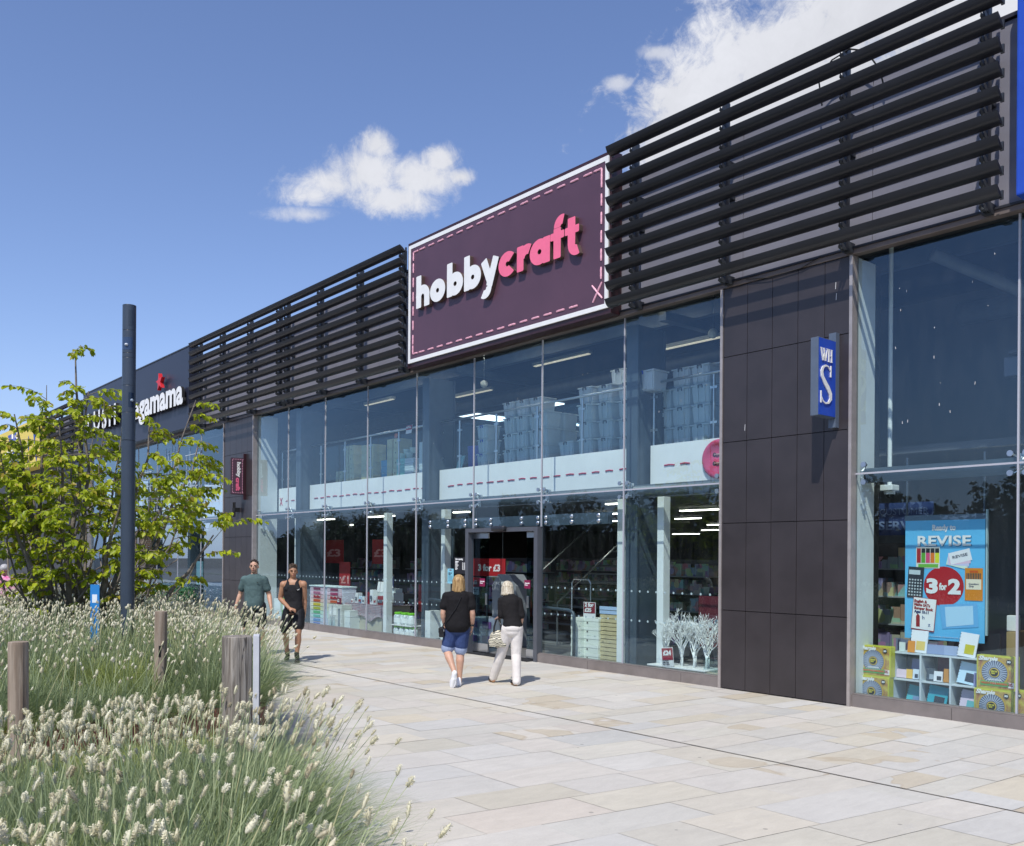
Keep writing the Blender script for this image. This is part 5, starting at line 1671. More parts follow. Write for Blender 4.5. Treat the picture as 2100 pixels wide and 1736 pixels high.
# bird droppings on the glass and the sign (marks of dirt)
mb = MB(); rg = random.Random(21)
for k in range(15):
    x = rg.uniform(-5.9, -4.4); z = rg.uniform(3.6, 5.8); h = rg.uniform(.008, .04)
    mb.obox((x, GY - .004, z), (.0035, 0, 0), (0, .001, 0), (rg.uniform(-.003, .003), 0, h * .45))
for k in range(14):
    x = rg.uniform(-23, -8.6); z = rg.uniform(3.6, 5.6); mb.obox((x, GY - .004, z), (.003, 0, 0), (0, .001, 0), (0, 0, rg.uniform(.006, .02)))
for (x, z) in ((-7.93, 3.85), (-6.5, 5.6), (-6.49, 5.45)):
    mb.obox((x, 11.117, z), (.004, 0, 0), (0, .001, 0), (.003, 0, .045))
o = mb.build('dried_droppings', C(205, 205, 205), bld)

# ================================================================== LEFT: RESTAURANT FRONT BEHIND THE TREE
bk = D.materials.new('red_brick'); bk.use_nodes = True; t = NT(bk.node_tree)
co = t.n('ShaderNodeTexCoord').outputs['Object']; s3 = t.n('ShaderNodeSeparateXYZ', {0: co}).outputs
b_ = t.n('ShaderNodeTexBrick', {'Vector': t.n('ShaderNodeCombineXYZ', {0: t.m('ADD', s3[0], s3[1]), 1: s3[2]}), 'Color1': (.28, .12, .08), 'Color2': (.40, .20, .14), 'Mortar': (.42, .38, .34), 'Scale': 4.0, 'Mortar Size': .03, 'Brick Width': .9, 'Row Height': .3})
p = t.n('ShaderNodeBsdfPrincipled', {'Base Color': b_.outputs[0], 'Roughness': .85}); t.n('ShaderNodeOutputMaterial', {'Surface': p})
MB().cbox(-35.9, -34.4, 11.30, 11.5, .03, 2.9, .01).build('brick_pillar', bk, label='red brick pillar behind the glass left of the lamp column', cat='pillar')
mb = MB(); rg = random.Random(33)
for (cx, cz) in ((-34.0, 4.4), (-31.6, 4.9), (-29.6, 4.7), (-30.2, 3.6), (-33.0, 3.5), (-28.0, 4.1)):
    for k in range(5):
        x = cx + (k - 2) * .28; mb.box(x, x + .02, 11.205, 11.209, cz - rg.uniform(.3, .9), cz + rg.uniform(.3, .9))
        z = cz + (k - 2) * .26; mb.box(cx - rg.uniform(.4, 1.0), cx + rg.uniform(.4, 1.0), 11.200, 11.204, z, z + .02)
r = thing('window_graphic', (-31, 11.2, 3), 'white grid lines and large faint name printed on the restaurant glass', 'window graphic')
mb.build('grid_lines', C(190, 205, 215), r)
text('lettering', 'wagamama', .8, C(170, 190, 200), r, (-33.8, 11.198, 3.75), width=4.6, height=.62)
r = thing('blade_sign', (-34.8, 10.8, 3.2), 'faded green projecting banner with vertical grey letters left of the lamp column', 'sign')
MB().box(-35.0, -34.94, 10.35, 11.1, 3.0, 4.6).build('sign_body', C(70, 84, 84), r)
text('lettering', 'gasaugue', .3, C(120, 135, 138), r, (-34.935, 10.55, 4.5), rot='side_down', width=1.4, height=.25)
for i, x in enumerate((-33.4, -31.2, -29.0)):
    mb = MB(); rg = random.Random(60 + i)
    mb2 = MB().cbox(x - .95, x + .95, 10.4, 10.75, .01, .45, .01)
    r = thing('hedge_planter', (x, 10.5, 0), ['clipped green hedge trough nearest the brick pillar', 'middle green hedge trough in front of the restaurant glass', 'green hedge trough nearest the dark pier'][i], 'planter')
    mb2.build('trough', C(60, 62, 60), r)
    for k in range(900):
        c = Vector((x + rg.uniform(-.95, .95), 10.57 + rg.uniform(-.24, .24), .45 + rg.uniform(0, .45)))
        a = Vector((rg.gauss(0, 1), rg.gauss(0, 1), rg.gauss(0, 1))).normalized() * .04; b = a.orthogonal().normalized() * .022
        mb.quad(c - a, c + b, c + a, c - b)
    mb.build('foliage', mat('hedge_leaf', (.03, .12, .035), .5, var=.4) if 'hedge_leaf' not in D.materials else D.materials['hedge_leaf'], r, recalc=False)
# tables/boards of colour seen low through the far glass
for i, (x, z, w, h, c, lab) in enumerate(((-30.8, .9, .5, .8, (130, 175, 190), 'pale blue menu board inside the restaurant window'), (-38.2, .4, .8, 1.6, (60, 150, 160), 'turquoise panel behind the tree stems'),
                                          (-39.6, .4, .5, 1.5, (120, 160, 90), 'green panel far behind the tree stems'), (-37.2, .6, .35, 1.1, (150, 60, 60), 'dull red panel behind the tree stems'))):
    MB().cbox(x, x + w, 11.8, 11.85, z, z + h, .005).build('panel_board', C(*c), label=lab, cat='board')

# ================================================================== PLANTERS, POSTS, LAMP COLUMN
M['corten'] = mat('weathered_steel', (.12, .045, .03), .75, col2=(.20, .075, .045), vs=5, bump=.15, bs=30)
M['soil'] = mat('soil', (.05, .04, .028), .95, var=.4, vs=10, bump=.5, bs=20)
REAR = [(-30, 6.6), (-20, 6.2), (-14, 5.35), (-10.5, 4.55), (-8.95, 4.12), (-8.55, 4.0), (-8.30, 3.82), (-8.18, 3.5), (-8.17, 2.5), (-8.17, -2.5), (-30, -2.5)]
FRONT = [(-6.55, 2.4), (-6.45, 2.68), (-6.2, 2.80), (-5.5, 2.68), (-4.5, 2.36), (-3.5, 1.92), (-2.6, 1.42), (-1.9, .95), (-1.75, .6), (-1.8, .2), (-2.4, -.6), (-6.55, -2.0)]


def planter(poly, h, soil, label):
    r = empty('planter', (poly[3][0], poly[3][1], 0), label, 'planter')
    mb = MB(); n = len(poly)
    cx = sum(p[0] for p in poly) / n; cy = sum(p[1] for p in poly) / n
    inn = []
    for i, (x, y) in enumerate(poly):
        a = Vector(poly[i - 1]); b = Vector(poly[(i + 1) % n]); p = Vector((x, y))
        t = (b - a).normalized(); nn = Vector((-t.y, t.x))
        if nn.dot(Vector((cx, cy)) - p) < 0: nn = -nn
        q = p + nn * .012; inn.append((q.x, q.y))
    vs = [(x, y, 0) for x, y in poly] + [(x, y, h) for x, y in poly] + [(x, y, h) for x, y in inn] + [(x, y, 0) for x, y in inn]
    fs = []
    for i in range(n):
        j = (i + 1) % n
        fs += [(i, j, n + j, n + i), (n + i, n + j, 2 * n + j, 2 * n + i), (2 * n + i, 2 * n + j, 3 * n + j, 3 * n + i)]
    mb.add(vs, fs).build('steel_edging', M['corten'], r)
    MB().add([(x, y, soil) for x, y in inn], [tuple(range(n))]).build('soil', M['soil'], r)
    return r


planter(REAR, .52, .44, 'long rusty steel planter full of grasses behind the foreground one')
planter(FRONT, .50, .42, 'rusty steel planter in the near corner hidden by flowering grass')

wd = D.materials.new('weathered_timber'); wd.use_nodes = True; t = NT(wd.node_tree)
co = t.n('ShaderNodeTexCoord').outputs['Object']
g1 = t.n('ShaderNodeTexNoise', {'Vector': t.vm('MULTIPLY', co, (26, 26, 1.3)), 'Scale': 1.6, 'Detail': 7.0, 'Roughness': .65, 'Distortion': .8}).outputs[0]
g2 = t.n('ShaderNodeTexNoise', {'Vector': t.vm('MULTIPLY', co, (9, 9, .5)), 'Scale': 2.0, 'Detail': 3.0}).outputs[0]
crack = t.m('SUBTRACT', 1.0, t.sstep(t.m('ABSOLUTE', t.m('SUBTRACT', g2, .5)), .0, .02))
c = t.mixc(t.sstep(g1, .3, .7), (.13, .105, .08), (.40, .36, .31))
c = t.mixc(t.m('MULTIPLY', crack, .8), c, (.03, .022, .018))
bpn = t.n('ShaderNodeBump', {'Height': t.m('SUBTRACT', g1, crack), 'Strength': .55, 'Distance': .012})
p = t.n('ShaderNodeBsdfPrincipled', {'Base Color': c, 'Roughness': .85, 'Normal': bpn}); t.n('ShaderNodeOutputMaterial', {'Surface': p})
M['timber'] = wd
M['timber2'] = mat('brown_timber', (.20, .145, .10), .85, col2=(.38, .31, .24), vs=2.2, stretch=(12, 12, .7), bump=.4, bs=3)


def post(x, y, w, ztop, m, label, lean=(0, 0), square=False):
    r = empty('timber_post', (x, y, .3), label, 'post')
    rg = random.Random(int(x * 100)); mb = MB()
    n = 28; prof = []
    for k in range(n):
        a = 2 * math.pi * k / n
        rad = w / 2 * (1 + .02 * math.sin(3 * a + x) + .012 * math.sin(7 * a))
        if square:
            s = (abs(math.cos(a)) ** 6 + abs(math.sin(a)) ** 6) ** (-1 / 6.); rad = w / 2 * (1 + .55 * (s - 1)) * (1 + .01 * math.sin(9 * a))
        if rg.random() < .14: rad *= .965
        prof.append((math.cos(a) * rad, math.sin(a) * rad))
    zs = [.3, .8, ztop - .02, ztop - .004, ztop]
    vs = []; fs = []
    for i, z in enumerate(zs):
        k_ = (1, 1, 1, .985, .95)[i]; u = (z - .3)
        vs += [(x + px * k_ + lean[0] * u, y + py * k_ + lean[1] * u, z) for px, py in prof]
    for i in range(len(zs) - 1):
        for k in range(n): fs.append((i * n + k, i * n + (k + 1) % n, (i + 1) * n + (k + 1) % n, (i + 1) * n + k))
    fs.append(tuple((len(zs) - 1) * n + k for k in range(n)))
    mb.add(vs, fs).build('post_body', m, r, smooth=False)
    return r


pA = post(-5.75, 2.48, .182, 1.41, M['timber'], 'thick grey split timber post with a white board on its far side', square=True)
Rv3 = Vector(Rv); Fv3 = Vector(Fv)
vr = (Fv3 - Rv3 * .268).normalized(); vp = Vector((vr.y, -vr.x, 0))
cA = Vector((-5.75, 2.48, 0)) + vp * .121 + vr * .04
MB().obox((cA.x, cA.y, .91), vp * .019, vr * .085, (0, 0, .50)).build('white_board', mat('board_white', (.62, .63, .66), .5, var=.06), pA)
MB().obox((cA.x + vp.x * .023, cA.y + vp.y * .023, .91), vp * .0035, vr * .085, (0, 0, .497)).build('board_back', C(60, 64, 72), pA)
pB = post(-8.95, 3.08, .118, 1.39, M['timber2'], 'slim round brown timber post in the middle of the grasses', lean=(.01, .0))
MB().cbox(-8.905, -8.885, 3.045, 3.065, .95, 1.06, .003).build('metal_plate', M['black'], pB)
post(-7.02, 1.45, .130, 1.33, M['timber2'], 'brown timber post at the left edge of the photo', lean=(-.03, 0))

lc = empty('lamp_column', (-11.93, 3.69, 0), 'tall dark slate grey cylindrical lamp column in front of the tree', 'lamp column')
M['slate'] = mat('slate_paint', (.045, .062, .088), .38, var=.06, vs=2)
def zz(y): return 1.95 + (1137 - (1200 + y / 1.446) / 1.9505) * 11.5 / 1860
px_, py_ = -11.93, 3.69
MB().lathe([(.086, 0), (.0843, zz(820) - .004), (.0805, zz(820) - .003)], (px_, py_, 0), 40).build('lower_shaft', M['slate'], lc, smooth=False)
seams = [820, 660, 505, 345, 318, 187, 38]
for a, b in zip(seams[:-1], seams[1:]):
    z0, z1 = zz(a), zz(b)
    MB().lathe([(.080, z0 + .003), (.081, z0 + .006), (.081, z1 - .003), (.080, z1)], (px_, py_, 0), 40).build('shaft_segment', M['slate'], lc)
MB().lathe([(.0765, zz(820) - .01), (.0765, zz(38) - .01)], (px_, py_, 0), 32).build('inner_core', M['black'], lc)
def winp(y0, y1, ang, half=.35, m=None, nm='lamp_window'):
    mb = MB(); z0, z1 = zz(y0), zz(y1); vs = []; fs = []
    for k in range(9):
        a = ang - half + 2 * half * k / 8
        dv = Rv3 * math.sin(a) - Fv3 * math.cos(a)
        for z in (z0, z1): vs.append((px_ + dv.x * .0822, py_ + dv.y * .0822, z))
    for k in range(8): fs.append((2 * k, 2 * k + 2, 2 * k + 3, 2 * k + 1))
    return mb.add(vs, fs).build(nm, m, lc, recalc=False)
w1 = winp(300, 228, .0, .9, C(52, 70, 98, .1))
dv = -Fv3
MB().sph((px_ + dv.x * .083 , py_ + dv.y * .083, zz(272)), .023, 14, 8, (1, 1, .8)).build('lamp_lens', C(200, 205, 210, .2), w1, smooth=True)
w2 = winp(630, 545, .75, .42, C(30, 42, 60, .1))
winp(160, 70, .6, .35, mat('slate_dark', (.035, .05, .072), .4), 'access_panel')
dv2 = Rv3 * math.sin(.85) - Fv3 * math.cos(.85)
MB().sph((px_ + dv2.x * .082, py_ + dv2.y * .082, zz(590)), .02, 12, 8).build('lamp_lens', C(150, 165, 180, .2), w2, smooth=True)
# narrow blue board in the grass
bl = empty('blue_sign', (-11.67, 3.23, .44), 'narrow bright blue sign board poking out of the grasses by the tree', 'sign')
cB = Vector((-11.67, 3.23, 0))
MB().obox((cB.x, cB.y, 1.2), Rv3 * .055, Fv3 * .006, (0, 0, .37)).build('board', C(40, 130, 200), bl)
MB().obox((cB.x + .0 - Fv3.x * .008, cB.y - Fv3.y * .008, 1.40), Rv3 * .03, Fv3 * .001, (0, 0, .05)).build('print', C(225, 235, 240), bl)
MB().cyl((cB.x + .02, cB.y + .02, .44), (cB.x + .02, cB.y + .02, .85), .015, .015, 8).build('stake', M['silver'], bl)


# ================================================================== GRASSES
def inside(poly, X, Y):
    res = np.zeros(X.shape, bool); n = len(poly)
    for i in range(n):
        x1, y1 = poly[i]; x2, y2 = poly[(i + 1) % n]
        c = ((y1 > Y) != (y2 > Y)) & (X < (x2 - x1) * (Y - y1) / ((y2 - y1) + 1e-12) + x1)
        res ^= c
    return res


def edge_dist(poly, X, Y):
    d = np.full(X.shape, 99.); ox = np.zeros(X.shape); oy = np.zeros(X.shape); n = len(poly)
    for i in range(n):
        x1, y1 = poly[i]; x2, y2 = poly[(i + 1) % n]; vx, vy = x2 - x1, y2 - y1
        tt = np.clip(((X - x1) * vx + (Y - y1) * vy) / (vx * vx + vy * vy), 0, 1)
        qx, qy = x1 + tt * vx - X, y1 + tt * vy - Y; q = np.hypot(qx, qy); m_ = q < d
        d[m_] = q[m_]; ox[m_] = qx[m_] / np.maximum(q[m_], 1e-6); oy[m_] = qy[m_] / np.maximum(q[m_], 1e-6)
    return d, ox, oy


def np_mesh(name, V, F, mats, mi, tint=None, parent=None):
    me = D.meshes.new(name)
    nv, nf, k = len(V), len(F), F.shape[1]
    me.vertices.add(nv); me.vertices.foreach_set('co', V.astype('f').ravel())
    me.loops.add(nf * k); me.loops.foreach_set('vertex_index', F.astype('i').ravel())
    me.polygons.add(nf); me.polygons.foreach_set('loop_start', np.arange(0, nf * k, k, dtype='i'))
    me.polygons.foreach_set('loop_total', np.full(nf, k, 'i'))
    for m_ in mats: me.materials.append(m_)
    me.polygons.foreach_set('material_index', mi.astype('i'))
    if tint is not None:
        a = me.color_attributes.new('tint', 'FLOAT_COLOR', 'POINT'); a.data.foreach_set('color', tint.astype('f').ravel())
    me.update(calc_edges=True)
    o = D.objects.new(name, me); COL.objects.link(o)
    if parent: o.parent = parent
    return o


def leafmat(name, c1, c2, c3, trans=.35, rough=.55):
    m = D.materials.new(name); m.use_nodes = True; t = NT(m.node_tree)
    a = t.n('ShaderNodeAttribute', attribute_name='tint'); s = t.n('ShaderNodeSeparateXYZ', {0: a.outputs['Vector']}).outputs
    c = t.mixc(s[0], c1, c2); c = t.mixc(s[1], c, c3)
    p = t.n('ShaderNodeBsdfPrincipled', {'Base Color': c, 'Roughness': rough, 'Specular IOR Level': .35})
    tl = t.n('ShaderNodeBsdfTranslucent', {'Color': c})
    t.n('ShaderNodeOutputMaterial', {'Surface': t.n('ShaderNodeMixShader', {0: trans, 1: p, 2: tl})}); return m


M['blade'] = leafmat('grass_blade', (.17, .235, .10), (.40, .47, .27), (.40, .45, .07), .3)
M['head'] = leafmat('seed_head', (.74, .69, .48), (.89, .86, .68), (.50, .43, .28), .3, .85)
M['stem'] = leafmat('flower_stem', (.30, .38, .20), (.46, .50, .28), (.52, .48, .26), .2)


def ribbons(P, az, lean, L, Wd, seg, droop, tw, taper=.92):
    """curved tapering blades; returns V (n*(seg+1)*2), F"""
    n = len(P); T = np.linspace(0, 1, seg + 1)[None, :]
    hx, hy = np.cos(az)[:, None], np.sin(az)[:, None]
    h = L[:, None] * (np.sin(lean)[:, None] * T + droop[:, None] * T ** 2)
    z = L[:, None] * (np.cos(lean)[:, None] * T - droop[:, None] * .55 * T ** 2.4)
    cx = P[:, 0:1] + hx * h; cy = P[:, 1:2] + hy * h; cz = P[:, 2:3] + z
    w = Wd[:, None] * (1 - T ** 1.6 * taper) / 2
    wa = az + tw; sx, sy = -np.sin(wa)[:, None] * w, np.cos(wa)[:, None] * w
    A = np.stack([cx + sx, cy + sy, cz], -1); B = np.stack([cx - sx, cy - sy, cz], -1)
    V = np.stack([A, B], 2).reshape(n, -1, 3)
    b = np.arange(n)[:, None] * (2 * (seg + 1)); s = np.arange(seg)[None, :] * 2
    F = np.stack([b + s, b + s + 1, b + s + 3, b + s + 2], -1).reshape(-1, 4)
    return V.reshape(-1, 3), F, np.stack([cx[:, -1], cy[:, -1], cz[:, -1]], -1), np.stack([cx[:, -1] - cx[:, -2], cy[:, -1] - cy[:, -2], cz[:, -1] - cz[:, -2]], -1)


def head_template(rg, nq, fine):
    """fluffy spike of unit length along +z, radius about .15"""
    vs = []; fs = []
    ns, nr = (7, 6) if fine else (5, 5)
    prof = [(.02, 0), (.06, .10), (.09, .3), (.095, .5), (.08, .72), (.045, .9), (.012, 1.0)] if fine else [(.03, 0), (.14, .2), (.15, .5), (.10, .82), (.02, 1.0)]
    for r_, z in prof:
        for k in range(nr):
            a = 2 * math.pi * k / nr + z * 2; q = r_ * rg.uniform(.75, 1.2)
            vs.append((q * math.cos(a), q * math.sin(a), z + rg.uniform(-.02, .02)))
    for i in range(len(prof) - 1):
        for k in range(nr): fs.append((i * nr + k, i * nr + (k + 1) % nr, (i + 1) * nr + (k + 1) % nr, (i + 1) * nr + k))
    for k in range(nq):
        z = rg.uniform(.03, .95); a = rg.uniform(0, 6.283); rr = (.10 if fine else .15) * math.sin(math.pi * min(max(z, .08), .93)) ** .6
        c = Vector((math.cos(a) * rr, math.sin(a) * rr, z)); out = Vector((math.cos(a), math.sin(a), rg.uniform(.2, 1.2))).normalized()
        t_ = out.cross(Vector((0, 0, 1))).normalized(); ln = rg.uniform(.06, .15); wd_ = rg.uniform(.018, .036)
        n = len(vs)
        vs += [tuple(c - out * .02), tuple(c + out * ln * .5 + t_ * wd_), tuple(c + out * ln), tuple(c + out * ln * .5 - t_ * wd_)]
        fs.append((n, n + 1, n + 2, n + 3))
    return np.array(vs), np.array(fs)


def meadow(name, poly, soil, nblade, nstem, seed, lb, ls, wb, fine, ymin, label_spill, xmin, hl, zoff=None):
    R = np.random.RandomState(seed)
    bb = np.array(poly); x0, x1 = max(bb[:, 0].min(), xmin), bb[:, 0].max(); y0, y1 = bb[:, 1].min(), bb[:, 1].max()
    def pts(n):
        out = []
        while sum(map(len, out)) < n:
            X = R.uniform(x0, x1, n * 2); Y = R.uniform(y0, y1, n * 2)
            k = inside(poly, X, Y) & (Y > ymin(X))
            if seed == 2:   # denser where it is nearer
                k &= R.rand(n * 2) < np.clip(9.0 / np.abs(X), .35, 1) ** 1.2
            out.append(np.stack([X[k], Y[k]], 1))
        return np.concatenate(out)[:n]
    # tussocks
    tus = pts(max(60, nblade // 130))
    idx = R.randint(0, len(tus), nblade)
    P2 = tus[idx] + R.normal(0, .075, (nblade, 2))
    ok = inside(poly, P2[:, 0], P2[:, 1]); P2 = P2[ok]; idx = idx[ok]; n = len(P2)
    d, ox, oy = edge_dist(poly, P2[:, 0], P2[:, 1])
    az = np.arctan2(P2[:, 1] - tus[idx, 1], P2[:, 0] - tus[idx, 0]) + R.normal(0, .5, n)
    lean = np.abs(R.normal(.38, .24, n)); k = d < .45
    pull = np.clip(1 - d / .45, 0, 1)
    hx = np.cos(az) * (1 - .7 * pull) + ox * .9 * pull; hy = np.sin(az) * (1 - .7 * pull) + oy * .9 * pull
    az = np.arctan2(hy, hx); lean = lean + pull * .38
    L = R.uniform(lb[0], lb[1], n)
    L *= np.clip(1 - (-P2[:, 0] - 4.7) * .26, .50, 1) if fine else np.clip(np.maximum(.52 + (-P2[:, 0] - 8.2) * .30, .5 + (P2[:, 1] - 3.0) * .75), .5, 1)
    droop = np.abs(R.normal(.22, .12, n)) + pull * .15
    P3 = np.concatenate([P2, np.full((n, 1), soil)], 1)
    seg = 5 if fine else 3
    V, F, _, _ = ribbons(P3, az, lean, L, R.uniform(wb * .7, wb * 1.3, n), seg, droop, R.normal(0, .6, n))
    tn = np.array([noise.noise(Vector((a * .9, b * .9, seed))) for a, b in tus])
    tv = R.rand(n) * .8; yel = np.clip((tn[idx] - .12) * 2.6, 0, .75) * R.uniform(.5, 1, n) + (R.rand(n) < .05) * .5
    per = 2 * (seg + 1)
    tint = np.stack([tv, np.clip(yel, 0, 1), tv * 0, tv * 0 + 1], 1).repeat(per, 0)
    Vs, Fs, Ms, Ts = [V], [F], [np.zeros(len(F))], [tint]; nv = len(V)
    # flower stems
    ti = R.randint(0, len(tus), nstem); S2 = tus[ti] + R.normal(0, .07, (nstem, 2))
    ok = inside(poly, S2[:, 0], S2[:, 1])
    if not fine: ok &= (S2[:, 0] < -9.7) | (S2[:, 1] > 3.35) | (R.rand(nstem) < .30)
    S2 = S2[ok]; n = len(S2)
    d, ox, oy = edge_dist(poly, S2[:, 0], S2[:, 1]); pull = np.clip(1 - d / .6, 0, 1)
    az = R.uniform(0, 6.283, n); lean = np.abs(R.normal(.20, .13, n))
    hx = np.cos(az) * (1 - .8 * pull) + ox * pull + .15; hy = np.sin(az) * (1 - .8 * pull) + oy * pull + .15
    az = np.arctan2(hy, hx); lean = lean + pull * R.uniform(.0, .38, n)
    L = R.uniform(ls[0], ls[1], n)
    L *= np.clip(1 - (-S2[:, 0] - 4.7) * .22, .60, 1) if fine else np.clip(np.maximum(.62 + (-S2[:, 0] - 8.2) * .22, .6 + (S2[:, 1] - 3.0) * .5), .6, .95)
    P3 = np.concatenate([S2, np.full((n, 1), soil)], 1)
    V, F, tip, td = ribbons(P3, az, lean, L, np.full(n, .0062 if fine else .007), 5, np.abs(R.normal(.05, .05, n)), R.uniform(0, 3, n), .35)
    # keep stems round-ish width towards the tip
    tv = R.rand(n); tint = np.stack([tv, (R.rand(n) < .15) * .8, tv * 0, tv * 0 + 1], 1).repeat(12, 0)
    Vs.append(V); Fs.append(F + nv); Ms.append(np.full(len(F), 1)); Ts.append(tint); nv += len(V)
    rg = random.Random(seed); temps = [head_template(rg, 90 if fine else 14, fine) for _ in range(6)]
    for q in range(6):
        sel = np.where(np.arange(n) % 6 == q)[0]; tvs, tfs = temps[q]; m_ = len(sel)
        z = td[sel]; z /= np.linalg.norm(z, axis=1)[:, None]
        z += R.normal(0, .16, z.shape); z /= np.linalg.norm(z, axis=1)[:, None]
        a = np.cross(z, np.array([.31, .95, 0.])); a /= np.linalg.norm(a, axis=1)[:, None]; b = np.cross(z, a)
        ln = R.uniform(hl[0], hl[1], m_) ; fat = R.uniform(.95, 1.5, m_) * (1.35 if fine else 1.25)
        V = (tvs[None, :, 0:1] * a[:, None, :] + tvs[None, :, 1:2] * b[:, None, :]) * (ln * fat)[:, None, None] + tvs[None, :, 2:3] * z[:, None, :] * ln[:, None, None] + tip[sel][:, None, :]
        V = V.reshape(-1, 3)
        F = (tfs[None] + (np.arange(m_) * len(tvs))[:, None, None]).reshape(-1, 4)
        t0 = R.rand(m_); old = (R.rand(m_) < .10) * R.uniform(.3, .9, m_)
        tint = np.stack([t0, old, t0 * 0, t0 * 0 + 1], 1).repeat(len(tvs), 0)
        tint[:, 0] = np.clip(tint[:, 0] + R.normal(0, .15, len(tint)), 0, 1)
        Vs.append(V); Fs.append(F + nv); Ms.append(np.full(len(F), 2)); Ts.append(tint); nv += len(V)
    o = np_mesh(name, np.concatenate(Vs), np.concatenate(Fs), [M['blade'], M['stem'], M['head']], np.concatenate(Ms), np.concatenate(Ts))
    o['kind'] = 'stuff'
    return o


meadow('flowering_grass', FRONT, .42, 64000, 1250, 1, (.30, .58), (.50, .84), .0055, True, lambda X: .19 * np.abs(X) - .55, '', -7, (.032, .064))
meadow('flowering_grass', REAR, .44, 90000, 5200, 2, (.38, .72), (.66, 1.0), .0075, False, lambda X: .19 * np.abs(X) - .8, '', -21, (.030, .056))

# ================================================================== TREE
M['bark'] = mat('tree_bark', (.14, .115, .095), .85, col2=(.25, .22, .19), vs=9, bump=.4, bs=30)
M['leaf'] = leafmat('tree_leaf', (.25, .34, .018), (.54, .60, .035), (.48, .32, .06), .45, .40)


def leaves_mesh(pts, dirs, size, R, parent, name, m, tone=None):
    """pointed oval leaves folded along the midrib"""
    n = len(pts)
    dirs = dirs / np.linalg.norm(dirs, axis=1)[:, None]
    up = np.array([0, 0, 1.]) + R.normal(0, .45, (n, 3)); s = np.cross(dirs, up); s /= np.linalg.norm(s, axis=1)[:, None]; u = np.cross(s, dirs)
    L = size * R.uniform(.7, 1.2, n)
    prof = [(0, 0), (.30, .30), (.62, .31), (1.0, 0)]
    V = np.zeros((n, 6, 3)); cv = -.10
    V[:, 0] = pts
    for i, (a, w) in enumerate(prof[1:3]):
        c = pts + dirs * (L * a)[:, None] + u * (L * cv * a * a)[:, None]
        V[:, 1 + i * 2] = c + s * (L * w)[:, None] + u * (L * .09)[:, None]; V[:, 2 + i * 2] = c - s * (L * w)[:, None] + u * (L * .09)[:, None]
    V[:, 5] = pts + dirs * L[:, None] + u * (L * -.22)[:, None]
    b = (np.arange(n) * 6)[:, None]
    mid1 = None
    F = np.concatenate([b + np.array([0, 1, 3, 5]), b + np.array([0, 5, 4, 2])], 1).reshape(-1, 4)
    t0 = R.rand(n) if tone is None else np.clip(tone + R.normal(0, .25, n), 0, 1); t1 = (R.rand(n) < .09) * R.uniform(.3, .8, n)
    tint = np.stack([t0, t1, t0 * 0, t0 * 0 + 1], 1).repeat(6, 0)
    o = np_mesh(name, V.reshape(-1, 3) - np.array(wloc(parent))[None], F, [m], np.zeros(len(F)), tint, parent)
    return o


def stem_curve(a, b, rg, wob, n=7, bow=.0):
    a, b = Vector(a), Vector(b); out = []
    for i in range(n + 1):
        u = i / n
        p = a.lerp(b, u)
        h = b - a
        p = Vector((a.x + h.x * (u ** (1 - bow * .3)), a.y + h.y * (u ** (1 - bow * .3)), a.z + h.z * (u ** (1 + bow))))
        if 0 < i: p += Vector((rg.uniform(-1, 1), rg.uniform(-1, 1), rg.uniform(-.6, .6))) * wob * math.sin(math.pi * min(u, .8))
        out.append(p)
    return out


TB = Vector((-14.5, 3.75, .42))
def cpt(x, y, d):
    """point at depth d for crown shaping"""
    dx, dy = x - 1050, y - 1141; c_, s_ = math.cos(R_(.4)), math.sin(R_(.4))
    ux, uy = c_ * dx + s_ * dy, -s_ * dx + c_ * dy
    return CAM + Fv3 * d + Rv3 * (ux * d / 1860) + Vector((0, 0, -uy * d / 1860))


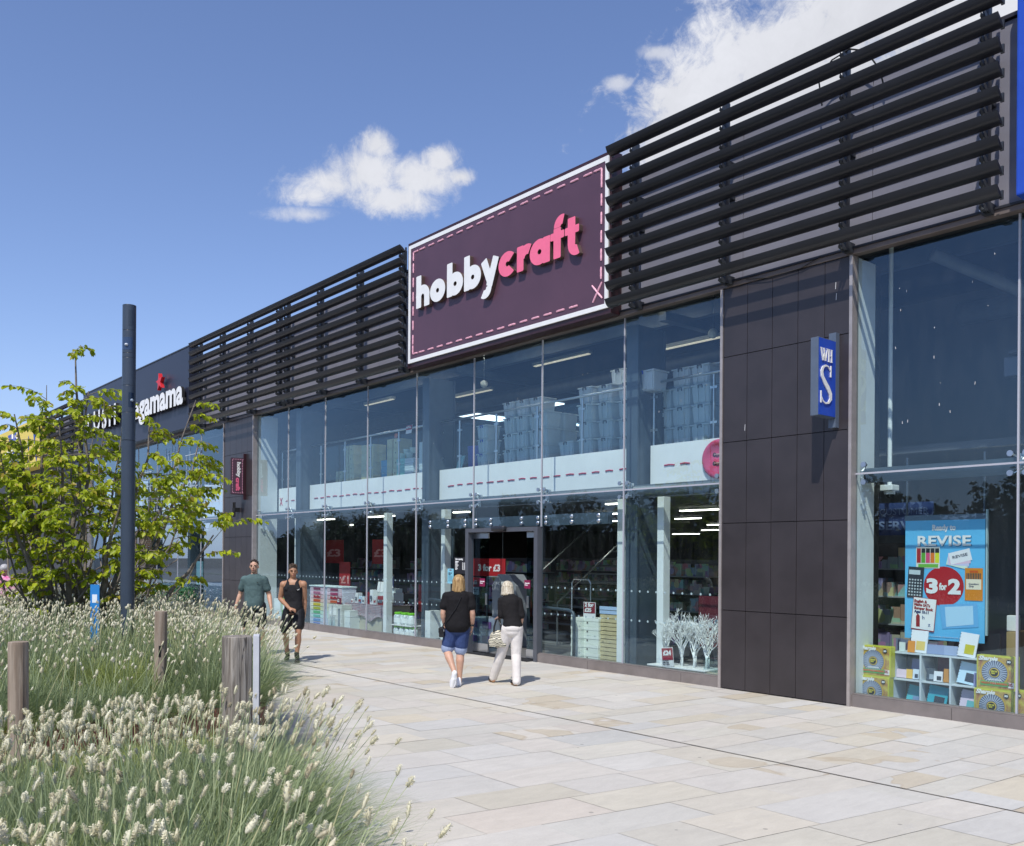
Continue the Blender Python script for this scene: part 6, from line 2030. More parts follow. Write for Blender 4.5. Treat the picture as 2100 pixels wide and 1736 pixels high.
def make_tree():
    r = empty('tree', tuple(TB), 'multi stemmed small tree with bright yellow green leaves left of the lamp column', 'tree')
    rg = random.Random(17); mb = MB(); LP, LD = [], []; Rr = np.random.RandomState(5)
    tips = [(155, 722, 13.4), (95, 790, 13.0), (215, 812, 14.0), (30, 850, 12.6), (-40, 900, 13.5), (60, 930, 14.4), (130, 870, 12.4), (190, 900, 14.6), (250, 850, 13.6), (310, 870, 14.0),
            (395, 820, 13.9), (330, 940, 12.8), (410, 905, 14.3), (425, 960, 13.2), (480, 1060, 13.0), (440, 1100, 12.7), (360, 1010, 12.2), (290, 1080, 12.3), (250, 985, 12.0), (170, 1010, 12.0), (90, 1050, 11.9),
            (20, 1020, 12.1), (-60, 1060, 12.8), (-50, 980, 14.8), (120, 950, 15.2), (230, 960, 15.6), (340, 980, 15.4), (20, 940, 15.5), (150, 1100, 12.3), (50, 1130, 12.2), (230, 1150, 12.6), (-20, 1140, 12.4), (375, 1040, 14.8), (180, 800, 13.2), (-10, 875, 12.2), (30, 905, 13.6), (70, 865, 12.9), (10, 965, 12.6), (-30, 935, 12.0), (55, 985, 13.2), (110, 905, 13.8), (150, 850, 12.8)]
    stems = []
    for i, q in enumerate(tips):
        e = cpt(*q); e = Vector((e.x, e.y, e.z))
        h = (e - TB); b0 = TB + Vector((h.x, h.y, 0)).normalized() * rg.uniform(.02, .22)
        c = stem_curve(b0, e, rg, .10, 9, .35 if i not in (0, 4) else .1)
        L = h.length; r0 = rg.uniform(.022, .045) if i % 3 else rg.uniform(.05, .075)
        rads = [r0 * (1 - u * .86) for u in [k / 9 for k in range(10)]]
        mb.tube(c, rads, 7, cap=False); stems.append((c, rads))
    tw = []
    for si, (c, rads) in enumerate(stems):
        leader = si == 0
        nt = 30 if not leader else 12
        for k in range(nt):
            u = rg.uniform(.34, 1.0) if not leader else rg.uniform(.55, 1.0)
            f = u * (len(c) - 1); i = min(int(f), len(c) - 2); p = c[i].lerp(c[i + 1], f - i)
            if p.z < 2.25 and rg.random() < .6 + .3 * (2.25 - p.z): continue
            out = Vector((p.x - TB.x, p.y - TB.y, 0)); out = out.normalized() if out.length > .1 else Vector((1, 0, 0))
            a = rg.uniform(-1.5, 1.5)
            dr = Vector((out.x * math.cos(a) - out.y * math.sin(a), out.x * math.sin(a) + out.y * math.cos(a), rg.uniform(-.05, .38))).normalized()
            ln = rg.uniform(.25, .62) * (.6 if leader else 1)
            q = [p]
            for s_ in range(1, 6):
                v = s_ / 5; q.append(p + dr * ln * v + Vector((0, 0, .05 * math.sin(v * 3) - .14 * ln * v * v)) + Vector((rg.uniform(-1, 1), rg.uniform(-1, 1), 0)) * .015)
            mb.tube(q, [rads[i + 1] * .5 * .4 + .004 - .0006 * s_ for s_ in range(6)], 5, cap=False)
            tw.append(q)
    for q in tw:
        n = rg.randint(14, 21)
        for k in range(n):
            u = .18 + .82 * (k + rg.random()) / n; f = u * 5; i = min(int(f), 4); p = q[i].lerp(q[i + 1], f - i)
            t_ = (q[i + 1] - q[i]).normalized(); side = t_.cross(Vector((0, 0, 1))).normalized() * (1 if k % 2 else -1)
            dr = (t_ * rg.uniform(.2, .9) + side * rg.uniform(.3, 1.0) + Vector((0, 0, rg.uniform(-1.1, .05))))
            p2 = p + Vector((rg.uniform(-1, 1), rg.uniform(-1, 1), rg.uniform(-1, .6))) * .03
            LP.append(tuple(p2)); LD.append(tuple(dr))
    # low crooked bare limbs
    for k in range(26):
        a = rg.uniform(0, 6.283); l = rg.uniform(.7, 1.7); b0 = TB + Vector((math.cos(a) * .1, math.sin(a) * .1, rg.uniform(.05, .5)))
        e = b0 + Vector((math.cos(a) * l, math.sin(a) * l, rg.uniform(.3, 1.3)))
        c = stem_curve(b0, e, rg, .13, 8, .1); mb.tube(c, [rg.uniform(.018, .035) * (1 - .75 * u / 8) for u in range(9)], 6, cap=False)
    mb.build('trunk', M['bark'], r, smooth=True)
    leaves_mesh(np.array(LP), np.array(LD), .092, Rr, r, 'crown', M['leaf'])
    return r


make_tree()

# ================================================================== TREE BELT ACROSS THE CAR PARK (seen in the glass)
R = np.random.RandomState(9)
P = []
for k in range(46):
    cx = -150 + k * 4.1 + R.uniform(-1.2, 1.2); cy = -27 + R.uniform(-2, 2); h = R.uniform(4.6, 7.2); w = R.uniform(1.8, 2.9)
    n = 1700; u = R.normal(0, 1, (n, 3)); u /= np.linalg.norm(u, axis=1)[:, None]; rr = R.rand(n) ** .33
    q = np.stack([cx + u[:, 0] * w * rr, cy + u[:, 1] * w * rr, h * .56 + u[:, 2] * h * .44 * rr], 1)
    q += .5 * np.sin(q[:, [1, 2, 0]] * 2.3); P.append(q)
P = np.concatenate(P); n = len(P)
a = R.normal(0, 1, (n, 3)); a /= np.linalg.norm(a, axis=1)[:, None]; b = np.cross(a, R.normal(0, 1, (n, 3))); b /= np.linalg.norm(b, axis=1)[:, None]
s = R.uniform(.10, .28, n)[:, None]
V = np.stack([P - a * s, P + b * s * .6, P + a * s, P - b * s * .6], 1).reshape(-1, 3)
t0 = R.rand(n); tint = np.stack([t0, t0 * 0, t0 * 0, t0 * 0 + 1], 1).repeat(4, 0)
o = np_mesh('treeline', V, np.arange(n * 4).reshape(-1, 4), [leafmat('belt_leaf', (.018, .035, .012), (.05, .08, .02), (.1, .1, .03), .1)], np.zeros(n), tint)
o['kind'] = 'stuff'
MB().cbox(-150, 40, -29, -28.6, 0, 4.0, .05).build('car_park_hedge', mat('belt_hedge', (.02, .035, .015), .9, var=.4), kind='stuff')

# ================================================================== PEOPLE
def skin_mat(name, c):
    m = mat(name, c, .5, var=.08, vs=8); m.node_tree.nodes
    for n in m.node_tree.nodes:
        if n.type == 'BSDF_PRINCIPLED':
            n.inputs['Subsurface Weight'].default_value = .12; n.inputs['Subsurface Radius'].default_value = (.02, .008, .005)
    return m


M['skinA'] = skin_mat('skin_light', (.56, .33, .23)); M['skinB'] = skin_mat('skin_tan', (.42, .22, .13))
M['lips'] = C(165, 95, 90); M['eyes'] = C(40, 34, 32, .2); M['browm'] = C(70, 50, 38)


def cone(mb, a, b, ra, rb, n=14):
    """round ended tapered limb"""
    a, b = Vector(a), Vector(b); t_ = (b - a); L = t_.length
    if L < 1e-6: return mb.sph(a, ra, n, 8)
    t_ /= L; pts, rd = [], []
    for k in range(5):
        an = math.pi / 2 * k / 4; pts.append(a - t_ * ra * math.cos(an)); rd.append(max(ra * math.sin(an), .0008))
    for k in range(5):
        an = math.pi / 2 * k / 4; pts.append(b + t_ * rb * math.sin(an)); rd.append(max(rb * math.cos(an), .0008))
    return mb.tube(pts, rd, n)


def ell(mb, c, r, q=None, n=18, m=12):
    q = q or Matrix.Identity(3); b = len(mb.v)
    mb.sph((0, 0, 0), 1.0, n, m)
    for i in range(b, len(mb.v)):
        v = q @ Vector((mb.v[i][0] * r[0], mb.v[i][1] * r[1], mb.v[i][2] * r[2])); mb.v[i] = (c[0] + v.x, c[1] + v.y, c[2] + v.z)
    return mb


def melt(mb, name, m, parent, vox=.008, smooth=6, group_mats=None):
    """join the closed volumes into one continuous skin"""
    me = D.meshes.new('tmp'); me.from_pydata(mb.v, [], mb.f)
    bm = bmesh.new(); bm.from_mesh(me); bmesh.ops.recalc_face_normals(bm, faces=bm.faces); bm.to_mesh(me); bm.free()
    ob = D.objects.new('tmp', me); COL.objects.link(ob)
    r = ob.modifiers.new('r', 'REMESH'); r.mode = 'VOXEL'; r.voxel_size = vox; r.adaptivity = 0
    s = ob.modifiers.new('s', 'SMOOTH'); s.factor = .5; s.iterations = smooth
    dg = bpy.context.evaluated_depsgraph_get()
    out = D.meshes.new_from_object(ob.evaluated_get(dg)); D.objects.remove(ob)
    out.materials.clear(); out.materials.append(m); out.polygons.foreach_set('use_smooth', [True] * len(out.polygons))
    o = D.objects.new(name, out); COL.objects.link(o); o.parent = parent
    return o


def hand(mb, w, d, palm_n, s=1.0, curl=.6, thumb=1):
    """palm, four fingers and a thumb. w wrist, d direction, palm_n normal out of the palm"""
    w, d, pn = Vector(w), Vector(d).normalized(), Vector(palm_n); pn = (pn - d * pn.dot(d)).normalized(); sd = d.cross(pn) * thumb
    q = Matrix((sd, pn, d)).transposed()
    ell(mb, w + d * .045 * s, (.040 * s, .018 * s, .052 * s), q, 14, 10)
    cone(mb, w - d * .02, w + d * .02, .027 * s, .026 * s, 10)
    for k, (o_, ln) in enumerate(((.030, .068), (.010, .078), (-.010, .072), (-.029, .056))):
        p = w + d * .086 * s + sd * o_ * s; dr = d.copy()
        for j in range(3):
            ang = curl * (.55 + .25 * k * .3) * (j + .4) / 1.2
            dd = (d * math.cos(ang) + pn * math.sin(ang)).normalized(); q2 = p + dd * ln * s * (.42, .32, .26)[j]
            cone(mb, p, q2, .0092 * s * (1 - .08 * j), .0086 * s * (1 - .1 * j), 8); p = q2
    p = w + d * .03 * s + sd * .034 * s
    q2 = p + (d * .7 + sd * .75 + pn * .25).normalized() * .036 * s; cone(mb, p, q2, .013 * s, .011 * s, 8)
    cone(mb, q2, q2 + (d * .95 + sd * .2 + pn * .35).normalized() * .030 * s, .0105 * s, .009 * s, 8)


def head(mb, c, fwd, tilt=0, s=1.0):
    """skull, jaw, nose, ears; returns frame"""
    f = Vector(fwd); f.z = tilt; f.normalize(); side = f.cross(Vector((0, 0, 1))).normalized(); up = side.cross(f)
    q = Matrix((side, f, up)).transposed(); c = Vector(c)
    P = lambda x, y, z: c + (side * x + f * y + up * z) * s
    ell(mb, P(0, -.010, .028), (.076 * s, .092 * s, .088 * s), q)
    ell(mb, P(0, .020, -.035), (.058 * s, .066 * s, .075 * s), q)
    ell(mb, P(0, .052, -.088), (.030 * s, .028 * s, .022 * s), q)
    cone(mb, P(0, .082, .015), P(0, .103, -.022), .009 * s, .0135 * s, 8)
    ell(mb, P(0, .083, -.058), (.024 * s, .012 * s, .010 * s), q)
    for x in (-1, 1):
        ell(mb, P(.078 * x, -.005, -.008), (.010 * s, .018 * s, .030 * s), q, 10, 8)
        ell(mb, P(.033 * x, .070, .030), (.026 * s, .014 * s, .009 * s), q, 10, 8)
        ell(mb, P(.042 * x, .040, -.025), (.022 * s, .022 * s, .022 * s), q, 10, 8)
    return P, q


def face_bits(P, q, parent, s=1.0, hair=None):
    mb = MB()
    for x in (-1, 1): ell(mb, P(.031 * x, .0815, .008), (.0095 * s, .006 * s, .0045 * s), q, 10, 8)
    mb.build('eyes', M['eyes'], parent, smooth=True)
    mb = MB()
    for x in (-1, 1): ell(mb, P(.034 * x, .088, .033), (.020 * s, .005 * s, .0045 * s), q, 8, 6)
    mb.build('eyebrows', hair or M['browm'], parent, smooth=True)
    mb = MB(); ell(mb, P(0, .094, -.054), (.021 * s, .006 * s, .0045 * s), q, 10, 8); ell(mb, P(0, .093, -.063), (.018 * s, .006 * s, .005 * s), q, 10, 8)
    mb.build('lips', M['lips'], parent, smooth=True)


def person(loc, label):
    r = empty('person', loc, label, 'person')
    r.rotation_euler = (0, 0, YAW)
    return r


class Loc:
    """builds child meshes in the person's own frame: x to the right of the picture, y away, z up"""
    def __init__(s, root): s.r = root; s.save = root.location.copy(); root.location = (0, 0, 0)
    def done(s): s.r.location = s.save


def loft(mb, rings, n=22, sub=4):
    """smooth tube of elliptical sections (centre, rx, ry) from bottom to top"""
    R_s = []
    m = len(rings)
    def g(i): return rings[max(0, min(m - 1, i))]
    for i in range(m - 1):
        for k in range(sub):
            t_ = k / sub; p0, p1, p2, p3 = g(i - 1), g(i), g(i + 1), g(i + 2)
            def cr(a, b_, c, d): return .5 * (2 * b_ + (c - a) * t_ + (2 * a - 5 * b_ + 4 * c - d) * t_ ** 2 + (3 * b_ - a - 3 * c + d) * t_ ** 3)
            R_s.append([cr(p0[j], p1[j], p2[j], p3[j]) for j in range(5)])
    R_s.append(list(rings[-1]))
    vs = []; fs = []
    for (x, y, z, rx, ry) in R_s:
        for k in range(n):
            a = 2 * math.pi * k / n; ca, sa = math.cos(a), math.sin(a)
            vs.append((x + rx * math.copysign(abs(ca) ** .85, ca), y + ry * math.copysign(abs(sa) ** .9, sa), z))
    for i in range(len(R_s) - 1):
        for k in range(n): fs.append((i * n + k, i * n + (k + 1) % n, (i + 1) * n + (k + 1) % n, (i + 1) * n + k))
    fs.append(tuple(reversed(range(n)))); fs.append(tuple((len(R_s) - 1) * n + k for k in range(n)))
    return mb.add(vs, fs)


def torso(mb, chest, waist, hips, w, dch, dw, wh, nk, hc, fat=0, bare=0):
    """chest, waist and hip centres; w chest half width, dch, dw depths, wh hip half width; bare lowers the top for a vest"""
    c, wa, h = Vector(chest), Vector(waist), Vector(hips)
    L = lambda p, dz, rx, ry: (p[0], p[1], p[2] + dz, rx, ry)
    rings = [L(h, -.11, wh * .82, dw * .85), L(h, -.02, wh, dw * 1.1), L(wa, .0, w * .90 + fat, dw), L(c, -.04, w * .99, dch), L(c, .06, w * 1.03, dch)]
    if bare: rings += [L(c, .10, w * .80, dch * .92), L(c, .125, w * .62, dch * .75)]
    if not bare: rings += [L(c, .125, w * 1.0, dch * .88), L(c, .165, w * .72, dch * .72), L(c, .20, w * .40, dch * .58)]
    loft(mb, rings)
    if not bare: cone(mb, c + Vector((0, 0, .12)), nk, .062, .054)
    if Vector(hc).z - Vector(nk).z > .04: cone(mb, nk, Vector(hc) - Vector((0, 0, .05)), .056, .052)


def limb(mb, pts, rs):
    for i in range(len(pts) - 1): cone(mb, pts[i], pts[i + 1], rs[i], rs[i + 1])


def mid(a, b, u, off=(0, 0, 0)): return Vector(a).lerp(Vector(b), u) + Vector(off)


def arm(mb, S, E, W_, k=1.0, bic=1.0):
    cone(mb, S, S, .062 * k * bic, .062 * k * bic)
    m1 = mid(S, E, .42)
    limb(mb, [S, m1, E], [.056 * k * bic, .051 * k * bic, .040 * k])
    m2 = mid(E, W_, .28)
    limb(mb, [E, m2, W_], [.040 * k, .043 * k, .026 * k])


def leg(mb, H, K, A, back, k=1.0, th=1.0):
    m1 = mid(H, K, .4); b = Vector(back) * .02
    limb(mb, [H, m1, K], [.092 * k * th, .080 * k * th, .056 * k])
    m2 = mid(K, A, .30) + b
    limb(mb, [K, m2, mid(K, A, .65) + b * .4, A], [.054 * k, .060 * k, .044 * k, .034 * k])


def hair_strands(mb, P, s, rg, top, length, rad=.012, n=46, spread=1.0, back_only=True, fringe=.3, flick=.01):
    for k in range(n):
        a = -math.pi / 2 + (k / (n - 1) - .5) * 2 * math.pi * (.80 if back_only else .95)
        x0, y0 = math.cos(a), math.sin(a)
        pts = [P(0 + x0 * .015, -.01 + y0 * .015, top)]
        for j in range(1, 8):
            u = j / 7; an = u * 1.0
            if u < .45:
                v = u / .45; r_ = math.sin(v * math.pi / 2); z = top - (1 - math.cos(v * math.pi / 2)) * .085
            else:
                v = (u - .45) / .55; r_ = 1.0 + .10 * v * spread; z = top - .085 - v * length * rg.uniform(.9, 1.05)
            pts.append(P(x0 * .084 * r_ + rg.uniform(-.003, .003), -.012 + y0 * .098 * r_, z))
        for i in range(len(pts) - 1): cone(mb, pts[i], pts[i + 1], rad * rg.uniform(.85, 1.2), rad * rg.uniform(.8, 1.1), 7)


def hair_mat(name, c1, c2):
    m = D.materials.new(name); m.use_nodes = True; t = NT(m.node_tree)
    co = t.n('ShaderNodeTexCoord').outputs['Object']
    n_ = t.n('ShaderNodeTexNoise', {'Vector': t.vm('MULTIPLY', co, (70, 70, 6)), 'Scale': 1.0, 'Detail': 4.0, 'Roughness': .7}).outputs[0]
    c = t.mixc(t.sstep(n_, .35, .68), c1, c2)
    b = t.n('ShaderNodeBump', {'Height': n_, 'Strength': .7, 'Distance': .01})
    p = t.n('ShaderNodeBsdfPrincipled', {'Base Color': c, 'Roughness': .42, 'Normal': b}); t.n('ShaderNodeOutputMaterial', {'Surface': p}); return m


def cloth(name, c, rough=.85, var=.12, bs=11, st=1.0):
    m = mat(name, c, rough, var=var, vs=5, bump=st, bs=bs, spec=.25); return m


# -------- woman in a black T-shirt and denim shorts, seen from behind
r = person((-10.92, 8.15, .002), 'blonde woman in a black T-shirt and rolled denim shorts walking away towards the doors')
L_ = Loc(r); mb = MB()
H, K1, A1 = (-.085, 0, .84), (-.155, .03, .525), (-.03, -.20, .235)
H2, K2, A2 = (.085, 0, .84), (.045, .05, .50), (.035, .02, .09)
torso(mb, (.01, 0, 1.24), (.005, 0, 1.03), (.0, 0, .90), .165, .115, .125, .175, (.015, -.01, 1.40), (.01, .0, 1.53), .02)
S1, E1, W1_ = (-.165, 0, 1.335), (-.215, -.02, 1.085), (-.195, .05, .90)
S2, E2, W2_ = (.185, 0, 1.335), (.225, -.02, 1.085), (.215, .06, .88)
arm(mb, S1, E1, W1_, 1.05); arm(mb, S2, E2, W2_, 1.05)
hand(mb, W1_, (.02, .25, -1), (1, 0, .2), .9, .7, 1); hand(mb, W2_, (-.05, .35, -1), (-1, 0, .1), .9, .8, -1)
leg(mb, H, K1, A1, (0, -1, 0), 1.06); leg(mb, H2, K2, A2, (0, -1, 0), 1.06)
cone(mb, A1, (-.045, -.25, .12), .034, .035); cone(mb, A2, (.03, .12, .045), .04, .035)
P, q = head(mb, (.015, .02, 1.535), (0.1, 1, 0), 0, .98)
body = melt(mb, 'body', M['skinA'], r, .007)
mb = MB()
torso(mb, (.01, -.002, 1.24), (.005, -.004, 1.04), (.0, -.004, .915), .183, .135, .148, .192, (.012, -.01, 1.385), (.012, -.008, 1.40), .022)
ell(mb, (.002, -.004, .87), (.178, .14, .07))
for S, E in ((S1, E1), (S2, E2)):
    cone(mb, S, mid(S, E, .2), .072, .072); cone(mb, mid(S, E, .2), mid(S, E, .55), .072, .080); cone(mb, S, (.012, -.005, S[2] + .03), .070, .072)
melt(mb, 't_shirt', cloth('black_jersey', (.009, .0085, .010), .85), r, .009, 4)
mb = MB()
ell(mb, (0, -.002, .86), (.185, .142, .11))
for Hh, Kk in ((H, K1), (H2, K2)): cone(mb, mid(Hh, Kk, -.05), mid(Hh, Kk, .68), .105, .104)
melt(mb, 'denim_shorts', cloth('denim', (.035, .06, .16), .85, .25, 40, .4), r, .008, 3)
mb = MB()
for Hh, Kk in ((H, K1), (H2, K2)): cone(mb, mid(Hh, Kk, .80), mid(Hh, Kk, .88), .098, .098)
melt(mb, 'rolled_hem', C(150, 165, 195, .85), r, .008, 1)
mb = MB(); rg = random.Random(3)
ell(mb, P(0, -.018, .035), (.084, .10, .092), q); ell(mb, P(0, -.06, -.05), (.075, .045, .11), q)
hair_strands(mb, P, 1, rg, .125, .165, n=44)
melt(mb, 'hair', hair_mat('honey_hair', (.20, .105, .035), (.56, .38, .17)), r, .0055, 1)
mb = MB()
def shoe(mb, heel, toe, up, w=.045, h=.05):
    heel, toe, up = Vector(heel), Vector(toe), Vector(up).normalized(); d = (toe - heel)
    cone(mb, heel + up * h * .55, heel + d * .45 + up * h * .6, w * .88, w * .92, 12); cone(mb, heel + d * .4 + up * h * .5, toe + up * h * .42 - d * .12, w * .98, w * .72, 12)
    cone(mb, heel + up * h * .8, heel + up * (h + .045) + d * .1, w * .85, w * .78, 12)
def sole(heel, toe, up, w, parent, m, nm='sole'):
    heel, toe, up = Vector(heel), Vector(toe), Vector(up).normalized(); d = toe - heel; sd = d.cross(up).normalized(); mb = MB(); o_ = []
    N_ = 22
    for k in range(N_):
        a = 2 * math.pi * k / N_; x = math.cos(a); y = math.sin(a); ww = w * (1.0 if x > 0 else .86)
        o_.append(heel + d * (.5 + .5 * x * 1.04) + sd * y * ww)
    vs = [v - up * .002 for v in o_] + [v + up * .022 for v in o_]
    mb.add(vs, [tuple(range(N_)), tuple(range(2 * N_ - 1, N_ - 1, -1))] + [(i, (i + 1) % N_, N_ + (i + 1) % N_, N_ + i) for i in range(N_)])
    return mb.build(nm, m, parent)
h1, t1, u1 = (-.015, -.285, .20), (-.065, -.235, .005), (0, .95, .25)
h1 = (-.02, -.30, .215); t1 = (-.06, -.25, .0)
wh = C(235, 236, 238, .5)
mb = MB(); shoe(mb, h1, t1, (.0, 1, .3)); s_1 = melt(mb, 'shoe', wh, r, .006, 2)
sole(h1, t1, (.0, 1, .3), .05, s_1, C(225, 226, 230, .6))
mb = MB(); shoe(mb, (.03, -.045, .0), (.015, .20, .0), (0, 0, 1)); s_2 = melt(mb, 'shoe', wh, r, .006, 2)
sole((.03, -.045, .0), (.015, .20, .0), (0, 0, 1), .05, s_2, C(240, 240, 240, .6))
mb = MB(); mb.tube([(.075, -.05, 1.40), (.06, -.142, 1.33), (-.02, -.152, 1.16), (-.12, -.150, 1.02), (-.20, -.10, .93), (-.225, -.03, .88)], .006, 6)
mb.tube([(.075, -.05, 1.40), (.085, .06, 1.39), (.02, .14, 1.2), (-.14, .12, 1.0), (-.225, .03, .89)], .006, 6)
bag = tag(MB().cbox(-.27, -.19, -.10, .07, .73, .88, .02).build('shoulder_bag', C(24, 24, 27, .45)), None)
bag.parent = None
L_.done()
bag.matrix_world = Matrix.Translation(r.location) @ Matrix.Rotation(YAW, 4, 'Z')
tag(bag, 'small black crossbody bag at the hip of the woman in shorts', 'bag')
st_ = mb.build('strap', C(18, 18, 20, .5)); st_.parent = bag
bx = MB().cbox(-.275, -.20, -.108, -.10, .80, .87, .006).build('flap', C(20, 20, 22, .4)); bx.parent = bag
zp = MB().cbox(-.200, -.188, -.115, -.10, .82, .85, .003).build('buckle', M['silver']); zp.parent = bag
wt = MB(); wt.tube([(.185, .02, .905), (.215, .09, .905), (.245, .05, .90), (.235, .0, .90), (.19, .0, .905)], .011, 8); o = wt.build('watch', C(15, 15, 18, .4), smooth=True)
o.matrix_world = Matrix.Translation(r.location) @ Matrix.Rotation(YAW, 4, 'Z'); tag(o, 'black wristwatch on the right wrist of the woman in shorts', 'watch')

# -------- woman in white trousers with a zebra bag
r = person((-10.46, 8.82, .002), 'grey blonde woman in a black top and white trousers walking towards the doors')
L_ = Loc(r); mb = MB()
H, K1, A1 = (-.055, 0, .85), (-.15, .14, .46), (-.265, .30, .10)
H2, K2, A2 = (.085, 0, .85), (.075, .04, .47), (.085, -.04, .09)
torso(mb, (-.02, .02, 1.18), (.01, .01, .99), (.02, 0, .88), .135, .10, .10, .145, (-.04, .03, 1.32), (-.06, .07, 1.43))
S1, E1, W1_ = (-.15, .03, 1.27), (-.155, .02, 1.04), (-.215, .24, .99)
S2, E2, W2_ = (.105, .02, 1.27), (.155, .0, 1.04), (.135, .10, .85)
arm(mb, S1, E1, W1_, .85); arm(mb, S2, E2, W2_, .85)
hand(mb, W1_, (.1, 1, .1), (.3, 0, -1), .85, 1.1, 1); hand(mb, W2_, (0, .4, -1), (-1, 0, 0), .85, .8, -1)
leg(mb, H, K1, A1, (0, -1, 0), .85); leg(mb, H2, K2, A2, (0, -1, 0), .85)
for A_, T_ in ((A1, (-.31, .46, .03)), (A2, (.03, .10, .03))):
    cone(mb, A_, (A_[0], A_[1] - .01, .045), .032, .034); cone(mb, (A_[0], A_[1], .05), T_, .033, .030)
    for k in range(5):
        sdv = Vector((T_[0] - A_[0], T_[1] - A_[1], 0)).normalized(); sp = Vector((sdv.y, -sdv.x, 0)) * (.026 - .013 * k)
        cone(mb, Vector(T_) + sp, Vector(T_) + sp + sdv * (.032 - .004 * abs(k - 1)) + Vector((0, 0, -.006)), .0095, .008, 8)
P, q = head(mb, (-.065, .07, 1.445), (-.25, 1, 0), -.12, .93)
melt(mb, 'body', M['skinA'], r, .0065)
mb = MB()
torso(mb, (-.02, .018, 1.18), (.01, .008, 1.0), (.02, -.002, .915), .148, .115, .115, .152, (-.035, .02, 1.285), (-.035, .02, 1.30))
for S, E in ((S1, E1), (S2, E2)): cone(mb, S, (-.035, .02, S[2] + .01), .060, .058); cone(mb, S, mid(S, E, .25), .062, .060); cone(mb, mid(S, E, .25), mid(S, E, .95), .060, .054)
melt(mb, 'black_top', cloth('black_knit', (.013, .012, .013), .85), r, .008, 4)
mb = MB()
ell(mb, (.02, -.004, .87), (.162, .132, .10)); ell(mb, (.02, -.004, .81), (.14, .112, .09)); ell(mb, (.018, .0, .93), (.148, .122, .06))
for Hh, Kk, Aa in ((H, K1, A1), (H2, K2, A2)):
    cone(mb, Hh, mid(Hh, Kk, .5), .100, .090); cone(mb, mid(Hh, Kk, .5), Kk, .090, .078); cone(mb, Kk, mid(Kk, Aa, .3, (0, -.012, 0)), .077, .074); cone(mb, mid(Kk, Aa, .3, (0, -.012, 0)), mid(Kk, Aa, 1.0), .073, .066); cone(mb, mid(Kk, Aa, .9), mid(Kk, Aa, 1.06), .064, .065)
melt(mb, 'white_trousers', cloth('white_linen', (.74, .70, .66), .85, .06, 7, .8), r, .008, 3)
mb = MB(); rg = random.Random(8)
ell(mb, P(0, -.015, .035), (.082, .098, .09), q); ell(mb, P(0, -.055, -.04), (.072, .045, .10), q)
hair_strands(mb, P, .93, rg, .125, .13, n=42, spread=1.6)
melt(mb, 'hair', hair_mat('ash_blonde_hair', (.34, .27, .17), (.76, .71, .58)), r, .0055, 1)
blk = C(28, 24, 26, .5); tan_ = C(175, 130, 90, .6)
for A_, T_ in ((A1, (-.325, .50, .015)), (A2, (.02, .14, .015))):
    hl_ = Vector((A_[0], A_[1] - .045 if A_ is A2 else A_[1] - .03, .012)); s_ = sole(hl_, (T_[0], T_[1], .012), (0, 0, 1), .042, r, tan_, 'sandal_sole')
    mb = MB(); d_ = Vector(T_) - hl_; d_.z = 0; sd_ = Vector((d_.y, -d_.x, 0)).normalized()
    for u, h_ in ((.30, .075), (.5, .062), (.62, .055), (.78, .045)):
        c_ = hl_ + d_ * u
        for k_ in (-.05, .05): mb.tube([c_ + sd_ * .042 + Vector((0, 0, .015)), c_ + sd_ * .025 + Vector((0, 0, h_)) + d_ * k_, c_ - sd_ * .025 + Vector((0, 0, h_)) - d_ * k_, c_ - sd_ * .042 + Vector((0, 0, .015))], .008, 6)
    mb.tube([hl_ + d_ * .15 + sd_ * .04 + Vector((0, 0, .05)), hl_ - d_ * .03 + Vector((0, 0, .07)), hl_ + d_ * .15 - sd_ * .04 + Vector((0, 0, .05))], .012, 6)
    mb.build('sandal_straps', blk, s_, smooth=True)
L_.done()
zb = D.materials.new('zebra_print'); zb.use_nodes = True; t = NT(zb.node_tree)
co = t.n('ShaderNodeTexCoord').outputs['Object']
wv = t.n('ShaderNodeTexWave', {'Vector': co, 'Scale': 13.0, 'Distortion': 6.5, 'Detail': 1.5, 'Detail Scale': 1.2}, bands_direction='Z').outputs['Fac']
c = t.mixc(t.sstep(wv, .42, .5), (.02, .018, .02), (.72, .68, .52))
p = t.n('ShaderNodeBsdfPrincipled', {'Base Color': c, 'Roughness': .5}); t.n('ShaderNodeOutputMaterial', {'Surface': p})
MW = Matrix.Translation(r.location) @ Matrix.Rotation(YAW, 4, 'Z')
bg_ = empty('handbag', (0, 0, 0), 'zebra striped handbag with black handles hanging from the forearm of the woman in trousers', 'bag'); bg_.matrix_world = MW
mb = MB(); cx, cy, cz = -.205, .05, .70
ell(mb, (cx, cy, cz - .04), (.145, .085, .095)); ell(mb, (cx, cy, cz + .03), (.125, .07, .095)); mb.cbox(cx - .13, cx + .13, cy - .07, cy + .07, cz - .125, cz - .05, .02)
o = melt(mb, 'bag_body', zb, bg_, .008, 5)
for yy in (-.055, .05):
    mb = MB(); mb.tube([(cx - .06, cy + yy, cz + .10), (cx - .055, cy + yy * .8, cz + .18), (cx - .02, cy + yy * .5 + .03, cz + .29), (cx + .01, cy + yy * .5 + .03, cz + .30), (cx + .05, cy + yy * .8, cz + .18), (cx + .055, cy + yy, cz + .10)], [.012, .013, .014, .014, .013, .012], 8)
    o = mb.build('handle', C(22, 20, 22, .35), smooth=True); o.parent = bg_
mb = MB(); mb.tube([(cx + .13, cy - .03, cz + .08), (cx + .14, cy - .05, cz + .03), (cx + .135, cy - .05, cz - .02)], [.008, .016, .018], 8); o = mb.build('tassel', C(22, 20, 22, .4)); o.parent = bg_

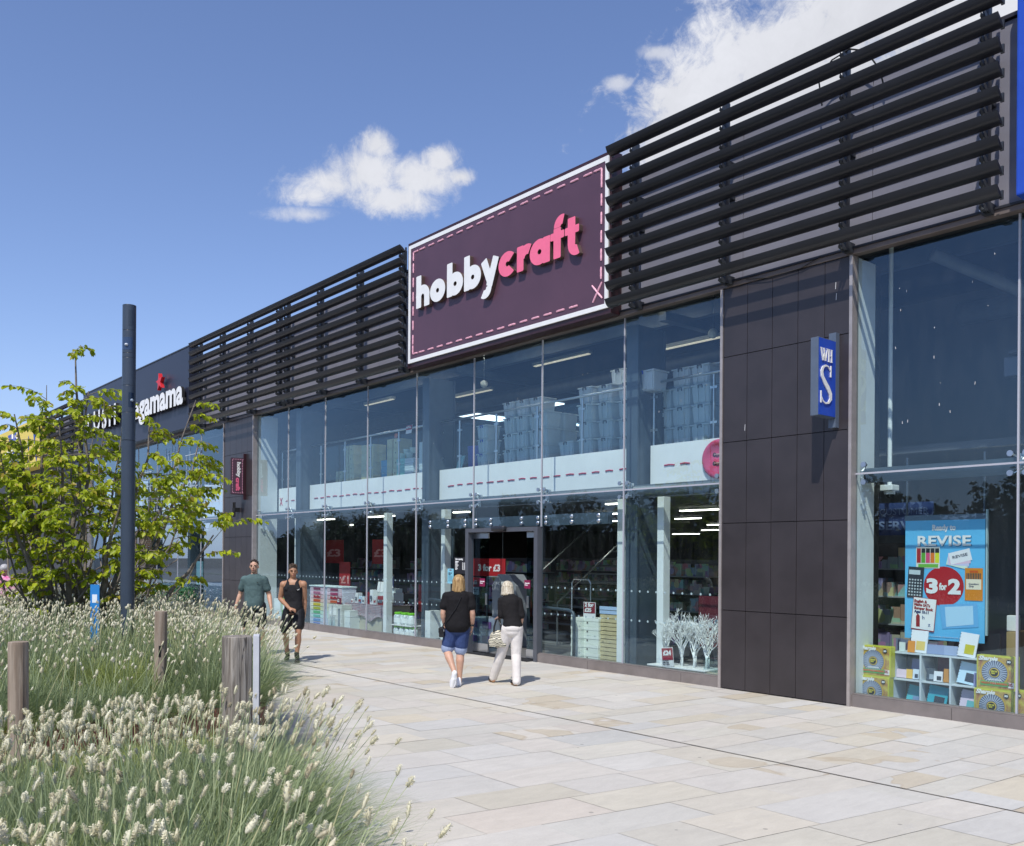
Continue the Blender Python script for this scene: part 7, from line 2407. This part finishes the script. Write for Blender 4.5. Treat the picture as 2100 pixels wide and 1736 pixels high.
# -------- young man in a black vest and shorts
r = person((-15.23, 7.64, .002), 'young man in a black running vest and black shorts walking towards the camera')
L_ = Loc(r); mb = MB(); SB = M['skinB']
H, K1, A1 = (-.10, .02, .90), (-.150, -.02, .54), (-.155, .16, .13)
H2, K2, A2 = (.10, .0, .90), (.115, -.12, .52), (.085, -.10, .10)
torso(mb, (-.01, 0, 1.31), (-.005, 0, 1.10), (.0, 0, .97), .175, .115, .105, .155, (-.01, -.01, 1.475), (-.01, -.03, 1.62))
S1, E1, W1_ = (-.185, .0, 1.395), (-.255, .03, 1.14), (-.03, -.19, .975)
S2, E2, W2_ = (.170, .0, 1.40), (.185, .07, 1.13), (.18, .09, .88)
arm(mb, S1, E1, W1_, 1.05, 1.12); arm(mb, S2, E2, W2_, 1.05, 1.12)
for S in (S1, S2): cone(mb, S, (-.01, .01, 1.475), .058, .055)
ell(mb, (-.075, -.07, 1.345), (.085, .05, .065)); ell(mb, (.065, -.07, 1.345), (.085, .05, .065))
hand(mb, W1_, (1, -.35, -.25), (.2, .4, -1), 1.0, 1.2, -1); hand(mb, W2_, (.0, -.1, -1), (-1, 0, 0), 1.0, .8, 1)
leg(mb, H, K1, A1, (0, 1, 0), 1.0, 1.0); leg(mb, H2, K2, A2, (0, 1, 0), 1.0, 1.0)
P, q = head(mb, (-.01, -.03, 1.635), (.35, -1, 0), 0, 1.0)
melt(mb, 'body', SB, r, .0065)
face_bits(P, q, r, 1.0)
mb = MB()
torso(mb, (-.01, .0, 1.29), (-.005, 0, 1.10), (.0, 0, .985), .178, .130, .122, .165, (-.01, .0, 1.36), (-.01, .0, 1.365), 0, 1)
for x in (-.105, .09):
    for p_, q_, ra, rb in (((x, -.085, 1.33), (x * .8, -.07, 1.42), .055, .042), ((x * .8, -.07, 1.42), (x * .85, -.01, 1.487), .042, .034), ((x * .85, -.01, 1.487), (x * .8, .075, 1.42), .034, .045), ((x * .8, .075, 1.42), (x, .08, 1.32), .045, .055)): cone(mb, p_, q_, ra, rb)
melt(mb, 'vest', cloth('black_mesh', (.016, .016, .019), .75), r, .008, 4)
mb = MB()
for k, (x, z) in enumerate(((0, 0), (.012, -.010), (.045, .018))): pass
mb.tube([(.095, -.146, 1.315), (.104, -.147, 1.303), (.135, -.14, 1.328)], .004, 5); mb.build('vest_mark', M['white'], r)
mb = MB(); ell(mb, (0, 0, .955), (.168, .122, .10))
for Hh, Kk, u in ((H, K1, .82), (H2, K2, .62)): cone(mb, Hh, mid(Hh, Kk, u), .105, .108)
melt(mb, 'shorts', cloth('black_nylon', (.014, .014, .017), .5, .12, 8, .7), r, .008, 3)
mb = MB()
ell(mb, P(0, -.02, .06), (.082, .092, .075), q); rg = random.Random(12)
for k in range(70):
    a = rg.uniform(0, 6.283); u = rg.uniform(.0, .92); x, y = math.cos(a) * u * .078, math.sin(a) * u * .09 - .012
    z = .06 + math.sqrt(max(0, 1 - u * u)) * .068
    if y > .055: z += .01
    cone(mb, P(x, y, z), P(x * 1.08 + rg.uniform(-.01, .01), y * 1.05 + .006, z + rg.uniform(.012, .026)), .011, .007, 6)
melt(mb, 'hair', hair_mat('brown_hair', (.035, .02, .012), (.13, .08, .045)), r, .0055, 1)
for A_, T_ in ((A1, (-.16, .10, .0)), (A2, (.13, -.27, .0))):
    mb = MB()
    d_ = (Vector(T_) - Vector((A_[0], A_[1] + .03, 0)))
    cone(mb, A_, (A_[0], A_[1], A_[2] + .06), .042, .046)
    melt(mb, 'sock', C(22, 22, 26, .8), r, .007, 1)
    mb = MB(); he = Vector((A_[0], A_[1] + .05, .03 if A_ is A1 else .0)); shoe(mb, he, Vector(T_), (0, 0, 1), .047, .055); s_ = melt(mb, 'shoe', C(22, 23, 26, .6), r, .0065, 2)
    sole(he, Vector(T_), (0, 0, 1), .05, s_, C(60, 60, 64, .6))
L_.done()

# -------- young man in a green T-shirt
r = person((-16.58, 7.49, .002), 'young man in a dull green T-shirt and dark shorts behind the grasses')
L_ = Loc(r); mb = MB()
H, K1, A1 = (-.11, .0, .95), (-.13, -.10, .54), (-.13, .02, .10)
H2, K2, A2 = (.11, .02, .95), (.12, .03, .55), (.13, .20, .12)
torso(mb, (.0, 0, 1.37), (.0, 0, 1.14), (.0, 0, 1.0), .19, .12, .12, .165, (.0, -.01, 1.55), (.0, -.03, 1.69))
S1, E1, W1_ = (-.185, .0, 1.455), (-.285, .05, 1.18), (-.35, -.03, .92)
S2, E2, W2_ = (.180, .0, 1.455), (.270, .05, 1.17), (.345, -.08, .93)
arm(mb, S1, E1, W1_, 1.1, 1.08); arm(mb, S2, E2, W2_, 1.1, 1.08)
hand(mb, W1_, (-.05, -.2, -1), (1, 0, 0), 1.05, .7, -1); hand(mb, W2_, (.1, -.2, -1), (-1, 0, 0), 1.05, .7, 1)
leg(mb, H, K1, A1, (0, 1, 0), 1.05); leg(mb, H2, K2, A2, (0, 1, 0), 1.05)
P, q = head(mb, (.0, -.03, 1.71), (.05, -1, 0), 0, 1.05)
melt(mb, 'body', M['skinA'], r, .007)
face_bits(P, q, r, 1.05)
mb = MB()
torso(mb, (.0, 0, 1.37), (.0, 0, 1.15), (.0, 0, 1.0), .200, .138, .145, .185, (.0, .0, 1.525), (.0, .0, 1.52), .01)
ell(mb, (0, 0, .95), (.185, .14, .07))
for S, E in ((S1, E1), (S2, E2)): cone(mb, S, mid(S, E, .25), .084, .078); cone(mb, mid(S, E, .25), mid(S, E, .58), .078, .080); cone(mb, mid(S, (0, 0, S[2]), .1), (0, .005, S[2] + .055), .080, .062)
melt(mb, 't_shirt', cloth('sage_cotton', (.085, .14, .145), .85, .1), r, .009, 4)
mb = MB(); mb.tube([(.085, -.149, 1.40), (.10, -.149, 1.41), (.115, -.148, 1.40)], .004, 5); mb.tube([(.085, -.149, 1.42), (.10, -.149, 1.41), (.115, -.148, 1.42)], .004, 5); mb.build('chest_mark', C(20, 28, 30), r)
mb = MB(); ell(mb, (0, 0, .93), (.178, .13, .11))
for Hh, Kk in ((H, K1), (H2, K2)): cone(mb, Hh, mid(Hh, Kk, .78), .112, .115)
melt(mb, 'shorts', cloth('dark_shorts', (.02, .022, .028), .8), r, .009, 3)
mb = MB(); ell(mb, P(0, -.022, .055), (.082, .092, .075), q); rg = random.Random(13)
for k in range(60):
    a = rg.uniform(0, 6.283); u = rg.uniform(.0, .92); x, y = math.cos(a) * u * .078, math.sin(a) * u * .09 - .012
    z = .055 + math.sqrt(max(0, 1 - u * u)) * .066
    cone(mb, P(x, y, z), P(x * 1.06, y * 1.05 + .004, z + rg.uniform(.008, .018)), .011, .007, 6)
melt(mb, 'hair', hair_mat('dark_hair', (.022, .014, .010), (.07, .045, .03)), r, .006, 1)
for A_, T_ in ((A1, (-.14, -.16, .0)), (A2, (.14, .02, .0))):
    mb = MB(); he = Vector((A_[0], A_[1] + .05, .0)); shoe(mb, he, Vector(T_), (0, 0, 1), .05, .055); melt(mb, 'shoe', C(200, 200, 202, .6), r, .008, 2)
L_.done()

# -------- older woman in pink beyond the tree
r = person((-22.4, 4.35, .002), 'grey haired woman in a pink flowered top beyond the tree at the left edge')
L_ = Loc(r); mb = MB()
torso(mb, (.0, 0, 1.26), (.0, 0, 1.05), (.0, 0, .93), .17, .13, .14, .18, (.0, -.02, 1.41), (.0, -.06, 1.54), .02)
S1, E1, W1_ = (-.19, .0, 1.34), (-.23, -.02, 1.08), (-.12, -.22, 1.02)
S2, E2, W2_ = (.18, .0, 1.34), (.22, -.02, 1.08), (.14, -.2, .98)
arm(mb, S1, E1, W1_, .95); arm(mb, S2, E2, W2_, .95)
hand(mb, W1_, (.6, -.8, -.2), (0, 0, -1), .9, .9, -1); hand(mb, W2_, (-.5, -.8, -.2), (0, 0, -1), .9, .9, 1)
for x in (-.09, .09): leg(mb, (x, 0, .88), (x, -.02 - x * .5, .48), (x, .02 + x * .6, .1), (0, 1, 0), .95); cone(mb, (x, .02 + x * .6, .05), (x, -.14 + x * .6, .04), .04, .036)
P, q = head(mb, (.0, -.06, 1.555), (.3, -1, 0), -.25, .95)
melt(mb, 'body', M['skinA'], r, .008)
face_bits(P, q, r, .95, C(150, 145, 140))
mb = MB(); torso(mb, (.0, 0, 1.25), (.0, 0, 1.05), (.0, 0, .94), .188, .15, .16, .195, (.0, -.01, 1.38), (.0, -.01, 1.39), .02)
for S, E in ((S1, E1), (S2, E2)): cone(mb, S, mid(S, E, .7), .074, .072); cone(mb, S, (0, 0, S[2] + .035), .07, .07)
melt(mb, 'flowered_top', mat('pink_flowers', (.62, .07, .28), .8, col2=(.80, .50, .62), vs=16), r, .009, 3)
mb = MB(); ell(mb, (0, 0, .88), (.185, .14, .1))
for x in (-.09, .09): cone(mb, (x, 0, .86), (x, -.02 - x * .5, .48), .11, .08); cone(mb, (x, -.02 - x * .5, .48), (x, .02 + x * .6, .12), .08, .06)
melt(mb, 'trousers', C(40, 50, 80, .8), r, .009, 2)
mb = MB(); ell(mb, P(0, -.02, .05), (.09, .10, .085), q); rg = random.Random(14)
for k in range(50):
    a = rg.uniform(0, 6.283); u = rg.uniform(.2, 1); cone(mb, P(math.cos(a) * u * .08, math.sin(a) * u * .085 - .03, .05 + math.sqrt(1 - u * u) * .075), P(math.cos(a) * u * .092, math.sin(a) * u * .095 - .032, .05 + math.sqrt(1 - u * u) * .088), .014, .01, 6)
melt(mb, 'hair', hair_mat('grey_hair', (.32, .31, .31), (.62, .61, .60)), r, .006, 1)
L_.done()
